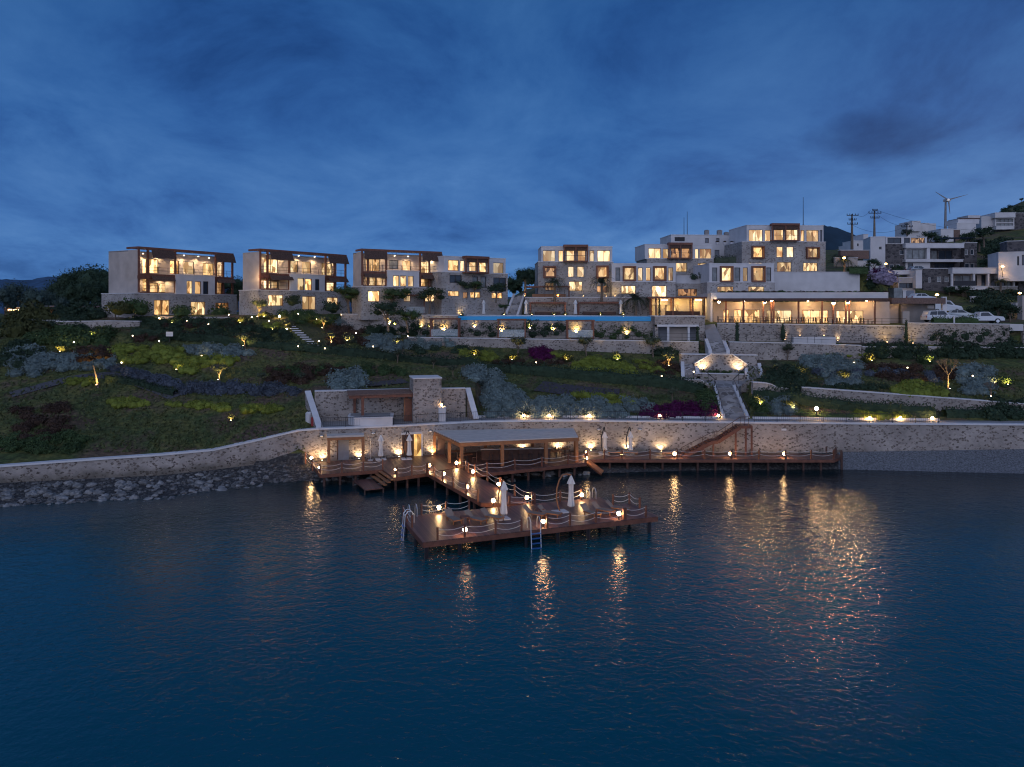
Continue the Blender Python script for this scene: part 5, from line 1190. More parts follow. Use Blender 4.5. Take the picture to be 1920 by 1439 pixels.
# ------------------------------------------------ closed umbrellas
def umbrella(base, label, hgt=2.6, curved=False, basemat='white', rz=0, pole=True, arm=None):
    root = empty('closed_umbrella', base, label, 'umbrella', None); x, y, z = base; can = MB(); n = 14; prof = [(.03,hgt),(.10,hgt-.10),(.24,hgt-.48),(.29,hgt-.62),(.17,hgt-.66),(.16,hgt-1.1),(.18,hgt-1.6),(.25,.42),(.20,.36)]
    ox, oy = (0,0)
    if curved: ox, oy = curved
    b = len(can.v)
    for i, (r, zz) in enumerate(prof):
        for k in range(n):
            a = 2*math.pi*k/n; rr = r*(1+(.16 if i > 1 else .05)*(1 if k % 2 else -1)); can.v.append((x+ox+rr*math.cos(a), y+oy+rr*math.sin(a), z+zz))
    for i in range(len(prof)-1):
        for k in range(n): k2 = (k+1) % n; can.f.append((i*n+k, (i+1)*n+k, (i+1)*n+k2, i*n+k2))
    can.f.append(tuple(range(n))); can.f.append(tuple((len(prof)-1)*n+k for k in reversed(range(n))))
    can.build('canopy', M['canvas'], root)
    if curved:
        pts = [(x, y, z)]
        L_ = [(0,.0,0),(-.18,0,.5),(-.28,0,1.1),(-.25,0,1.8),(-.08,0,2.4),(.2,0,2.78),(.6,0,2.84),(1,0,hgt+.04)]
        pts = [(x+ox*(q[0] if q[0] > 0 else q[0]*.9/max(.3,abs(ox))*abs(ox)) if False else x+(ox*q[0] if q[0] > 0 else q[0]*math.copysign(1,ox)), y+(oy*max(q[0],0)), z+q[2]) for q in L_]
        MB().tube(pts, .055, 7).build('pole', M['wood_orange'] if curved and basemat == 'white' else M['metal'], root)
    else: MB().tube([(x,y,z),(x,y,z+hgt+.08)], .03, 6).build('pole', M['wood_dark'], root)
    for sx_ in (-.28,.28): MB().cbox((x+sx_*math.cos(rz),y+sx_*math.sin(rz),z), .5, .9, .08, rz).build('base_slab', M['white'], root)
    return root
umbrella(plat(6.75, 3.4), 'closed white umbrella beside the walkway end on the platform', 2.75, (.15,0), rz=a21)
umbrella(plat(11.5, 3.6), 'closed white umbrella hanging from a curved brown pole on the platform', 2.7, (.85,.3), rz=a21)
umbrella(D_(714,862), 'left closed white umbrella on the shore deck by the shelter', 2.5, rz=a17)
umbrella(D_(762,861), 'closed white umbrella in front of the lit doorway', 2.5, (.3,0), 'm', a17)
umbrella(D_(1132,851), 'left closed white umbrella on the narrow deck by the wall', 2.3, (.12,0), 'm')
umbrella(D_(1179,851), 'right closed white umbrella on the narrow deck by the wall', 2.35, (.18,0), 'm')
for px, py, Y, lb in ((842,586,118.6,'closed white umbrella behind the pool left of the garden, leftmost of the upper ones'),(907,586,118.6,'closed white umbrella behind the pool left end'),(986,590,118.2,'closed white umbrella left of the left cabana'),(1079,590,117.8,'closed white umbrella between the two cabanas'),(1164,590,117.6,'closed white umbrella right of the right cabana')):
    p = PY(px, py, Y); p.z = 15.3; umbrella(p, lb, 2.6)
# outdoor shower pole
p = D_(695,863); root = empty('shower', p, 'thin steel shower pole against the wall left of the umbrella', 'shower'); MB().tube([p, p+Vector((0,0,2.1)), p+Vector((.1,-.2,2.25)), p+Vector((.1,-.35,2.2))], .03, 6).build('pole', M['steel'], root); MB().cbox(p, .5, .5, .05).build('base', M['steel'], root)
# ---------------------------------------------------------------- vegetation templates
def shell(r, sq=.8, seed=0, amp=.22, fill=.25):
    def pos():
        d = Vector((random.gauss(0,1),random.gauss(0,1),random.gauss(0,1))).normalized()
        if d.z < -.35: d.z = -d.z
        k = 1+amp*2*noise.noise(d*1.7+Vector((seed*3.1, seed*1.7, 0))); k *= (1-fill*random.random()**2)
        return Vector((d.x*r*k, d.y*r*k, d.z*r*sq*k)), d
    return pos
def shrub_t(mat, seed, n=320, size=.2, sq=.8, amp=.22, name='shrub'):
    random.seed(seed); mb = MB(); mb.blob((0,0,0), .70, sq, seed, amp, 2)
    mb.leaves(n, shell(1.0, sq, seed, amp), size); o = mb.build(name, L[mat], loc=(0,0,0)); BASE[o] = Vector(); KIDS[o] = []; TEMPL.append(o); return o
def mound_t(mat, seed, name='mounded_shrub'):
    random.seed(seed); mb = MB()
    for i in range(6):
        a = random.uniform(0, 6.28); r = random.uniform(.1, .6); mb.blob((r*math.cos(a), r*math.sin(a), random.uniform(-.05,.15)), random.uniform(.4,.55), .8, seed+i, .18, 2)
    mb.leaves(230, shell(.88, .72, seed, .15, .25), .17); o = mb.build(name, L[mat], loc=(0,0,0)); BASE[o] = Vector(); KIDS[o] = []; TEMPL.append(o); return o
S = {}
for k, (m_, nm) in {'dark':('dark','shrub'),'green':('green','shrub'),'olive':('olive','shrub'),'brown':('brown','brown_shrub'),'silver':('silver','silver_shrub'),'lav':('lav','lavender_shrub'),'magenta':('magenta','flowering_shrub'),'pink':('pink','flowering_shrub'),'gold':('gold','conifer_shrub')}.items():
    S[k] = [shrub_t(m_, 11*i+len(k), 330 if k != 'silver' else 380, .21 if k != 'silver' else .18, .78, .25, nm) for i in range(3)]
S['yellow'] = [mound_t('yellow', 50+i) for i in range(3)]
def put(kind, p, r, label, group=None, cat='shrub', hs=1.0):
    o = random.choice(S[kind]); q = dup(o, p, random.uniform(0, 6.28), (r*random.uniform(.9,1.15), r*random.uniform(.9,1.15), r*hs*random.uniform(.85,1.15)), label, group); q['category'] = cat
    if 'groundcover' in label: q.name = 'groundcover_plant'; q['category'] = 'plant'
    elif 'terrace bed' in label or 'parking wall' in label or 'foundation' in label: q.name = 'bush'
    elif 'roof' in label or 'planter' in label: q.name = 'small_plant'
    return q
def bed(kind, poly, n, r, label, group, cat='shrub', hs=1.0, dz=.1, seed=1, upper=None):
    """scatter plants over a polygon in the photograph, each standing on the hillside"""
    random.seed(seed); xs = [p[0] for p in poly]; ys = [p[1] for p in poly]; k = 0; tries = 0; pts = []
    def inside(x, y):
        c = False; j = len(poly)-1
        for i in range(len(poly)):
            if (poly[i][1] > y) != (poly[j][1] > y) and x < (poly[j][0]-poly[i][0])*(y-poly[i][1])/(poly[j][1]-poly[i][1])+poly[i][0]: c = not c
            j = i
        return c
    while k < n and tries < n*60:
        tries += 1; x, y = random.uniform(min(xs), max(xs)), random.uniform(min(ys), max(ys))
        if not inside(x, y): continue
        p = T_(x, y, r*dz)
        if any((p-q).length < r*.95 for q in pts) and tries < n*40: continue
        pts.append(p); put(kind, p, r*random.uniform(.8,1.2), label, group, cat, hs); k += 1
def rectp(x0, y0, x1, y1): return [(x0,y0),(x1,y0),(x1,y1),(x0,y1)]
YG = 'yellow green mounded shrubs'
bed('yellow', [(203,662),(235,652),(338,656),(338,682),(300,684),(215,678)], 26, 1.0, 'yellow green mounded shrub in the wide bed left of the uplit tree', YG, seed=2)
bed('yellow', [(338,684),(360,676),(440,673),(440,682),(380,692),(352,704),(338,700)], 15, .95, 'yellow green mounded shrub in the bed ending at the uplit forked tree', YG, seed=3)
bed('yellow', rectp(126,713,170,723), 6, .75, 'yellow green mounded shrub in the clump below the gravel path', YG, seed=4)
bed('yellow', [(204,752),(240,750),(262,754),(270,762),(225,763)], 9, .75, 'yellow green mounded shrub in the left end of the lower row', YG, seed=5)
bed('yellow', rectp(316,757,336,764), 2, .7, 'small yellow green mound between two lower rows', YG, seed=6)
bed('yellow', [(356,760),(430,763),(430,771),(370,768)], 11, .75, 'yellow green mounded shrub in the middle of the lower row', YG, seed=7)
bed('yellow', rectp(456,765,530,774), 11, .75, 'yellow green mounded shrub in the right end of the lower row', YG, seed=8)
bed('yellow', [(846,661),(900,664),(925,668),(932,680),(905,680),(880,672)], 15, .85, 'yellow green mounded shrub in the bed below the leftmost swing frame', YG, seed=9)
bed('yellow', [(1078,684),(1110,676),(1150,682),(1186,692),(1182,706),(1120,702),(1080,696)], 26, .95, 'yellow green mounded shrub in the bed right of the round magenta bush', YG, seed=10)
bed('yellow', [(1032,664),(1060,668),(1080,676),(1060,674)], 5, .7, 'yellow green mounded shrub in the thin strip beside the magenta bush', YG, seed=11)
bed('yellow', [(1188,678),(1210,680),(1236,692),(1232,702),(1215,694)], 9, .8, 'yellow green mounded shrub in the short bed left of the stone niche', YG, seed=12)
bed('yellow', [(1075,742),(1110,741),(1175,750),(1182,760),(1120,756)], 13, .85, 'yellow green mounded shrub above the silver bushes by the sea wall', YG, seed=13)
bed('yellow', [(1674,736),(1690,718),(1730,722),(1765,735),(1764,744),(1700,742)], 17, 1.0, 'yellow green mounded shrub in the big clump above the slanting wall', YG, seed=14)
bed('yellow', rectp(1598,776,1698,785), 14, .7, 'yellow green mounded shrub in the row behind the sea wall lamps', YG, seed=15)
bed('yellow', rectp(1540,664,1625,674), 7, .7, 'yellow green mounded shrub along the foot of the wall above the silver shrubs', YG, seed=16)
bed('yellow', rectp(497,606,540,620), 6, .8, 'yellow green mounded shrub beside the lawn lamp below the second villa', YG, seed=17)
SG = 'silver leaved shrubs'
bed('silver', rectp(624,706,674,732), 9, 1.25, 'silver leaved shrub in the round clump above the terrace wall', SG, seed=20)
bed('silver', [(868,700),(905,698),(935,712),(960,735),(985,765),(975,780),(920,782),(905,760),(915,740),(890,715)], 42, 1.1, 'silver leaved shrub in the broad swath right of the stone tower', SG, seed=21)
bed('silver', [(985,765),(1010,755),(1060,752),(1100,760),(1160,765),(1170,781),(1000,782)], 26, 1.05, 'silver leaved shrub in the row behind the sea wall', SG, seed=22)
bed('silver', rectp(1178,753,1215,770), 6, 1.0, 'silver leaved shrub left of the magenta hedge', SG, seed=23)
bed('silver', [(685,636),(720,630),(760,640),(770,655),(735,660),(700,655)], 18, 1.0, 'silver leaved shrub in the curved bed left of the swing frame wall', SG, seed=24)
bed('silver', rectp(770,640,860,655), 10, .9, 'silver leaved shrub along the foot of the long retaining wall', SG, seed=25)
bed('silver', rectp(28,660,75,706), 12, 1.2, 'silver leaved shrub in the clump at the far left of the slope', SG, seed=26)
bed('silver', rectp(75,672,215,694), 20, 1.0, 'silver leaved shrub in the row left of the yellow bed', SG, seed=27)
bed('silver', [(336,656),(400,655),(470,662),(468,672),(360,672)], 16, .95, 'silver leaved shrub in the row left of the uplit tree', SG, seed=28)
bed('silver', rectp(625,600,660,612), 6, .9, 'silver leaved shrub at the left end of the pergola terrace wall', SG, seed=29)
bed('silver', [(1495,670),(1560,672),(1620,690),(1615,700),(1540,698),(1500,688)], 24, 1.05, 'silver leaved shrub in the bed under the plain retaining wall', SG, seed=30)
bed('silver', rectp(1550,706,1605,724), 9, 1.0, 'silver leaved shrub in the lower right garden patch', SG, seed=31)
bed('silver', [(1795,700),(1850,685),(1862,735),(1815,745)], 14, 1.1, 'silver leaved shrub right of the bare tree', SG, seed=32)
bed('silver', rectp(1425,752,1480,776), 9, .85, 'silver leaved shrub right of the lower stairs', SG, seed=33)
bed('lav', [(330,727),(420,724),(560,733),(560,741),(430,738),(345,738)], 26, .9, 'greyish lavender shrub in the low row across the left slope', 'lavender shrubs', seed=34)
bed('lav', [(210,693),(270,700),(330,722),(320,730),(250,710)], 14, .9, 'greyish lavender shrub in the row above the gravel path', 'lavender shrubs', seed=35)
bed('lav', rectp(1520,700,1760,716), 18, .8, 'greyish low shrub on the dark slope right of the stairs', 'lavender shrubs', seed=36)
bed('magenta', [(988,668),(1000,657),(1030,660),(1030,676),(995,677)], 9, .9, 'magenta flowering shrub in the round clump below the swing frames', 'magenta flowering shrubs', seed=37)
bed('magenta', rectp(1205,764,1335,781), 26, .85, 'magenta flowering shrub in the hedge left of the lower stairs', 'magenta flowering shrubs', seed=38)
bed('green', rectp(1316,742,1328,775), 6, 1.0, 'green shrub bordering the left side of the lower stairs', 'shrubs by the lower stairs', seed=39)
bed('green', [(1414,748),(1424,750),(1440,780),(1426,782)], 9, .9, 'green shrub bordering the right side of the lower stairs', 'shrubs by the lower stairs', seed=40)
DG = 'dark green shrubs'
bed('dark', rectp(765,655,900,664), 8, .9, 'dark green shrub on the slope under the long retaining wall', DG, seed=41)
bed('dark', rectp(775,612,860,634), 10, 1.0, 'dark green shrub behind the leftmost swing frame', DG, seed=42)
bed('dark', rectp(860,612,1060,630), 22, .95, 'dark green shrub in the terrace bed between the swing frames', DG, seed=43)
bed('green', rectp(1115,616,1225,634), 14, .85, 'green shrub in the terrace bed left of the kiosk', DG, seed=44)
bed('dark', rectp(1625,655,1920,672), 34, 1.35, 'dark green shrub in the long hedge below the parking wall', DG, seed=45)
bed('dark', rectp(1742,620,1895,640), 16, .95, 'dark green shrub along the foot of the parking wall', DG, seed=46)
bed('dark', rectp(0,650,60,690), 9, 1.4, 'dark green shrub at the far left edge of the slope', DG, seed=47)
bed('green', rectp(60,622,200,648), 22, 1.3, 'green shrub in the thicket below the far left trees', DG, seed=48)
bed('dark', rectp(120,600,170,622), 7, 1.3, 'dark shrub before the pinkish low wall', DG, seed=49)
bed('dark', rectp(232,600,470,612), 20, .8, 'dark shrub along the lawn edge below the leftmost villa', DG, seed=50)
bed('dark', rectp(290,608,470,640), 26, 1.0, 'dark purplish groundcover shrub on the slope under the leftmost villa', DG, seed=51)
bed('brown', rectp(260,612,470,640), 16, .85, 'brown groundcover shrub on the slope under the leftmost villa', 'brown shrubs', seed=52)
bed('green', rectp(485,578,600,592), 16, .95, 'green shrub in the hedge before the second villa', DG, seed=53)
bed('green', rectp(545,596,640,606), 14, .8, 'green shrub along the lit lawn edge', DG, seed=54)
bed('brown', rectp(615,612,690,650), 18, .85, 'brown shrub on the slope right of the garden steps', 'brown shrubs', seed=55)
bed('dark', rectp(440,620,540,640), 14, .85, 'dark shrub on the slope left of the garden steps', DG, seed=56)
bed('dark', rectp(690,600,790,628), 18, 1.05, 'dark shrub below the pergola terrace wall', DG, seed=57)
bed('brown', rectp(500,690,640,720), 22, .8, 'brownish shrub on the middle left slope', 'brown shrubs', seed=58)
bed('green', rectp(500,690,760,706), 22, .8, 'green shrub on the grass bank above the stone tower', DG, seed=59)
bed('brown', rectp(20,760,140,830), 22, .8, 'brown groundcover shrub on the lower left slope', 'brown shrubs', seed=60)
bed('green', rectp(0,820,160,850), 18, .8, 'green groundcover shrub behind the low left wall', DG, seed=61)
bed('brown', rectp(930,680,1060,692), 12, .7, 'brown groundcover shrub beside the dark hedge', 'brown shrubs', seed=62)
bed('dark', rectp(1440,700,1500,735), 12, 1.2, 'dark green shrub in the mass right of the niche', DG, seed=63)
bed('dark', rectp(1490,725,1760,732), 12, .7, 'dark low shrub just above the slanting wall', DG, seed=64)
bed('brown', rectp(1620,690,1800,715), 22, .85, 'brown shrub on the dark right hand slope', 'brown shrubs', seed=65)
bed('dark', rectp(1860,760,1920,785), 9, 1.2, 'dark green shrub at the right edge under the slanting wall', DG, seed=66)
bed('dark', rectp(1230,655,1270,668), 5, .9, 'dark shrub at the wall left of the upper stairs', DG, seed=67)
bed('brown', rectp(1200,684,1275,705), 10, .7, 'brown groundcover shrub left of the niche wall', 'brown shrubs', seed=68)
bed('green', rectp(1310,696,1396,700), 8, .4, 'small green plant in the lit niche planter', 'niche plants', 'plant', dz=-.1, seed=69)
bed('dark', rectp(1480,548,1680,552), 0, .5, 'x', None)
f = Fac(1337,111,-6)
for i, px in enumerate(list(range(1450,1478,9))+list(range(1490,1660,11))+list(range(1345,1450,13))):
    t, _ = f.at(px, 549, -6); p = Vector(f.w(t, -5 if px > 1450 else -1, f.z(549))); put('brown' if i % 2 else 'green', p, .55, 'low plant in the planting strip on the restaurant roof', 'roof plants', 'plant', .7)
for px, py, Y, r in ((1301,521,127,.8),(1320,520,127,1.0),(1335,519,127,1.0)): put('dark', PY(px,py,Y), r, 'dark potted shrub on the white planter terrace of the annex', 'annex shrubs')
bed('dark', rectp(1815,562,1900,598), 12, 1.7, 'dark bush on the bank under the lower right house', DG, seed=81)
bed('dark', rectp(1835,455,1920,474), 10, 1.8, 'dark bush on the slope beside the upper right house', DG, seed=82)
bed('dark', rectp(1625,500,1690,538), 8, 1.5, 'dark bush behind the white wall near the flowering shrub', DG, seed=83)
bed('olive', rectp(1560,488,1650,508), 9, 1.4, 'green bush along the brown boundary wall', DG, seed=84)
bed('dark', rectp(1872,390,1925,404), 14, 1.3, 'dark scrub bush on the hill crest at the right edge', DG, seed=85)
# villa foundation shrubs
for kind, px, py, Y, r, lb in (('green',340,586,106.5,1.5,'round green bush between the two bright ground floor windows of the leftmost villa'),('green',414,592,116,1.7,'round green bush before the last ground floor window of the leftmost villa'),
    ('gold',225,580,104,1.6,'left of three green bushes at the end of the leftmost villa'),('green',243,578,106,1.7,'middle of three green bushes at the end of the leftmost villa'),('green',262,580,106,1.6,'right of three green bushes at the end of the leftmost villa'),
    ('dark',549,565,110,1.3,'dark bush between two ground floor windows of the second villa'),('dark',623,578,113,1.6,'dark bush before the last window of the second villa'),
    ('pink',1655,521,128,2.0,'pale pink flowering bush hanging over the white wall'),('pink',1665,526,127,1.6,'lower pale flowering bush over the glass fence'),('magenta',1645,513,129,1.2,'reddish bush on top of the white wall')):
    put(kind, PY(px,py,Y), r, lb)
bed('dark', rectp(60,585,200,598), 16, 1.9, 'dark undergrowth shrub at the feet of the far left trees', DG, seed=71)
bed('gold', rectp(22,600,92,630), 8, 1.8, 'yellowish conifer shrub before the far left trees', 'yellowish conifer shrubs', hs=1.3, seed=70)
# ------------------------------------------------ hedges: one thing each, leaves over a rounded core
def hedge(pts, wdt, hgt, mat, label, dens_=85, size=.22, name='hedge'):
    random.seed(len(pts)*7+int(pts[0][0])); P = [T(*p) if len(p) == 2 else Vector(p) for p in pts]; Q = []
    for a, b in zip(P, P[1:]):
        n = max(2, int((b-a).length/1.0))
        for i in range(n): q = a.lerp(b, i/n); Q.append(q)
    Q.append(P[-1])
    if len(pts[0]) == 2:
        for q in Q: q.z = ground_z(q.x, q.y)
    core = MB(); prof = [(-.5,-.2),(-.5,.55),(-.32,.93),(.0,1.0),(.32,.93),(.5,.55),(.5,-.2)]; m_ = len(prof)
    fr = []
    for i, q in enumerate(Q):
        d = (Q[min(i+1,len(Q)-1)]-Q[max(i-1,0)]); n = Vector((-d.y, d.x, 0)).normalized(); k = 1+.25*noise.noise(q*.6); fr.append((q, n, k))
        for a, z in prof: p = q+n*(a*wdt*k*.78); core.v.append((p.x, p.y, q.z+z*hgt*k*.80))
    for i in range(len(Q)-1):
        for k in range(m_-1): core.f.append((i*m_+k, i*m_+k+1, (i+1)*m_+k+1, (i+1)*m_+k))
    def pos():
        i = random.randrange(len(fr)-1); t = random.random(); q, n, k = fr[i]; q = q.lerp(fr[i+1][0], t); j = random.random()*(m_-1); jj = int(j); a0, a1 = prof[jj], prof[jj+1]; w_ = j-jj
        a = a0[0]+(a1[0]-a0[0])*w_; z = a0[1]+(a1[1]-a0[1])*w_; nn = (n*a+Vector((0,0,z*.8))).normalized()
        kk = k*random.uniform(.8,1.18); return q+n*(a*wdt*kk)+Vector((0,0,z*hgt*kk)), nn
    L_ = sum((b-a).length for a, b in zip(Q, Q[1:])); core.leaves(int(L_*dens_*(wdt+hgt)/2), pos, size)
    return tag(core.build(name, L[mat], loc=P[0]), label, 'hedge')
hedge([(250,628),(330,634),(400,640),(470,648),(540,655),(600,660)], 1.3, 1.0, 'dark', 'dark hedge running under the leftmost villa slope to the garden steps')
hedge([(600,660),(680,668),(760,677),(830,686),(900,692),(960,698)], 1.4, 1.1, 'dark', 'dark flowering hedge in the middle of the slope right of the garden steps')
hedge([(960,698),(1030,704),(1100,712),(1170,718),(1240,724),(1290,731),(1322,738)], 1.7, 1.3, 'dark', 'thick dark hedge descending to the left of the double stairs')
hedge([(1412,744),(1440,748),(1500,755),(1560,764),(1620,771),(1680,776),(1750,780)], 1.8, 1.2, 'dark', 'thick dark hedge under the slanting wall right of the stairs')
hedge([(1770,781),(1830,782),(1900,783),(2000,785)], 1.4, 1.0, 'dark', 'dark hedge at the far right end below the slanting wall')
hedge([(330,742),(300,735),(260,722),(200,712)], 1.0, .7, 'dark', 'low dark hedge along the gravel path')
hedge([(0,612),(60,616),(110,618)], 1.5, 1.1, 'dark', 'dark hedge below the far left conifers')
hedge([(1485,775),(1540,783),(1600,785)], .8, .5, 'green', 'low green edging behind the sea wall right of the lamp post')
p0, p1 = PY(1748,603,107), PY(1832,604,106.6); hedge([tuple(p0+Vector((0,0,-.3))), tuple(p1+Vector((0,0,-.3)))], 1.2, 1.0, 'green', 'clipped green hedge in front of the white cars')
for a, b, Y, lb in (((1590,512),(1625,512),128.5,'green hedge on the white wall left of the flowering bush'),): 
    p0, p1 = PY(*a, Y), PY(*b, Y); hedge([tuple(p0), tuple(p1)], 1.2, 1.0, 'green', lb)
# ------------------------------------------------ trees
def tree_t(mat, seed, hgt=5.0, cr=2.0, trunk=.14, n=900, size=.26, cz=.62, sq=.75, clumps=9, lean=.1, fork=3, dense=True, core=.55):
    random.seed(seed); r = empty('tree', (0,0,0), 'x', 'tree'); KR = hgt*cz; tb = MB()
    base = Vector((0,0,-.3)); f0 = Vector((lean*hgt*.2, random.uniform(-.1,.1), hgt*.32)); tb.tube([base, f0*.5, f0], [trunk*1.2, trunk, trunk*.85], 7)
    cr_ = MB(); cl = []
    for i in range(clumps):
        a = 6.28*i/clumps+random.uniform(-.4,.4); rr = cr*random.uniform(.25,.75) if i else 0; z = KR+random.uniform(-.35,.45)*cr*sq*1.1
        cl.append((Vector((rr*math.cos(a)+lean*hgt*.3, rr*math.sin(a), z)), cr*random.uniform(.36,.55)))
    for i in range(fork*2):
        c, s_ = cl[i % len(cl)]; m_ = f0.lerp(c, .5)+Vector((random.uniform(-.2,.2), random.uniform(-.2,.2), .1)); tb.tube([f0, m_, c], [trunk*.55, trunk*.35, trunk*.12], 5)
    tb.build('trunk', M['bark'], r)
    for i, (c, s_) in enumerate(cl):
        if dense: cr_.blob(c, s_*core, sq, seed+i, .3, 1)
        sh = shell(s_, sq, seed+i, .3, .6)
        def pos(c=c, sh=sh):
            p, d = sh(); 
            if random.random() < .3: p.z = -p.z*.7
            return p+c, d
        cr_.leaves(n//clumps, pos, size)
    cr_.build('crown', L[mat], r); return template(r)
TR = {'olive': [tree_t('olive', 101, 3.6, 1.5, .13, 620, .2, .72, .8, 7, .2), tree_t('olive', 102, 3.8, 1.7, .12, 700, .2, .7, .75, 8, -.25)],
 'green': [tree_t('green', 103, 5, 2.1, .13, 1000, .26, .66, .8, 10), tree_t('dark', 104, 5, 2.0, .14, 1000, .26, .66, .85, 10)],
 'big': [tree_t('dark', 105, 10, 4.0, .3, 4200, .36, .50, 1.25, 22, .05, core=.6), tree_t('dark', 106, 10, 3.7, .3, 4200, .36, .50, 1.35, 20, -.05, core=.6)],
 'mist': [tree_t('misty', 107, 7, 2.6, .18, 2600, .26, .5, 1.3, 14, .05, core=.55), tree_t('misty', 108, 7, 2.3, .18, 2600, .26, .5, 1.6, 14, .0, core=.55)],
 'sparse': [tree_t('green', 109, 3, .9, .07, 160, .16, .75, .8, 5, .1, dense=False), tree_t('olive', 110, 3, .8, .07, 130, .16, .75, .8, 5, -.1, dense=False)]}
def tree(kind, px, py, hpx, label, Y=None, name='tree', i=None, wide=1.0, z=None):
    p = T(px, py) if Y is None else PY(px, py, Y)
    if z is not None: p.z = z
    t = TR[kind][random.randrange(2) if i is None else i]; hb = {'olive':3.9,'green':5.6,'big':11.5,'mist':8.2,'sparse':3.2}[kind]
    s_ = hpx*p.y/F/hb; o = dup(t, p, random.uniform(0,6.28), (s_*wide, s_*wide, s_), label); o.name = name; return o
random.seed(5)
for px, py, h_, Y, lb in ((108,590,72,138,'dark tree at the left of the tall dark group'),(132,590,98,142,'tallest dark tree in the group left of the leftmost villa'),(160,588,108,146,'broad dark tree crown in the middle of the left group'),(186,588,96,140,'dark tree touching the bare side wall of the leftmost villa'),(92,590,52,130,'small dark tree at the left foot of the tall dark group'),(146,592,82,134,'dark tree low in front of the tall dark group'),(174,590,76,132,'dark tree in front of the one at the bare side wall'),
    (445,580,72,138,'dark tree seen between the first and second villas'),(462,580,55,150,'dark tree behind the left edge of the second villa'),(660,575,50,145,'dark tree between the second and third villas'),(748,560,96,150,'dark treetop showing over the roof of the third villa'),
    (965,560,52,150,'dark tree left of the upper terrace'),(985,545,50,160,'dark tree on the slope left of the white topped house'),(1003,540,46,155,'dark tree beside the stone base of the white topped house')):
    tree('big', px, py, h_, lb, Y, 'broadleaf_tree', wide=1.15)
for px, py, h_, Y, lb in ((12,595,72,118,'misty grey green tree at the left picture edge'),(38,592,80,122,'pointed grey green tree second from the left edge'),(62,594,70,118,'grey green tree third from the left edge'),(84,594,66,124,'grey green tree before the dark group'),(-30,596,76,118,'grey green tree outside the left picture edge'),(118,596,50,116,'greyish tree in front of the tall dark trees')):
    tree('mist', px, py, h_, lb, Y, 'willowy_tree', wide=1.1)
for px, py, h_, lb in ((216,603,42,'olive tree beside the garden lamp at the end of the leftmost villa'),(484,598,42,'broad uplit olive tree in front of the second villa'),(537,622,26,'small uplit olive by the top of the garden steps'),(606,620,30,'uplit leaning olive right of the garden steps'),(622,648,30,'uplit round olive in the middle of the left slope'),
    (460,653,32,'uplit olive with pale trunk above the dark hedge'),(412,718,40,'uplit forked olive at the end of the yellow bed'),(487,722,26,'dark young olive below the yellow bed'),(435,795,20,'young tree with glowing yellow foliage on the lower left slope'),(745,680,28,'bare stemmed olive in the dark hedge below the silver bed'),(812,692,24,'small olive beside the middle hedge'),(850,708,26,'leaning young olive above the silver swath'),
    (945,698,20,'thin young tree at the middle hedge'),(1252,690,34,'uplit slender olive left of the niche'),(1457,706,36,'uplit twisted olive right of the niche'),(1424,764,26,'small uplit olive right of the lower stairs'),(1260,754,30,'leaning young olive above the magenta hedge'),(1476,676,36,'young olive before the retaining wall right of the niche'),(970,670,44,'loose green tree against the long retaining wall'),(1100,668,42,'dark green tree against the middle of the retaining wall'),(1225,670,44,'dense green tree against the retaining wall left of the upper stairs'),
    (1158,678,22,'small uplit tree before the warm lit wall patch'),(565,722,26,'dark sapling above the terrace parapet')):
    tree('olive', px, py, h_, lb, name='olive_tree')
for px, py, h_, Y, lb in ((655,588,58,113,'round dark tree between the second villa and the pergola'),(738,588,56,112.5,'dark reddish tree between the two garden pergolas'),(805,586,54,114,'round tree in front of the right end of the third villa'),(728,618,60,108,'large dark tree standing below the pergola terrace'),(765,622,46,108,'dark tree right of the uplit trunk below the pergola terrace'),
    (868,562,44,118,'green tree before the dark window of the two tone house'),(890,560,38,118.5,'reddish green tree before the two tone house'),(930,566,40,118,'dark tree before the right end of the two tone house'),(945,588,20,117,'small tree by the grey garden stairs')):
    tree('green', px, py, h_*1.05, lb, Y, 'garden_tree', wide=1.5)
for px, py, h_, lb in ((177,688,58,'dark umbrella shaped tree with a long uplit trunk on the left slope'),):
    p = T(184, 728); r = empty('umbrella_tree', p, lb, 'tree'); s_ = p.y/F
    MB().tube([p, p+Vector((-.2,0,1.3)), p+Vector((-.55,0,2.6))], [.13,.1,.08], 7).build('trunk', M['bark'], r)
    random.seed(8); cr_ = MB(); 
    for i in range(9):
        c = p+Vector((-.6+random.uniform(-1.7,1.7), random.uniform(-1,1), 3.5+random.uniform(-.4,.9))); cr_.blob(c, .55, .6, i, .3, 1); sh = shell(.95, .6, i, .3, .5); cr_.leaves(140, lambda c=c, sh=sh: ((lambda q: (q[0]+c, q[1]))(sh())), .22)
    cr_.build('crown', L['brown'], r)
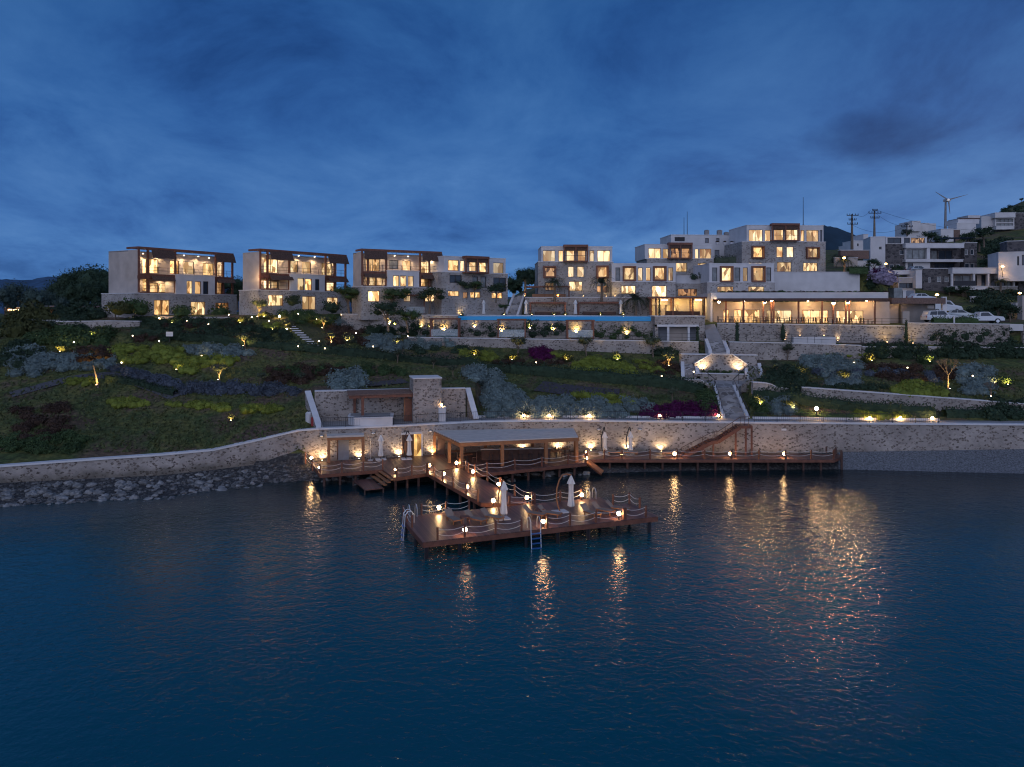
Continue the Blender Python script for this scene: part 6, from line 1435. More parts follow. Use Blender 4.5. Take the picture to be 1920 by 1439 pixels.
# big dark shrub-tree right of niche, town trees
for px, py, h_, Y, lb in ((1490,740,66,93,'big dark round shrub tree right of the short curved wall'),(1468,720,46,96,'dark bushy tree behind the uplit twisted olive')): tree('green', px, py, h_, lb, Y, 'bushy_tree', i=1, wide=1.25)
for px, py, h_, Y, lb in ((1640,514,34,134,'dark leafy tree above the white wall by the street lamp'),(1740,470,42,165,'dark tree on the roof garden right of the stone house'),(1765,472,36,168,'dark tree beside the wind turbine foot'),(1700,452,26,190,'small dark tree among the white houses'),(1815,470,42,160,'large dark tree under the curved white balcony'),(1845,462,44,162,'broad dark tree left of the upper right white house'),(1868,512,62,150,'big reddish dark bush in front of the grey stone wall'),(1850,520,40,148,'dark bush left of the lower right house'),
    (1870,606,50,118,'large dark bush right of the parked pickup'),(1895,608,46,117,'dark bush near the right edge above the parking wall'),(1805,566,36,138,'dark hedge like tree behind the silver car'),(1780,562,30,139,'dark bush above the parked van'),(1900,575,40,136,'dark creeper tree beside the right street lamp'),(1915,380,10,330,'tiny pine on the right hill crest')):
    tree('green', px, py, h_, lb, Y, 'bushy_tree', i=1, wide=1.3)
for px, py, h_, Y, lb in ((1583,512,36,134,'palm tree left of the brown boundary wall'),):
    pass
def palm(px, py, hpx, Y, label, spread=1.7, n=26, mat='palm'):
    spread *= 1.3; n = int(n*1.4)
    p = PY(px, py, Y); s_ = hpx*Y/F; r = empty('palm_tree', p, label, 'palm tree'); random.seed(int(px)); tb = MB(); th = max(.3, s_-spread*.55)
    tb.tube([p+Vector((0,0,-.3)), p+Vector((.03,0,th*.5)), p+Vector((0,0,th))], [.22,.18,.2], 8); tb.build('trunk', M['bark'], r); mb = MB(); c = p+Vector((0,0,th))
    for i in range(n):
        a = 6.283*i/n+random.uniform(-.15,.15); e = random.uniform(.1, 1.25); l_ = spread*random.uniform(.85,1.1); pr = c; seg = 7
        for k in range(seg):
            el = e-k*.30; q = pr+Vector((math.cos(a)*math.cos(el), math.sin(a)*math.cos(el), math.sin(el)))*l_/seg; side = Vector((-math.sin(a), math.cos(a), 0)); ww = .42*(1-k/seg)+.08
            d = (q-pr)
            for sg in (-1, 1):
                for j in range(2):
                    o = pr+d*(j*.5); tip = o+side*sg*ww+d*.7+Vector((0,0,-.07)); mb.add([o, o+d*.28, tip], [(0,1,2)])
            pr = q
    mb.build('fronds', L[mat], r); return r
for a in ((1191,592,52,117.2,'large bushy palm between the right cabana and the bar pavilion',2.6,46),(1040,566,52,120.5,'tall palm before the white topped house, left of its centre',1.9,30),(1128,566,52,120.5,'tall palm before the right side of the white topped house',2.0,34),(985,542,30,121.8,'uplit palm at the left end of the upper terrace',1.5,26),(1583,514,40,135,'palm tree left of the brown boundary wall',2.0,30),(1836,470,26,165,'palm among the dark trees of the upper town',1.8,24),(1876,556,40,139,'dark palm before the lower right house',1.7,22)): palm(*a)
def column_tree(px, py0, py1, Y, wpx, label):
    p = PY(px, py1, Y); h_ = (py1-py0)*Y/F; r = empty('cypress', p, label, 'cypress'); random.seed(int(px)); w_ = wpx*Y/F/2; MB().tube([p+Vector((0,0,-.2)), p+Vector((0,0,h_*.5))], .06, 6).build('trunk', M['bark'], r)
    mb = MB(); 
    mb.lathe(p, [(w_*.4,h_*.03),(w_*.75,h_*.25),(w_*.7,h_*.6),(w_*.35,h_*.88),(.02,h_)], 7)
    def pos():
        t = random.random(); a = random.uniform(0,6.28); rr = w_*(.5+.6*math.sin(min(1,t*1.4+.25)*2.6))*random.uniform(.75,1.1); d = Vector((math.cos(a), math.sin(a), .3)); return p+Vector((math.cos(a)*rr, math.sin(a)*rr, h_*(.02+.97*t))), d
    mb.leaves(int(60*h_), pos, .2); mb.build('foliage', L['dark'], r)
column_tree(1382,600,662,103.2,9,'slim dark cypress in front of the restaurant wall'); column_tree(1308,612,660,103.4,7,'slim dark cypress right of the kiosk doors'); column_tree(1699,600,646,103.2,6,'dark creeper column where the restaurant wall meets the parking wall'); column_tree(1236,560,640,109.8,3.2,'narrow dark climber on the left edge of the kiosk'); column_tree(1468,607,640,105.5,11,'leafy column plant behind the uplight in the restaurant wall recess')
def bare_tree(p, h_, label, seed):
    random.seed(seed); r = empty('bare_tree', p, label, 'tree'); mb = MB(); top = p+Vector((0,0,h_*.42)); mb.tube([p-Vector((0,0,.2)), top], [.1,.07], 7); mb.build('trunk', M['bark'], r); br = MB()
    def grow(a, d, l_, w_, k):
        b = a+d*l_; br.tube([a, b], [w_, w_*.6], 4, False)
        if k:
            for _ in range(3): grow(b, (d+Vector((random.uniform(-.6,.6), random.uniform(-.6,.6), random.uniform(-.1,.4)))).normalized(), l_*.72, w_*.6, k-1)
    for i in range(5):
        a = 6.28*i/5; grow(top, Vector((math.cos(a)*.6, math.sin(a)*.6, .8)).normalized(), h_*.17, .04, 4)
    br.build('branches', M['bark'], r)
bare_tree(T(1778,734), 4.4, 'uplit leafless tree on the right hand slope', 3); bare_tree(T(1858,748), 2.2, 'small uplit leafless tree above the right end of the slanting wall', 4)
# ------------------------------------------------ loose ground cover as one mass
random.seed(99); mb = MB()
def cover(x0, y0, x1, y1, n, sz, dz=.05):
    for _ in range(n):
        p = T_(random.uniform(x0,x1), random.uniform(y0,y1), dz); s_ = sz*random.uniform(.5,1.4); a = random.uniform(0,3.14); d = Vector((math.cos(a), math.sin(a), 0))*s_; mb.add([p-d, p+d, p+d*.3+Vector((random.uniform(-.2,.2), random.uniform(-.2,.2), s_*1.6))], [(0,1,2)])
cover(-200,640,575,850,9000,.14); cover(575,640,1340,728,5000,.12); cover(900,728,1340,782,2500,.11); cover(1400,690,2000,780,4500,.14); cover(0,600,1000,650,3000,.13)
tag(mb.build('grass', L['grassy'], loc=(0,0,0)), 'short rough grass and groundcover over the dark slope', 'grass', kind='stuff')
# ------------------------------------------------ shore rocks
RK = []
for i in range(5):
    random.seed(i+40); m2 = MB(); m2.blob((0,0,0), 1, .62, i*5, .3, 2); o = m2.build('boulder', M['rock'], loc=(0,0,0)); BASE[o] = Vector(); KIDS[o] = []; RK.append(o); TEMPL.append(o)
def rocks(n, x0, x1, lo, hi, r0, r1, label, group, seed):
    random.seed(seed)
    for _ in range(n):
        px = random.uniform(x0, x1); t = random.uniform(lo, hi); z1, Y1 = rowat(1, px); z2, Y2 = rowat(2, px); Y = Y1+(Y2-Y1)*t; z = z1+(z2-z1)*t; r = random.uniform(r0, r1)*random.uniform(.7,1.2)
        o = dup(random.choice(RK), ((px-CX)*Y/F, Y, z+r*.1), random.uniform(0,6.28), (r*random.uniform(.8,1.4), r, r*random.uniform(.7,1.1)), label, group, (random.uniform(-.3,.3), random.uniform(-.3,.3))); o['category'] = 'rock'
rocks(190, -60, 500, -.45, .8, .20, .44, 'grey boulder in the heap along the foot of the low left sea wall', 'boulders below the low sea wall', 1)
rocks(40, 590, 740, -.2, .7, .2, .5, 'dark boulder on the shore under the left part of the deck', 'boulders under the deck', 2)
rocks(30, 900, 1100, -.4, .3, .2, .5, 'wet boulder in the shallows below the pavilion deck', 'boulders below the pavilion', 3)
random.seed(12); mb = MB()
for _ in range(1600):
    px = random.uniform(-250, 600); t = random.uniform(-.5, .95); z1, Y1 = rowat(1, px); z2, Y2 = rowat(2, px); Y = Y1+(Y2-Y1)*t; z = z1+(z2-z1)*t; r = random.uniform(.07,.2); mb.blob(((px-CX)*Y/F, Y, z+r*.2), r, .6, random.random()*50, .3, 1)
tag(mb.build('rubble', M['rock'], loc=(0,0,0)), 'small loose stones between the boulders of the left shore', 'rubble', kind='stuff')
# ---------------------------------------------------------------- lamps
def light(kind, loc, energy, color, parent=None, rot=None, size=70, radius=.06, blend=.8):
    l = bpy.data.lights.new('lamp_light', kind); l.energy = energy; l.color = color; l.shadow_soft_size = radius
    if kind == 'SPOT': l.spot_size = math.radians(size); l.spot_blend = blend
    o = bpy.data.objects.new('lamp_light', l); col.objects.link(o); o.location = Vector(loc)-(BASE[parent] if parent else Vector())
    if rot: o.rotation_euler = rot
    if parent: o.parent = parent
    return o
WARM = (1.0, .62, .28); WARM2 = (1.0, .70, .38); GOLD = (1.0, .66, .20)
def globe(p, label, r=.145, h=.28, mat='globe', group=None):
    root = empty('globe_lamp', p, label, 'lamp', group); MB().lathe(p, [(.07,0),(.07,.03),(.045,.05),(.045,h-.02),(.09,h)], 8).build('stem', M['metal'], root)
    MB().ball(p+Vector((0,0,h+r*.9)), r, 1, 12, 8).build('globe', M[mat], root, smooth=True); return root
deckl = [(584,867,'globe lamp at the far left corner of the shore deck'),(741,888,'small low globe lamp at the notch beside the deck steps'),(805,881,'globe lamp at the left mouth of the walkway'),(832,897,'second globe lamp along the left side of the walkway'),(876,922,'third globe lamp along the left side of the walkway'),
 (856,876,'globe lamp at the right mouth of the walkway beside the pavilion post'),(887,893,'second globe lamp along the right side of the walkway'),(935,917,'third globe lamp along the right side of the walkway'),(988,943,'globe lamp at the outer end of the walkway right side'),(925,949,'globe lamp right behind the left white umbrella'),(823,962,'globe lamp between the leftmost lounger and the back rope'),
 (1091,938,'globe lamp right of the curved pole umbrella'),(1099,867,'front one of the paired globe lamps right of the pavilion'),(1100,856,'back one of the paired globe lamps right of the pavilion')]
for px, py, lb in deckl: globe(D_(px, py), lb, .145 if 'small' not in lb else .085)
for s, t, lb, r in ((3.0,.35,'globe lamp on the platform front edge near the left corner',.15),(8.75,.4,'globe lamp on the platform front edge right of the ladder',.14),(14.7,.3,'globe lamp on the platform front edge near the right end',.15)): globe(plat(s, t), lb, r)
p = D_(598,884); globe(p, 'tiny globe lamp inside the rope posts at the left deck corner', .08)
for i, px in enumerate((1166,1265,1369,1471)): globe(D_(px, 859.5), 'globe lamp on the narrow deck edge, %s from its left end' % ORD[i], .17 if i else .10, .3)
for i, px in enumerate((982,1030,1105,1237,1347)): globe(QZ(px, 83.6, 4.56), 'path lamp on the sea wall top left of the stairs, %s from the left' % ORD[i], .15, .12)
for i, px in enumerate((1631,1688,1748)): globe(QZ(px, 82.1, 4.5), 'path lamp on the sea wall top at the right, %s from the left' % ORD[i], .15, .12)
p = PZ(828, 778, 6.1); p = PY(828,777,80.6); p.z = 6.1; globe(Vector((PZ(828,791,4.5).x, PZ(828,791,4.5).y, 6.1)), 'small globe lamp on the white pedestal beside the tower', .11, .08)
p = T(1531,786); root = empty('lamp_post', p, 'garden lamp post with bright head behind the right part of the sea wall', 'lamp post'); MB().lathe(p, [(.05,0),(.04,1.0)], 8).build('pole', M['metal'], root); MB().ball(p+Vector((0,0,1.12)), .2, 1, 12, 8).build('globe', M['globe'], root)
gl_extra = [(352,612),(392,618),(430,600),(505,612),(560,598),(640,600),(668,634),(700,660),(720,596),(560,660),(610,664),(300,650),(250,640),(70,640),(140,652),(765,640),(1005,690),(900,700),(1240,716),(1300,708),(1600,690),(1700,700),(1822,716)]
wh2 = ['under the grey board of the leftmost villa','on the purplish slope of the leftmost villa','at the right end of the leftmost villa','above the golden clump below the lawn','at the hedge of the second villa','at the end of the pergola terrace wall','left of the silver bed','in the middle hedge below the silver bed','under the left garden pergola','in the left hedge under the slope','at the hedge corner by the garden steps','above the wide yellow bed','at the thicket right of the far left','deep in the far left thicket','between thicket and silver row','at the left end of the long retaining wall','above the thick hedge near the magenta bush','in the hedge above the silver swath','on the brown slope left of the niche','under the left wing wall','in the brown shrubs of the right slope','in the dark shrubs above the slanting wall','near the bare tree on the right slope']
gl = [(25,633),(157,611),(243,607),(298,604),(327,604),(206,590),(467,609),(472,600),(524,599),(537,624),(595,604),(690,627),(598,645),(878,683),(864,590),(830,577),(1049,699),(964,698),(1113,715),(1180,720),(651,664),(1858,750),(228,686)]
where = ['at the far left edge of the slope','before the pinkish low wall','on the lawn under the leftmost villa','at the steps of the leftmost villa','right of the bright lamp before the leftmost villa','at the end wall of the leftmost villa','below the uplit olive of the second villa','beside the broad uplit olive','on the lawn edge under the second villa','at the top of the garden steps','on the lawn edge under the right end of the second villa','above the silver bed','at the foot of the garden steps','at the hedge left of the yellow bed','at the left end of the pool','in the garden under the two tone house','in the hedge below the magenta bush','in the hedge left of the magenta bush','in the thick hedge below the yellow bed','in the thick hedge left of the stairs','in the middle of the dark hedge','at the end of the slanting wall','in front of the wide yellow bed']
for (px, py), wv in zip(gl, where):
    big = (px, py) in ((243,607),(298,604),(467,609),(524,599),(537,624),(595,604),(830,577))
    p = T(px, py); globe(p, 'small garden lamp '+wv, .14 if big else .08, .3, 'globe' if big else 'globe_w')
for (px, py), wv in zip(gl_extra, wh2):
    p = T(px, py); globe(p+Vector((0,-.2,.35)), 'tiny garden lamp '+wv, .07, .3, 'globe_w')
def spike(p, label, e=14, target=None, colr=GOLD, r=.06, size=None):
    """garden spotlight: can with a lit lens, and the light it throws"""
    root = empty('garden_spotlight', p, label, 'spotlight'); q = p+Vector((0,0,.12)); MB().lathe(p, [(.03,-.1),(.03,.08),(.07,.1),(.08,.22)], 8).build('can', M['metal'], root); MB().lathe(p, [(.065,.222),(.07,.235),(.06,.24)], 8).build('lens', M['globe_s'], root)
    light('SPOT', p+Vector((0,-.3,.25)), e, colr, root, rot=(math.radians(180-38),0,0), size=125, radius=.06, blend=1.0); return root
ups = [(115,666,'under the golden bush at far left',26,1),(177,634,'in the dark thicket left of the villas',14,1),(333,700,'at the left edge of the small yellow bed',10,0),(380,674,'among the silver shrubs of the left slope',8,0),(184,729,'at the foot of the umbrella shaped tree',40,0),(411,719,'at the foot of the forked olive',34,0),(458,655,'at the foot of the olive above the hedge',34,0),
 (452,612,'in the yellow lit shrub below the lawn',18,1),(325,612,'under the small shrub of the villa slope',8,1),(268,592,'in front of the three green villa bushes',22,0),(484,600,'under the broad olive of the second villa',34,0),(496,600,'in the round shrub right of the broad olive',14,1),(538,616,'in the bush at the top of the garden steps',18,1),(513,624,'in the yellow green clump on the slope',20,0),(605,621,'under the leaning olive',28,0),
 (622,648,'under the round uplit olive',34,0),(652,645,'on the brown slope right of the round olive',16,1),(731,614,'left at the trunk of the large dark tree',46,0),(741,614,'right at the trunk of the large dark tree',40,0),(745,650,'in the dark patch inside the silver bed',12,1),(789,620,'behind the leftmost swing frame',18,1),(833,626,'inside the leftmost swing frame',18,1),(808,621,'beside the post of the leftmost swing frame',18,0),(890,620,'between the left and middle swing frames',20,1),
 (940,628,'beside the post of the middle swing frame',14,0),(993,622,'right of the middle swing frame',20,1),(1037,625,'left of the rightmost swing frame',20,1),(1080,630,'inside the rightmost swing frame',26,1),(1174,633,'near the kiosk in the terrace bed',14,1),(890,672,'in the yellow bed below the leftmost swing frame',20,1),(960,681,'under the tree left of the magenta bush',14,1),(1062,681,'right of the magenta bush',22,1),(1157,681,'at the wall behind the yellow bed',26,1),
 (1253,692,'at the foot of the slender olive left of the niche',30,0),(1451,708,'at the foot of the twisted olive right of the niche',34,0),(1502,706,'inside the big dark shrub tree',12,1),(1584,715,'in the lower right silver patch',14,1),(1632,683,'in the hedge under the parking wall, left one',20,1),(1741,684,'in the hedge under the parking wall, right one',22,1),(1778,736,'at the foot of the tall leafless tree',46,0),(1862,725,'at the small leafless tree',14,0),(1886,728,'on the slope near the right edge',22,1),
 (1423,765,'under the small olive right of the lower stairs',24,0),(1484,772,'over the log bed behind the sea wall',16,1),(435,796,'under the young tree of the lower left slope',20,0),(1661,648,'at the foot of the parking wall corner',10,0),(1709,650,'small greenish one at the parking wall',8,0)]
for px, py, wv, e, shr in ups:
    p = T(px, py); spike(p+Vector((0,-.35,.25)), 'garden spotlight '+wv, e*(20 if shr else 13))
    if shr: 
        put(random.choice(['olive','green','gold']), p+Vector((0,.62,.45)), 1.0, 'shrub lit by the garden spotlight '+wv, 'lit shrubs')
# uplights beside pool and on the upper terrace
for px, py, Y, e, wv in ((864,588,117,14,'at the left end of the pool'),(945,588,118.4,12,'at the foot of the grey garden stairs'),(1039,589,117.3,16,'before the left cabana'),(1126,588,117,18,'between left and right part of the right cabana'),(1169,590,116.8,14,'at the right cabana umbrella'),(1060,589,117.2,12,'between the cabanas'),(997,588,117,14,'on the left post of the left cabana')):
    p = PY(px,py,Y); p.z = 15.35; spike(p, 'pool terrace spotlight '+wv, e*4); put('olive', p+Vector((0,.5,0)), .45, 'small shrub lit '+wv, 'lit shrubs', hs=1.6)
for px, Y, z, e, wv in ((984,121.6,18.3,30,'under the uplit palm'),(1153,121.9,18.3,30,'at the corner between the two white fronted houses'),(1094,122,18.3,16,'below the big window of the white topped house'),(1046,122.6,18.3,26,'washing the stone left part of the white topped house'),(1137,122.8,18.3,22,'washing the stone right part of the white topped house')):
    spike(QZ(px, Y, z), 'terrace spotlight '+wv, e*3.5)
def uplight(px, py, off, label, e=26, ground=DZ):
    Yw_ = wallY(px); p = QZ(px, Yw_-off, ground); root = empty('wall_uplight', p, label, 'uplight'); MB().lathe(p, [(.07,0),(.075,.12)], 8).build('can', M['metal'], root); MB().lathe(p, [(.06,.121),(.06,.13)], 8).build('lens', M['globe_s'], root)
    light('SPOT', p+Vector((0,.02,.16)), e, WARM2, root, rot=(math.radians(180-16),0,0), size=140, radius=.04)
    return root
for i, (px, lb) in enumerate(((604,'wall uplight left of the entrance shelter'),(673,'wall uplight at the right post of the entrance shelter'),(748,'wall uplight left of the lit doorway'),(811,'wall uplight at the left end of the pavilion'),(980,'wall uplight behind the middle of the pavilion'),(1047,'wall uplight behind the right part of the pavilion'),(1108,'wall uplight right of the pavilion'),(1177,'wall uplight beside the right umbrella of the narrow deck'),(1240,'wall uplight left of the timber stairs'))):
    uplight(px, 850, .36, lb, 230)
for px, Y, z, lb, e in ((1318,97.0,8.65,'left niche uplight throwing a bright patch on the stone',300),(1385,97.0,8.6,'right niche uplight throwing a bright patch on the stone',260)):
    p = QZ(px, Y, z); root = empty('wall_uplight', p, lb, 'uplight'); MB().lathe(p, [(.08,0),(.09,.14)], 8).build('can', M['metal'], root); MB().lathe(p, [(.07,.141),(.07,.15)], 8).build('lens', M['globe_s'], root)
    light('SPOT', p+Vector((0,-.35,.2)), e, WARM2, root, rot=(math.radians(180-40),0,0), size=130, radius=.05)
for px, Y, z, lb, e in ((690,113.6,13.2,'uplight on the pergola terrace wall',90),(1127,111.2,12.3,'uplight on the stone wall under the pool',110),(993,112.4,12.3,'uplight on the pool wall right of the middle swing frame',60),(1472,106.2,12.1,'uplight in the restaurant wall recess',60),(1571,105.2,12.0,'bright uplight at the right end of the white basin',90),(1500,105.8,12.7,'left uplight behind the white basin',40),(1545,105.2,12.7,'right uplight behind the white basin',40),(1661,104.0,11.8,'uplight at the foot of the restaurant terrace wall',30)):
    p = QZ(px, Y-.1, z); root = empty('wall_uplight', p, lb, 'uplight'); MB().lathe(p, [(.08,0),(.09,.14)], 8).build('can', M['metal'], root); MB().lathe(p, [(.07,.141),(.07,.15)], 8).build('lens', M['globe_s'], root)
    light('SPOT', p+Vector((0,-.1,.2)), e, WARM2, root, rot=(math.radians(180-14),0,0), size=75, radius=.05)
for i, (px, py) in enumerate(((603,818),(700,813),(807,809),(1123,806),(1200,806))): 
    p = onwall(px, py, .12); root = empty('bulkhead_lamp', p, 'unlit oval bulkhead lamp high on the sea wall, %s from the left' % ORD[i], 'wall lamp'); MB().ball(p, .2, .45, 10, 6).build('lens', M['cap'], root); MB().box(p.x-.22,p.x+.22,p.y+.02,p.y+.12,p.z-.1,p.z+.1).build('housing', M['metal'], root)
p = onwall(1470, 806, .08); root = empty('wall_sign', p, 'small white plate on the sea wall above the right deck', 'sign'); MB().box(p.x-.25,p.x+.25,p.y-.02,p.y+.08,p.z-.1,p.z+.1).build('plate', M['cap'], root)
# restaurant lamps
f = Fac(1337,111,-6)
for px, e in ((1434,600),(1563,700),(1590,1000)):
    t, z = f.at(px, 566, 1.0); q = Vector(f.w(t, 1.0, z)); root = empty('floodlight', q, 'floodlight on the veranda edge aimed at the sea, %s from the left' % ORD[(1434,1563,1590).index(px)], 'floodlight')
    MB().box(q.x-.2,q.x+.2,q.y,q.y+.12,q.z-.14,q.z+.14).build('housing', M['metal'], root); light('SPOT', q+Vector((0,-.15,0)), e, (1,.62,.26), root, rot=(math.radians(-75),0,math.radians(-14)), size=52, radius=.12, blend=1.0)
for i, (px, py, e) in enumerate(((1348,567,26),(1434,567,60),(1447,564.5,30),(1563,569,50),(1590,567,60))):
    t, z = f.at(px, py, .6); p = Vector(f.w(t, .6, z)); root = empty('veranda_lamp', p, 'bright veranda lamp on the restaurant posts, %s from the left' % ORD[i], 'lamp'); r = .26 if e > 40 else .2
    MB().ball(p, r*.8, .8, 12, 8).build('globe', M['flood'], root); MB().bar(p+Vector((0,0,r*.7)), Vector(f.w(t,.6,f.z(561.5)-.2)), .04).build('bracket', M['metal'], root)
for i, px in enumerate((1395,1515,1625)):
    t, z = f.at(px, 575, -1.6); root = empty('ceiling_lamp', f.w(t,-1.6,f.z(561.5)-.2), 'dim ceiling lamp under the veranda roof, %s from the left' % ORD[i], 'lamp'); MB().lathe(f.w(t,-1.6,f.z(561.5)-.3), [(.12,0),(.12,.15)], 10).build('shade', M['globe_w'], root); light('POINT', f.w(t,-1.6,f.z(561.5)-.6), 190, WARM, root, radius=.12)
f = Fac(1668,113,-3)
for i, (px, py, e) in enumerate(((1678,567,60),(1685,568,30))):
    t, z = f.at(px, py, -.6); p = Vector(f.w(t,-.6,z)); root = empty('wall_lamp', p, '%s small bright lamp under the tiled outbuilding eave' % ('left' if i == 0 else 'right'), 'lamp'); MB().ball(p, .12, 1).build('globe', M['globe'], root); MB().bar(p+Vector((0,0,.1)), p+Vector((0,0,.4)), .03).build('rod', M['metal'], root); light('POINT', p+Vector((0,-.2,-.2)), e, WARM, root)
f = Fac(1222,116,-4)
for t, e in ((1.5,110),(4.2,110),(6.8,110)): light('POINT', f.w(t,-1.3,17.2), e, GOLD, None, radius=.2)
# villa gallery lights: recessed ceiling lamps wash the upper walls
def gallery(fc, pts, root):
    for px, py, d, e in pts:
        t, z = fc.at(px, py, d); o = light('SPOT', fc.w(t, d, z), e*2.4, WARM2, root, rot=(0,0,0), size=150, radius=.08, blend=.5)
        MB().lathe(fc.w(t, d, z+.12), [(.08,0),(.08,.06)], 8).build('ceiling_lamp', M['globe_w'], root)
gallery(Fac(258,108,60), [(268,478,-1.6,60),(300,480,-1.6,60),(345,481,-1.5,110),(372,483,-1.5,110),(392,486,-1.5,60),(418,489,-1.5,50),(268,522,-1.6,50),(305,524,-1.6,60),(415,524,-1.5,20)], V1)
gallery(Fac(486,110,54), [(500,480,-1.6,60),(528,482,-1.6,60),(560,482,-1.5,110),(590,484,-1.5,110),(625,487,-1.5,60),(500,522,-1.6,50),(532,524,-1.6,60),(620,526,-1.5,40)], V2)
gallery(Fac(677,112,30), [(700,480,-1.6,50),(718,481,-1.6,20),(740,482,-1.5,20),(765,483,-1.5,90),(805,486,-1.5,60),(700,516,-1.6,50),(805,519,-1.5,50)], V3)
light('POINT', PY(478,520,109), 120, WARM, None, radius=.3)
# street lamps
for px, py, base, Y, lb, big in ((1583,484,506,134,'bright warm lamp by the brown boundary wall of the upper town',1),(1661,495,512,136,'street lamp in the dark tree at the white wall',.8),(1757,553,575,128,'street lamp above the tiled outbuilding',1),(1880,500,520,138,'street lamp on the roof edge of the lower right house',.9),(1912,550,600,126,'street lamp at the right edge above the dark bushes',.9)):
    p = PY(px,base,Y); q = PY(px,py,Y); root = empty('street_lamp', p, lb, 'street lamp'); MB().tube([p, q+Vector((0,.25,.1)), q+Vector((0,0,.2))], .05, 6).build('pole', M['metal'], root); MB().ball(q, .26*big, .6, 12, 8).build('lamp_head', M['street'], root); light('SPOT', q+Vector((0,0,-.3)), 160*big, (1,.55,.18), root, rot=(0,0,0), size=140, radius=.15, blend=.6)
# ---------------------------------------------------------------- hillside town at the right
f = Fac(1660,152,0)
house('grey stone and white house with glazed balcony and flat white roof slab', f, [
 (1661,1698,458,512,0,8,'stone_dark',[(1687,469,1696,478,'d','w'),(1668,496,1676,504,'d','w'),(1680,496,1688,504,'d','w')]),
 (1661,1738,444,458,-1.5,6,'white',[(1664,446,1690,457,'d'),(1695,446,1706,457,'d'),(1708,446,1734,457,'m')]),
 (1698,1808,458,466,1.2,9,'white',()), (1698,1740,466,488,.6,8,'white',[(1699,468,1736,486,'v')]), (1740,1808,466,488,-1.2,7,'stone_dark',[(1746,470,1758,487,'v'),(1760,470,1786,487,'d')]),
 (1738,1744,466,488,1.1,2,'white',()),(1698,1806,488,492,1.2,8,'white',()), (1698,1744,492,512,.4,8,'white',[(1702,494,1712,506,'d')]), (1744,1800,492,512,-1,7,'stone_dark',[(1752,494,1790,511,'d')])])
house('white gabled left part of the grey stone house with two small windows', Fac(1632,151,-14), [(1632,1660,445,510,0,7,'white',[(1648,463,1653,468,'d')])])
house('grey stone block right of the glazed balcony house', Fac(1808,152,0), [(1808,1832,456,512,0,8,'stone_dark',[(1809,468,1815,478,'v','w'),(1820,468,1826,478,'d','w'),(1808,494,1818,503,'d','w'),(1820,494,1827,503,'d','w')])])
f = Fac(1730,141,0)
house('long white balconied house at the lower right with open railings', f, [
 (1731,1786,504,560,0,8,'stone_dark',[(1741,520,1745,530,'v','w'),(1757,519,1765,529,'v','w'),(1771,519,1779,529,'v','w')]),
 (1786,1910,504,514,1.4,9,'white',()), (1786,1910,514,538,-1.0,7,'plaster',[(1791,517,1820,536,'v'),(1822,517,1832,536,'d'),(1840,516,1848,537,'d'),(1858,519,1868,537,'g'),(1869,519,1885,537,'d'),(1888,518,1897,537,'v')]),
 (1784,1852,538,544,1.6,8,'white',()), (1852,1908,538,544,1.2,8,'stone_house',()), (1786,1850,544,560,-.2,7,'plaster',[(1796,546,1808,556,'d'),(1812,546,1820,556,'d'),(1824,546,1832,556,'v'),(1836,546,1848,556,'d')]), (1852,1908,544,562,.6,7,'stone_dark',()), (1910,1930,505,562,0,8,'stone_dark',[(1905,518,1909,528,'v','w')])])
for px in (1785,1826,1853,1901): 
    r_ = next(o for o in reversed(bpy.data.objects[:]) if o.get('label','').startswith('long white balconied')); t, _ = f.at(px,510,1.2); f.bx('pillar', M['white'], r_, t-.15, t+.15, .9, 1.3, f.z(538)+.1, f.z(514)-.02)
f.bx('railing', M['metal'], r_, f.at(1788,530,1.3)[0], f.at(1830,530,1.3)[0], 1.3, 1.33, f.z(538)+.1, f.z(538)+1.05)
house('white house with two stacked glazed balconies high at the upper right', Fac(1838,205,-6), [(1866,1904,430,456,-.5,8,'stone_dark',[(1861,436,1872,445,'l','w')]),(1840,1866,406,445,-1,9,'white',()),(1866,1904,401,410,1.4,9,'white',()),(1866,1902,410,426,.2,8,'white',[(1868,411,1900,417,'v'),(1868,419,1900,425,'v')]),(1868,1902,426,432,1.4,8,'white',())])
house('grey stone tower house touching the right edge of the picture', Fac(1903,204,0), [(1903,1960,400,450,0,9,'stone_dark',())])
house('small white house with curved white balcony and sloping dark roof', Fac(1792,200,0), [(1794,1830,420,430,1.6,4,'white',()),(1796,1836,412,420,0,6,'white',[(1802,418,1808,420,'d')]),(1802,1838,409,412,0,6,'wood_dark',(),None),(1815,1838,404,409,-1,5,'white',())])
house('small plain white block left of the curved balcony house', Fac(1763,198,0), [(1764,1788,430,444,0,6,'white',())])
house('brick coloured side of the white block on the hill', Fac(1788.5,198,0), [(1789,1800,431,446,-.3,5,'tile',())])
for i, (x0, x1, y0, y1) in enumerate(((1702,1742,419,441),(1710,1726,415,419),(1727,1755,420,440),(1742,1766,432,446))):
    house(['large pale house on the skyline left of the wind turbine','flat roof turret on the pale skyline house','second pale house on the skyline','low pale house below the skyline houses'][i], Fac(x0,240+i*3 if i != 1 else 239,0), [(x0,x1,y0,y1,0,8,'white',[(x0+8,y0+6,x0+12,y0+11,'d')] if i in (0,2) else ())])
for i, (x0, x1, y0, y1, w_) in enumerate(((1600,1620,452,472,[(1607,457,1610,462,'d')]),(1619,1628,440,470,()),(1592,1604,460,474,()),(1627,1634,446,472,[(1629,452,1632,460,'d')]))):
    house(['little white house with arched parapet behind the concrete pole','tall narrow white chimney house between the two power poles','small white house with terracotta roof left of the concrete pole','narrow white house beside the right power pole'][i], Fac(x0,185+i*2,0), [(x0,x1,y0,y1,0,6,'white',w_)])
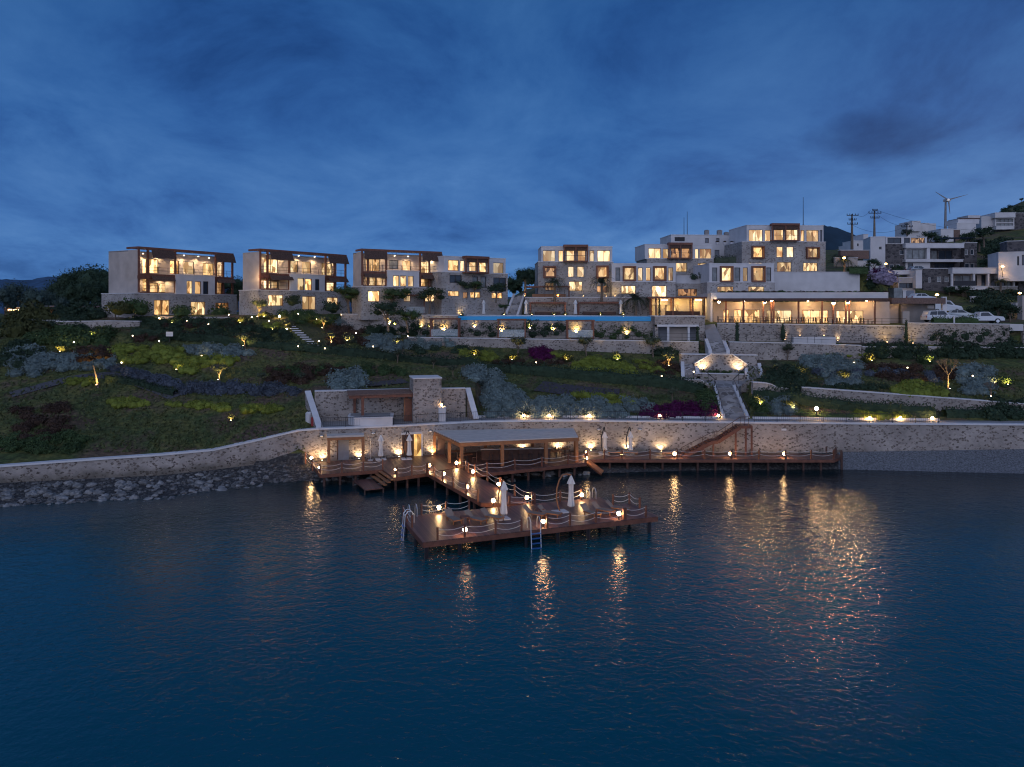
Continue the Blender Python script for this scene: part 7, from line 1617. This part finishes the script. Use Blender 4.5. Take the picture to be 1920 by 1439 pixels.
house('white sloping roofed house at the right edge with palm shadows', Fac(1872,139,-20), [(1872,1960,474,502,0,8,'white',[(1907,481,1911,498,'d'),(1916,478,1925,498,'d')]),(1888,1960,452,474,-2,5,'stone_dark',())])
house('small white gate house with dark tilted awning below the stone houses', Fac(1672,135,0), [(1684,1716,521,541,-1,4,'plaster',[(1686,531,1715,541,'d')]),(1717,1729,507,541,0,3,'white',()),(1664,1718,507,514,-2,3,'white',())])
house('glass fronted stair enclosure left of the parked van', Fac(1678,127,0), [(1676,1692,540,560,0,2,'greyglass',(),None),(1693,1699,546,560,0,2,'white',()),(1699,1714,545,560,-.5,2,'grey_panel',(),None)])
house('white garden wall panel below the lower right house', Fac(1822,132,0), [(1822,1847,557,576,0,.5,'white',())], name='wall_panel')
house('brown boundary wall lit warm by the lamp', Fac(1576,140,0), [(1576,1630,470,486,0,1,'tile',())], name='boundary_wall')
house('low pinkish wall below the brown boundary wall', Fac(1566,136,0), [(1566,1608,484,500,0,.6,'plaster',()),(1608,1628,490,500,-.4,.6,'white',())], name='boundary_wall')
house('right gate pillar of pale plaster at the picture edge', Fac(1917,121,0), [(1917,1926,556,606,0,1.2,'plaster',())], name='gate_pillar')
house('small white shed among the bushes near the right edge', Fac(1904,122,0), [(1905,1914,569,582,0,1.2,'white',())], name='shed')
p = PY(1800,452,150)
root = empty('roof_pergola', p, 'dark timber roof pergola above the grey balcony house', 'pergola')
for k in range(10): q = PY(1762+k*5.5,449,156); MB().box(q.x-.06,q.x+.06,q.y-3,q.y,q.z,q.z+.15).build('slat', M['metal'], root)
for px in (1766,1790,1812): q = PY(px,459,156); MB().box(q.x-.08,q.x+.08,q.y-.08,q.y+.08,q.z,q.z+1.1).build('post', M['metal'], root)
# water tanks / roof units on the service building
for i, px in enumerate((1325,1349,1362)):
    p = PY(px,441,149); root = empty('roof_unit', p, ['left','middle','right'][i]+' grey unit on the roof of the service building', 'roof unit'); MB().cbox(p, .9 if i else .8, .8, .9 if i < 2 else .5).build('body', M['concrete'], root); MB().cbox(p+Vector((0,0,.9 if i < 2 else .5)), .5, .5, .08).build('lid', M['metal'], root)
for i, px in enumerate((1345,1359,1372,1383)):
    p = PY(px,459.5,143); root = empty('planter', p, 'round planter bowl on the ledge before the service building, %s from the left' % ORD[i], 'planter'); MB().lathe(p, [(.25,0),(.38,.3),(.4,.45)], 12).build('bowl', M['cap'], root); put('brown', p+Vector((0,0,.5)), .32, 'small plant in the ledge planter, %s from the left' % ORD[i])
hedge([tuple(PY(1340,492,131)), tuple(PY(1378,492,131))], 1.6, 1.0, 'olive', 'trimmed hedge on the terrace left of the tallest house')
# masts, poles, wires, turbine
for px, y0, y1, Y, lb in ((1282.5,408,441,150,'shorter thin antenna mast on the service building'),(1288.5,397,441,150,'taller thin antenna mast on the service building'),(1506,370,423,140,'thin antenna mast on the tallest house')):
    p, q = PY(px,y1,Y), PY(px,y0,Y); root = empty('antenna_mast', p, lb, 'mast'); MB().tube([p,q], [.07,.04], 6).build('pole', M['metal'], root); MB().cbox(p, .3, .3, .1).build('base', M['metal'], root)
def pole(px, y0, y1, Y, label, wpx, seed):
    p, q = PY(px,y1,Y), PY(px,y0,Y); r = empty('power_pole', p, label, 'power pole'); h_ = q.z-p.z; w_ = wpx*Y/F
    mb = MB(); mb.hexa([(p.x-w_/2,p.y-w_/2,p.z),(p.x+w_/2,p.y-w_/2,p.z),(p.x+w_/2,p.y+w_/2,p.z),(p.x-w_/2,p.y+w_/2,p.z),(p.x-w_/4,p.y-w_/4,q.z),(p.x+w_/4,p.y-w_/4,q.z),(p.x+w_/4,p.y+w_/4,q.z),(p.x-w_/4,p.y+w_/4,q.z)]); mb.build('shaft', M['bark'], r)
    for k, (dz_, l_) in enumerate(((.3,1.25),(1.3,.8),(2.2,1.1)) if seed == 1 else ((.1,.5),(.6,1.3),(1.6,.9))):
        z = q.z-dz_; MB().box(p.x-l_,p.x+l_,p.y-w_/2-.1,p.y-w_/2-.02,z-.07,z+.07).build('crossarm', M['metal'], r)
        for t in (-1,-.5,0,.5,1): MB().lathe((p.x+l_*t*.95,p.y-w_/2-.06,z+.07), [(.04,0),(.1,.08),(.06,.16),(.1,.24),(.03,.34)], 6).build('insulator', M['metal'], r)
    return Vector((p.x,p.y,q.z-.3))
A1 = pole(1597.5,402,468,165,'concrete power pole with three cross arms, the left one of the pair',4,1); A2 = pole(1639.5,395,446,158,'leaning power pole with transformer arms, the right one of the pair',3.4,2); A3 = PY(1700,423,175); A4 = PY(1960,418,200)
pole(1700,421,441,176,'small wooden pole on the roofs right of the leaning pole',1.2,2)
def wire(a, b, sag, label):
    pts = [a.lerp(b, k/12)-Vector((0,0,sag*4*(k/12)*(1-k/12))) for k in range(13)]; tag(MB().tube(pts, .025, 4).build('power_line', M['metal']), label, 'power line')
wire(A1+Vector((1,0,.2)), A2+Vector((-.8,0,.4)), .8, 'thin power line sagging between the two poles'); wire(A2+Vector((.6,0,.3)), A4, 3, 'long power line running right over the town'); wire(A2, A3, .9, 'power line from the leaning pole to the small roof pole'); wire(A1+Vector((0,0,-2)), PY(1700,424,175), 1.6, 'lower power line crossing behind the leaning pole')
p = PY(1772,432,620); hub = PY(1775,376,620); root = empty('wind_turbine', p, 'distant white wind turbine with three blades on the ridge', 'wind turbine')
MB().tube([p-Vector((0,0,10)), Vector((p.x+.5,p.y,hub.z))], [1.2,.7], 10).build('tower', M['concrete'], root); n_ = MB(); n_.box(hub.x-1.2,hub.x+2.2,hub.y-2,hub.y+3,hub.z-.9,hub.z+1.1); n_.build('nacelle', M['white'], root); MB().ball(hub+Vector((0,-2.6,0)), 1.0).build('hub', M['bulk'], root)
for ex, ey in ((1751,361),(1811,366),(1778,402)):
    e = PY(ex,ey,620); c = hub+Vector((0,-2.6,0)); e.y = c.y; d = (e-c).normalized(); s_ = Vector((-d.z,0,d.x)); mb = MB(); mb.add([c-s_*.45, c+s_*.65, e+s_*.1, e-s_*.1]+[v+Vector((0,.35,0)) for v in (c-s_*.45, c+s_*.65, e+s_*.1, e-s_*.1)], [(0,1,2,3),(7,6,5,4),(0,4,5,1),(1,5,6,2),(2,6,7,3),(3,7,4,0)]); mb.build('blade', M['concrete'], root)
# ------------------------------------------------ cars
def car(p, rz, label, paint, prof, glass, L_, Wd, wr=.34, extra=None):
    root = empty('parked_car', (0,0,0), label, 'car'); w2 = Wd/2; mb = MB(); n = len(prof)
    for s_, k in ((-1,1),(1,1)):
        for x, z in prof: mb.v.append((x-L_/2, s_*w2*(1 if z < .95 else .86), z))
    for i in range(n): j = (i+1) % n; mb.f.append((i, n+i, n+j, j))
    mb.f.append(tuple(reversed(range(n)))); mb.f.append(tuple(range(n, 2*n))); mb.f = [tuple(reversed(q)) for q in mb.f]; mb.build('body', M[paint], root)
    for g in glass:
        for s_ in (-1, 1):
            y0 = s_*(w2*.93+.0); m2 = MB(); m2.add([(x-L_/2, s_*(w2*(1.012 if z < .95 else .885)), z) for x, z in g], [tuple(range(len(g))) if s_ < 0 else tuple(reversed(range(len(g))))]); m2.build('side_window', M['darkglass'], root)
    if extra:
        for x0, z0, x1, z1 in extra:
            m2 = MB(); dx, dz_ = x1-x0, z1-z0; l_ = math.hypot(dx, dz_); nx, nz_ = -dz_/l_*.012, dx/l_*.012; m2.add([(x0+nx-L_/2,-w2*.8,z0+nz_),(x0+nx-L_/2,w2*.8,z0+nz_),(x1+nx-L_/2,w2*.76,z1+nz_),(x1+nx-L_/2,-w2*.76,z1+nz_)], [(0,1,2,3)]); m2.build('windscreen', M['darkglass'], root)
    for x in (L_*.19, L_*.81):
        for s_ in (-1, 1):
            wh = MB(); wh.tube([(x-L_/2, s_*w2*.82, wr), (x-L_/2, s_*w2*1.01, wr)], wr, 16); o = wh.build('wheel', M['rubber'], root); r2 = MB(); r2.tube([(x-L_/2, s_*w2*1.0, wr), (x-L_/2, s_*w2*1.03, wr)], wr*.6, 12); r2.build('rim', M['steel'], o)
    for s_ in (-1, 1): MB().box(L_/2-.12, L_/2-.005+.02, s_*w2*.62-.16, s_*w2*.62+.16, .62, .78).build('headlight', M['cap'], root)
    for s_ in (-1, 1): MB().box(-L_/2-.02, -L_/2+.1, s_*w2*.8-.1, s_*w2*.8+.1, .7, .95).build('tail_light', M['red'], root)
    root.location = p; root.rotation_euler = (0,0,rz); return root
suv = [(0,.35),(0,.9),(.15,1.05),(.35,1.65),(2.6,1.72),(3.3,1.08),(4.4,.95),(4.6,.7),(4.6,.35)]
sg = [[(.45,1.08),(.6,1.55),(1.5,1.6),(1.5,1.08)],[(1.58,1.08),(1.58,1.6),(2.5,1.62),(3.0,1.1)]]
pick = [(0,.45),(0,1.0),(1.6,1.0),(1.75,1.65),(2.9,1.68),(3.6,1.12),(4.8,1.0),(4.95,.75),(4.95,.45)]
pg = [[(1.82,1.08),(1.9,1.55),(2.8,1.58),(3.3,1.12)]]
hatch = [(0,.3),(0,.85),(.4,1.0),(.9,1.42),(2.3,1.45),(3.1,1.0),(4.1,.85),(4.3,.6),(4.3,.3)]
hg = [[(.7,1.0),(1.0,1.36),(1.6,1.39),(1.6,1.0)],[(1.68,1.0),(1.68,1.39),(2.25,1.4),(2.85,1.0)]]
def G(px, py, Y, z): p = PY(px,py,Y); p.z = z; return p
car(G(1762,600,110,14.55), .0, 'white suv parked behind the hedge left of the red cone', 'carwhite', suv, sg, 4.6, 1.8, extra=[(2.6,1.72,3.3,1.08)])
car(G(1843,604,108,14.4), -.12, 'white pickup truck parked at the right end of the row', 'carwhite', pick, pg, 4.95, 1.85, .38, extra=[(2.9,1.68,3.6,1.12)])
car(G(1802,596,118,14.9), -.45, 'silver hatchback parked in the middle of the row', 'carsilver', hatch, hg, 4.3, 1.75, extra=[(2.3,1.45,3.1,1.0)])
car(G(1772,582,124,15.8), -.2, 'white van parked furthest back beside the white pillar', 'carwhite', [(0,.35),(0,1.9),(.1,2.0),(2.9,2.0),(3.6,1.3),(4.5,1.1),(4.7,.7),(4.7,.35)], [[(1.9,1.3),(1.9,1.85),(2.8,1.88),(3.3,1.3)],[(.3,1.3),(.3,1.8),(1.8,1.84),(1.8,1.3)]], 4.7, 1.9, extra=[(2.9,2.0,3.6,1.3)])
car(G(1722,507,146,23.2), .1, 'pale covered car before the ground floor of the grey stone house', 'carsilver', hatch, hg, 4.3, 1.75)
car(G(1727,556,127,17.6), .15, 'pale car roof showing above the tiled outbuilding', 'carwhite', hatch, hg, 4.3, 1.75, extra=[(2.3,1.45,3.1,1.0)])
MBp = G(1789,604,106.2,14.4); r_ = empty('traffic_bollard', MBp, 'small white bollard in the car park hedge', 'bollard'); MB().lathe(MBp, [(.12,0),(.1,1.0),(.05,1.1)], 10).build('post', M['cap'], r_); MB().lathe(MBp, [(.2,-.05),(.2,.02)], 10).build('base', M['metal'], r_)
# far left garden houses
f = Fac(180,118,0); house('low tiled garden hut with warm lit opening left of the leftmost villa', f, [(157,186,577,600,0,4,'plaster',[(159,581,180,586,'m')]),], name='garden_hut')
r_ = next(o for o in reversed(bpy.data.objects[:]) if o.get('label','').startswith('low tiled')); p = PY(152,577,117.6); q = PY(188,577,117.6); MB().hexa([(p.x,p.y-.4,p.z),(q.x,q.y-.4,q.z),(q.x,q.y+4,q.z+.5),(p.x,p.y+4,p.z+.5),(p.x,p.y-.4,p.z+.12),(q.x,q.y-.4,q.z+.12),(q.x,q.y+4,q.z+.7),(p.x,p.y+4,p.z+.7)]).build('tile_roof', M['tile'], r_)
f = Fac(82,120,0); house('small hut with orange glow among the far left trees', f, [(82,100,575,592,0,3,'wood_dark',[(88,580,95,592,'m')])], name='garden_hut')
p = PY(92,586,119.5); light('POINT', p, 25, (1,.4,.1), None, radius=.1)
f = Fac(14,121,0); house('dark pavilion with a line of small lights at the far left', f, [(8,42,578,590,0,3,'wood_dark',())], name='garden_hut')
for i in range(7): q = PY(12+i*4.5,581,120.8); tag(MB().ball(q, .08).build('string_light', M['globe_s']), 'tiny warm bulb in the light string of the far left pavilion', 'light', 'string lights')
p = T(318,644); r_ = empty('garden_sign', p, 'small pale information board in the dark hedge under the leftmost villa', 'sign'); MB().box(p.x-.45,p.x+.45,p.y-.05,p.y,p.z+.9,p.z+1.5).build('board', M['cap'], r_); MB().box(p.x-.03,p.x+.03,p.y-.03,p.y+.03,p.z,p.z+.9).build('post', M['metal'], r_)
p = T(125,610); dup(LO, Vector((p.x,p.y,p.z+.1)), 1.4, 1, 'pale lounger on the grass before the grey wall at far left')
drop_templates()
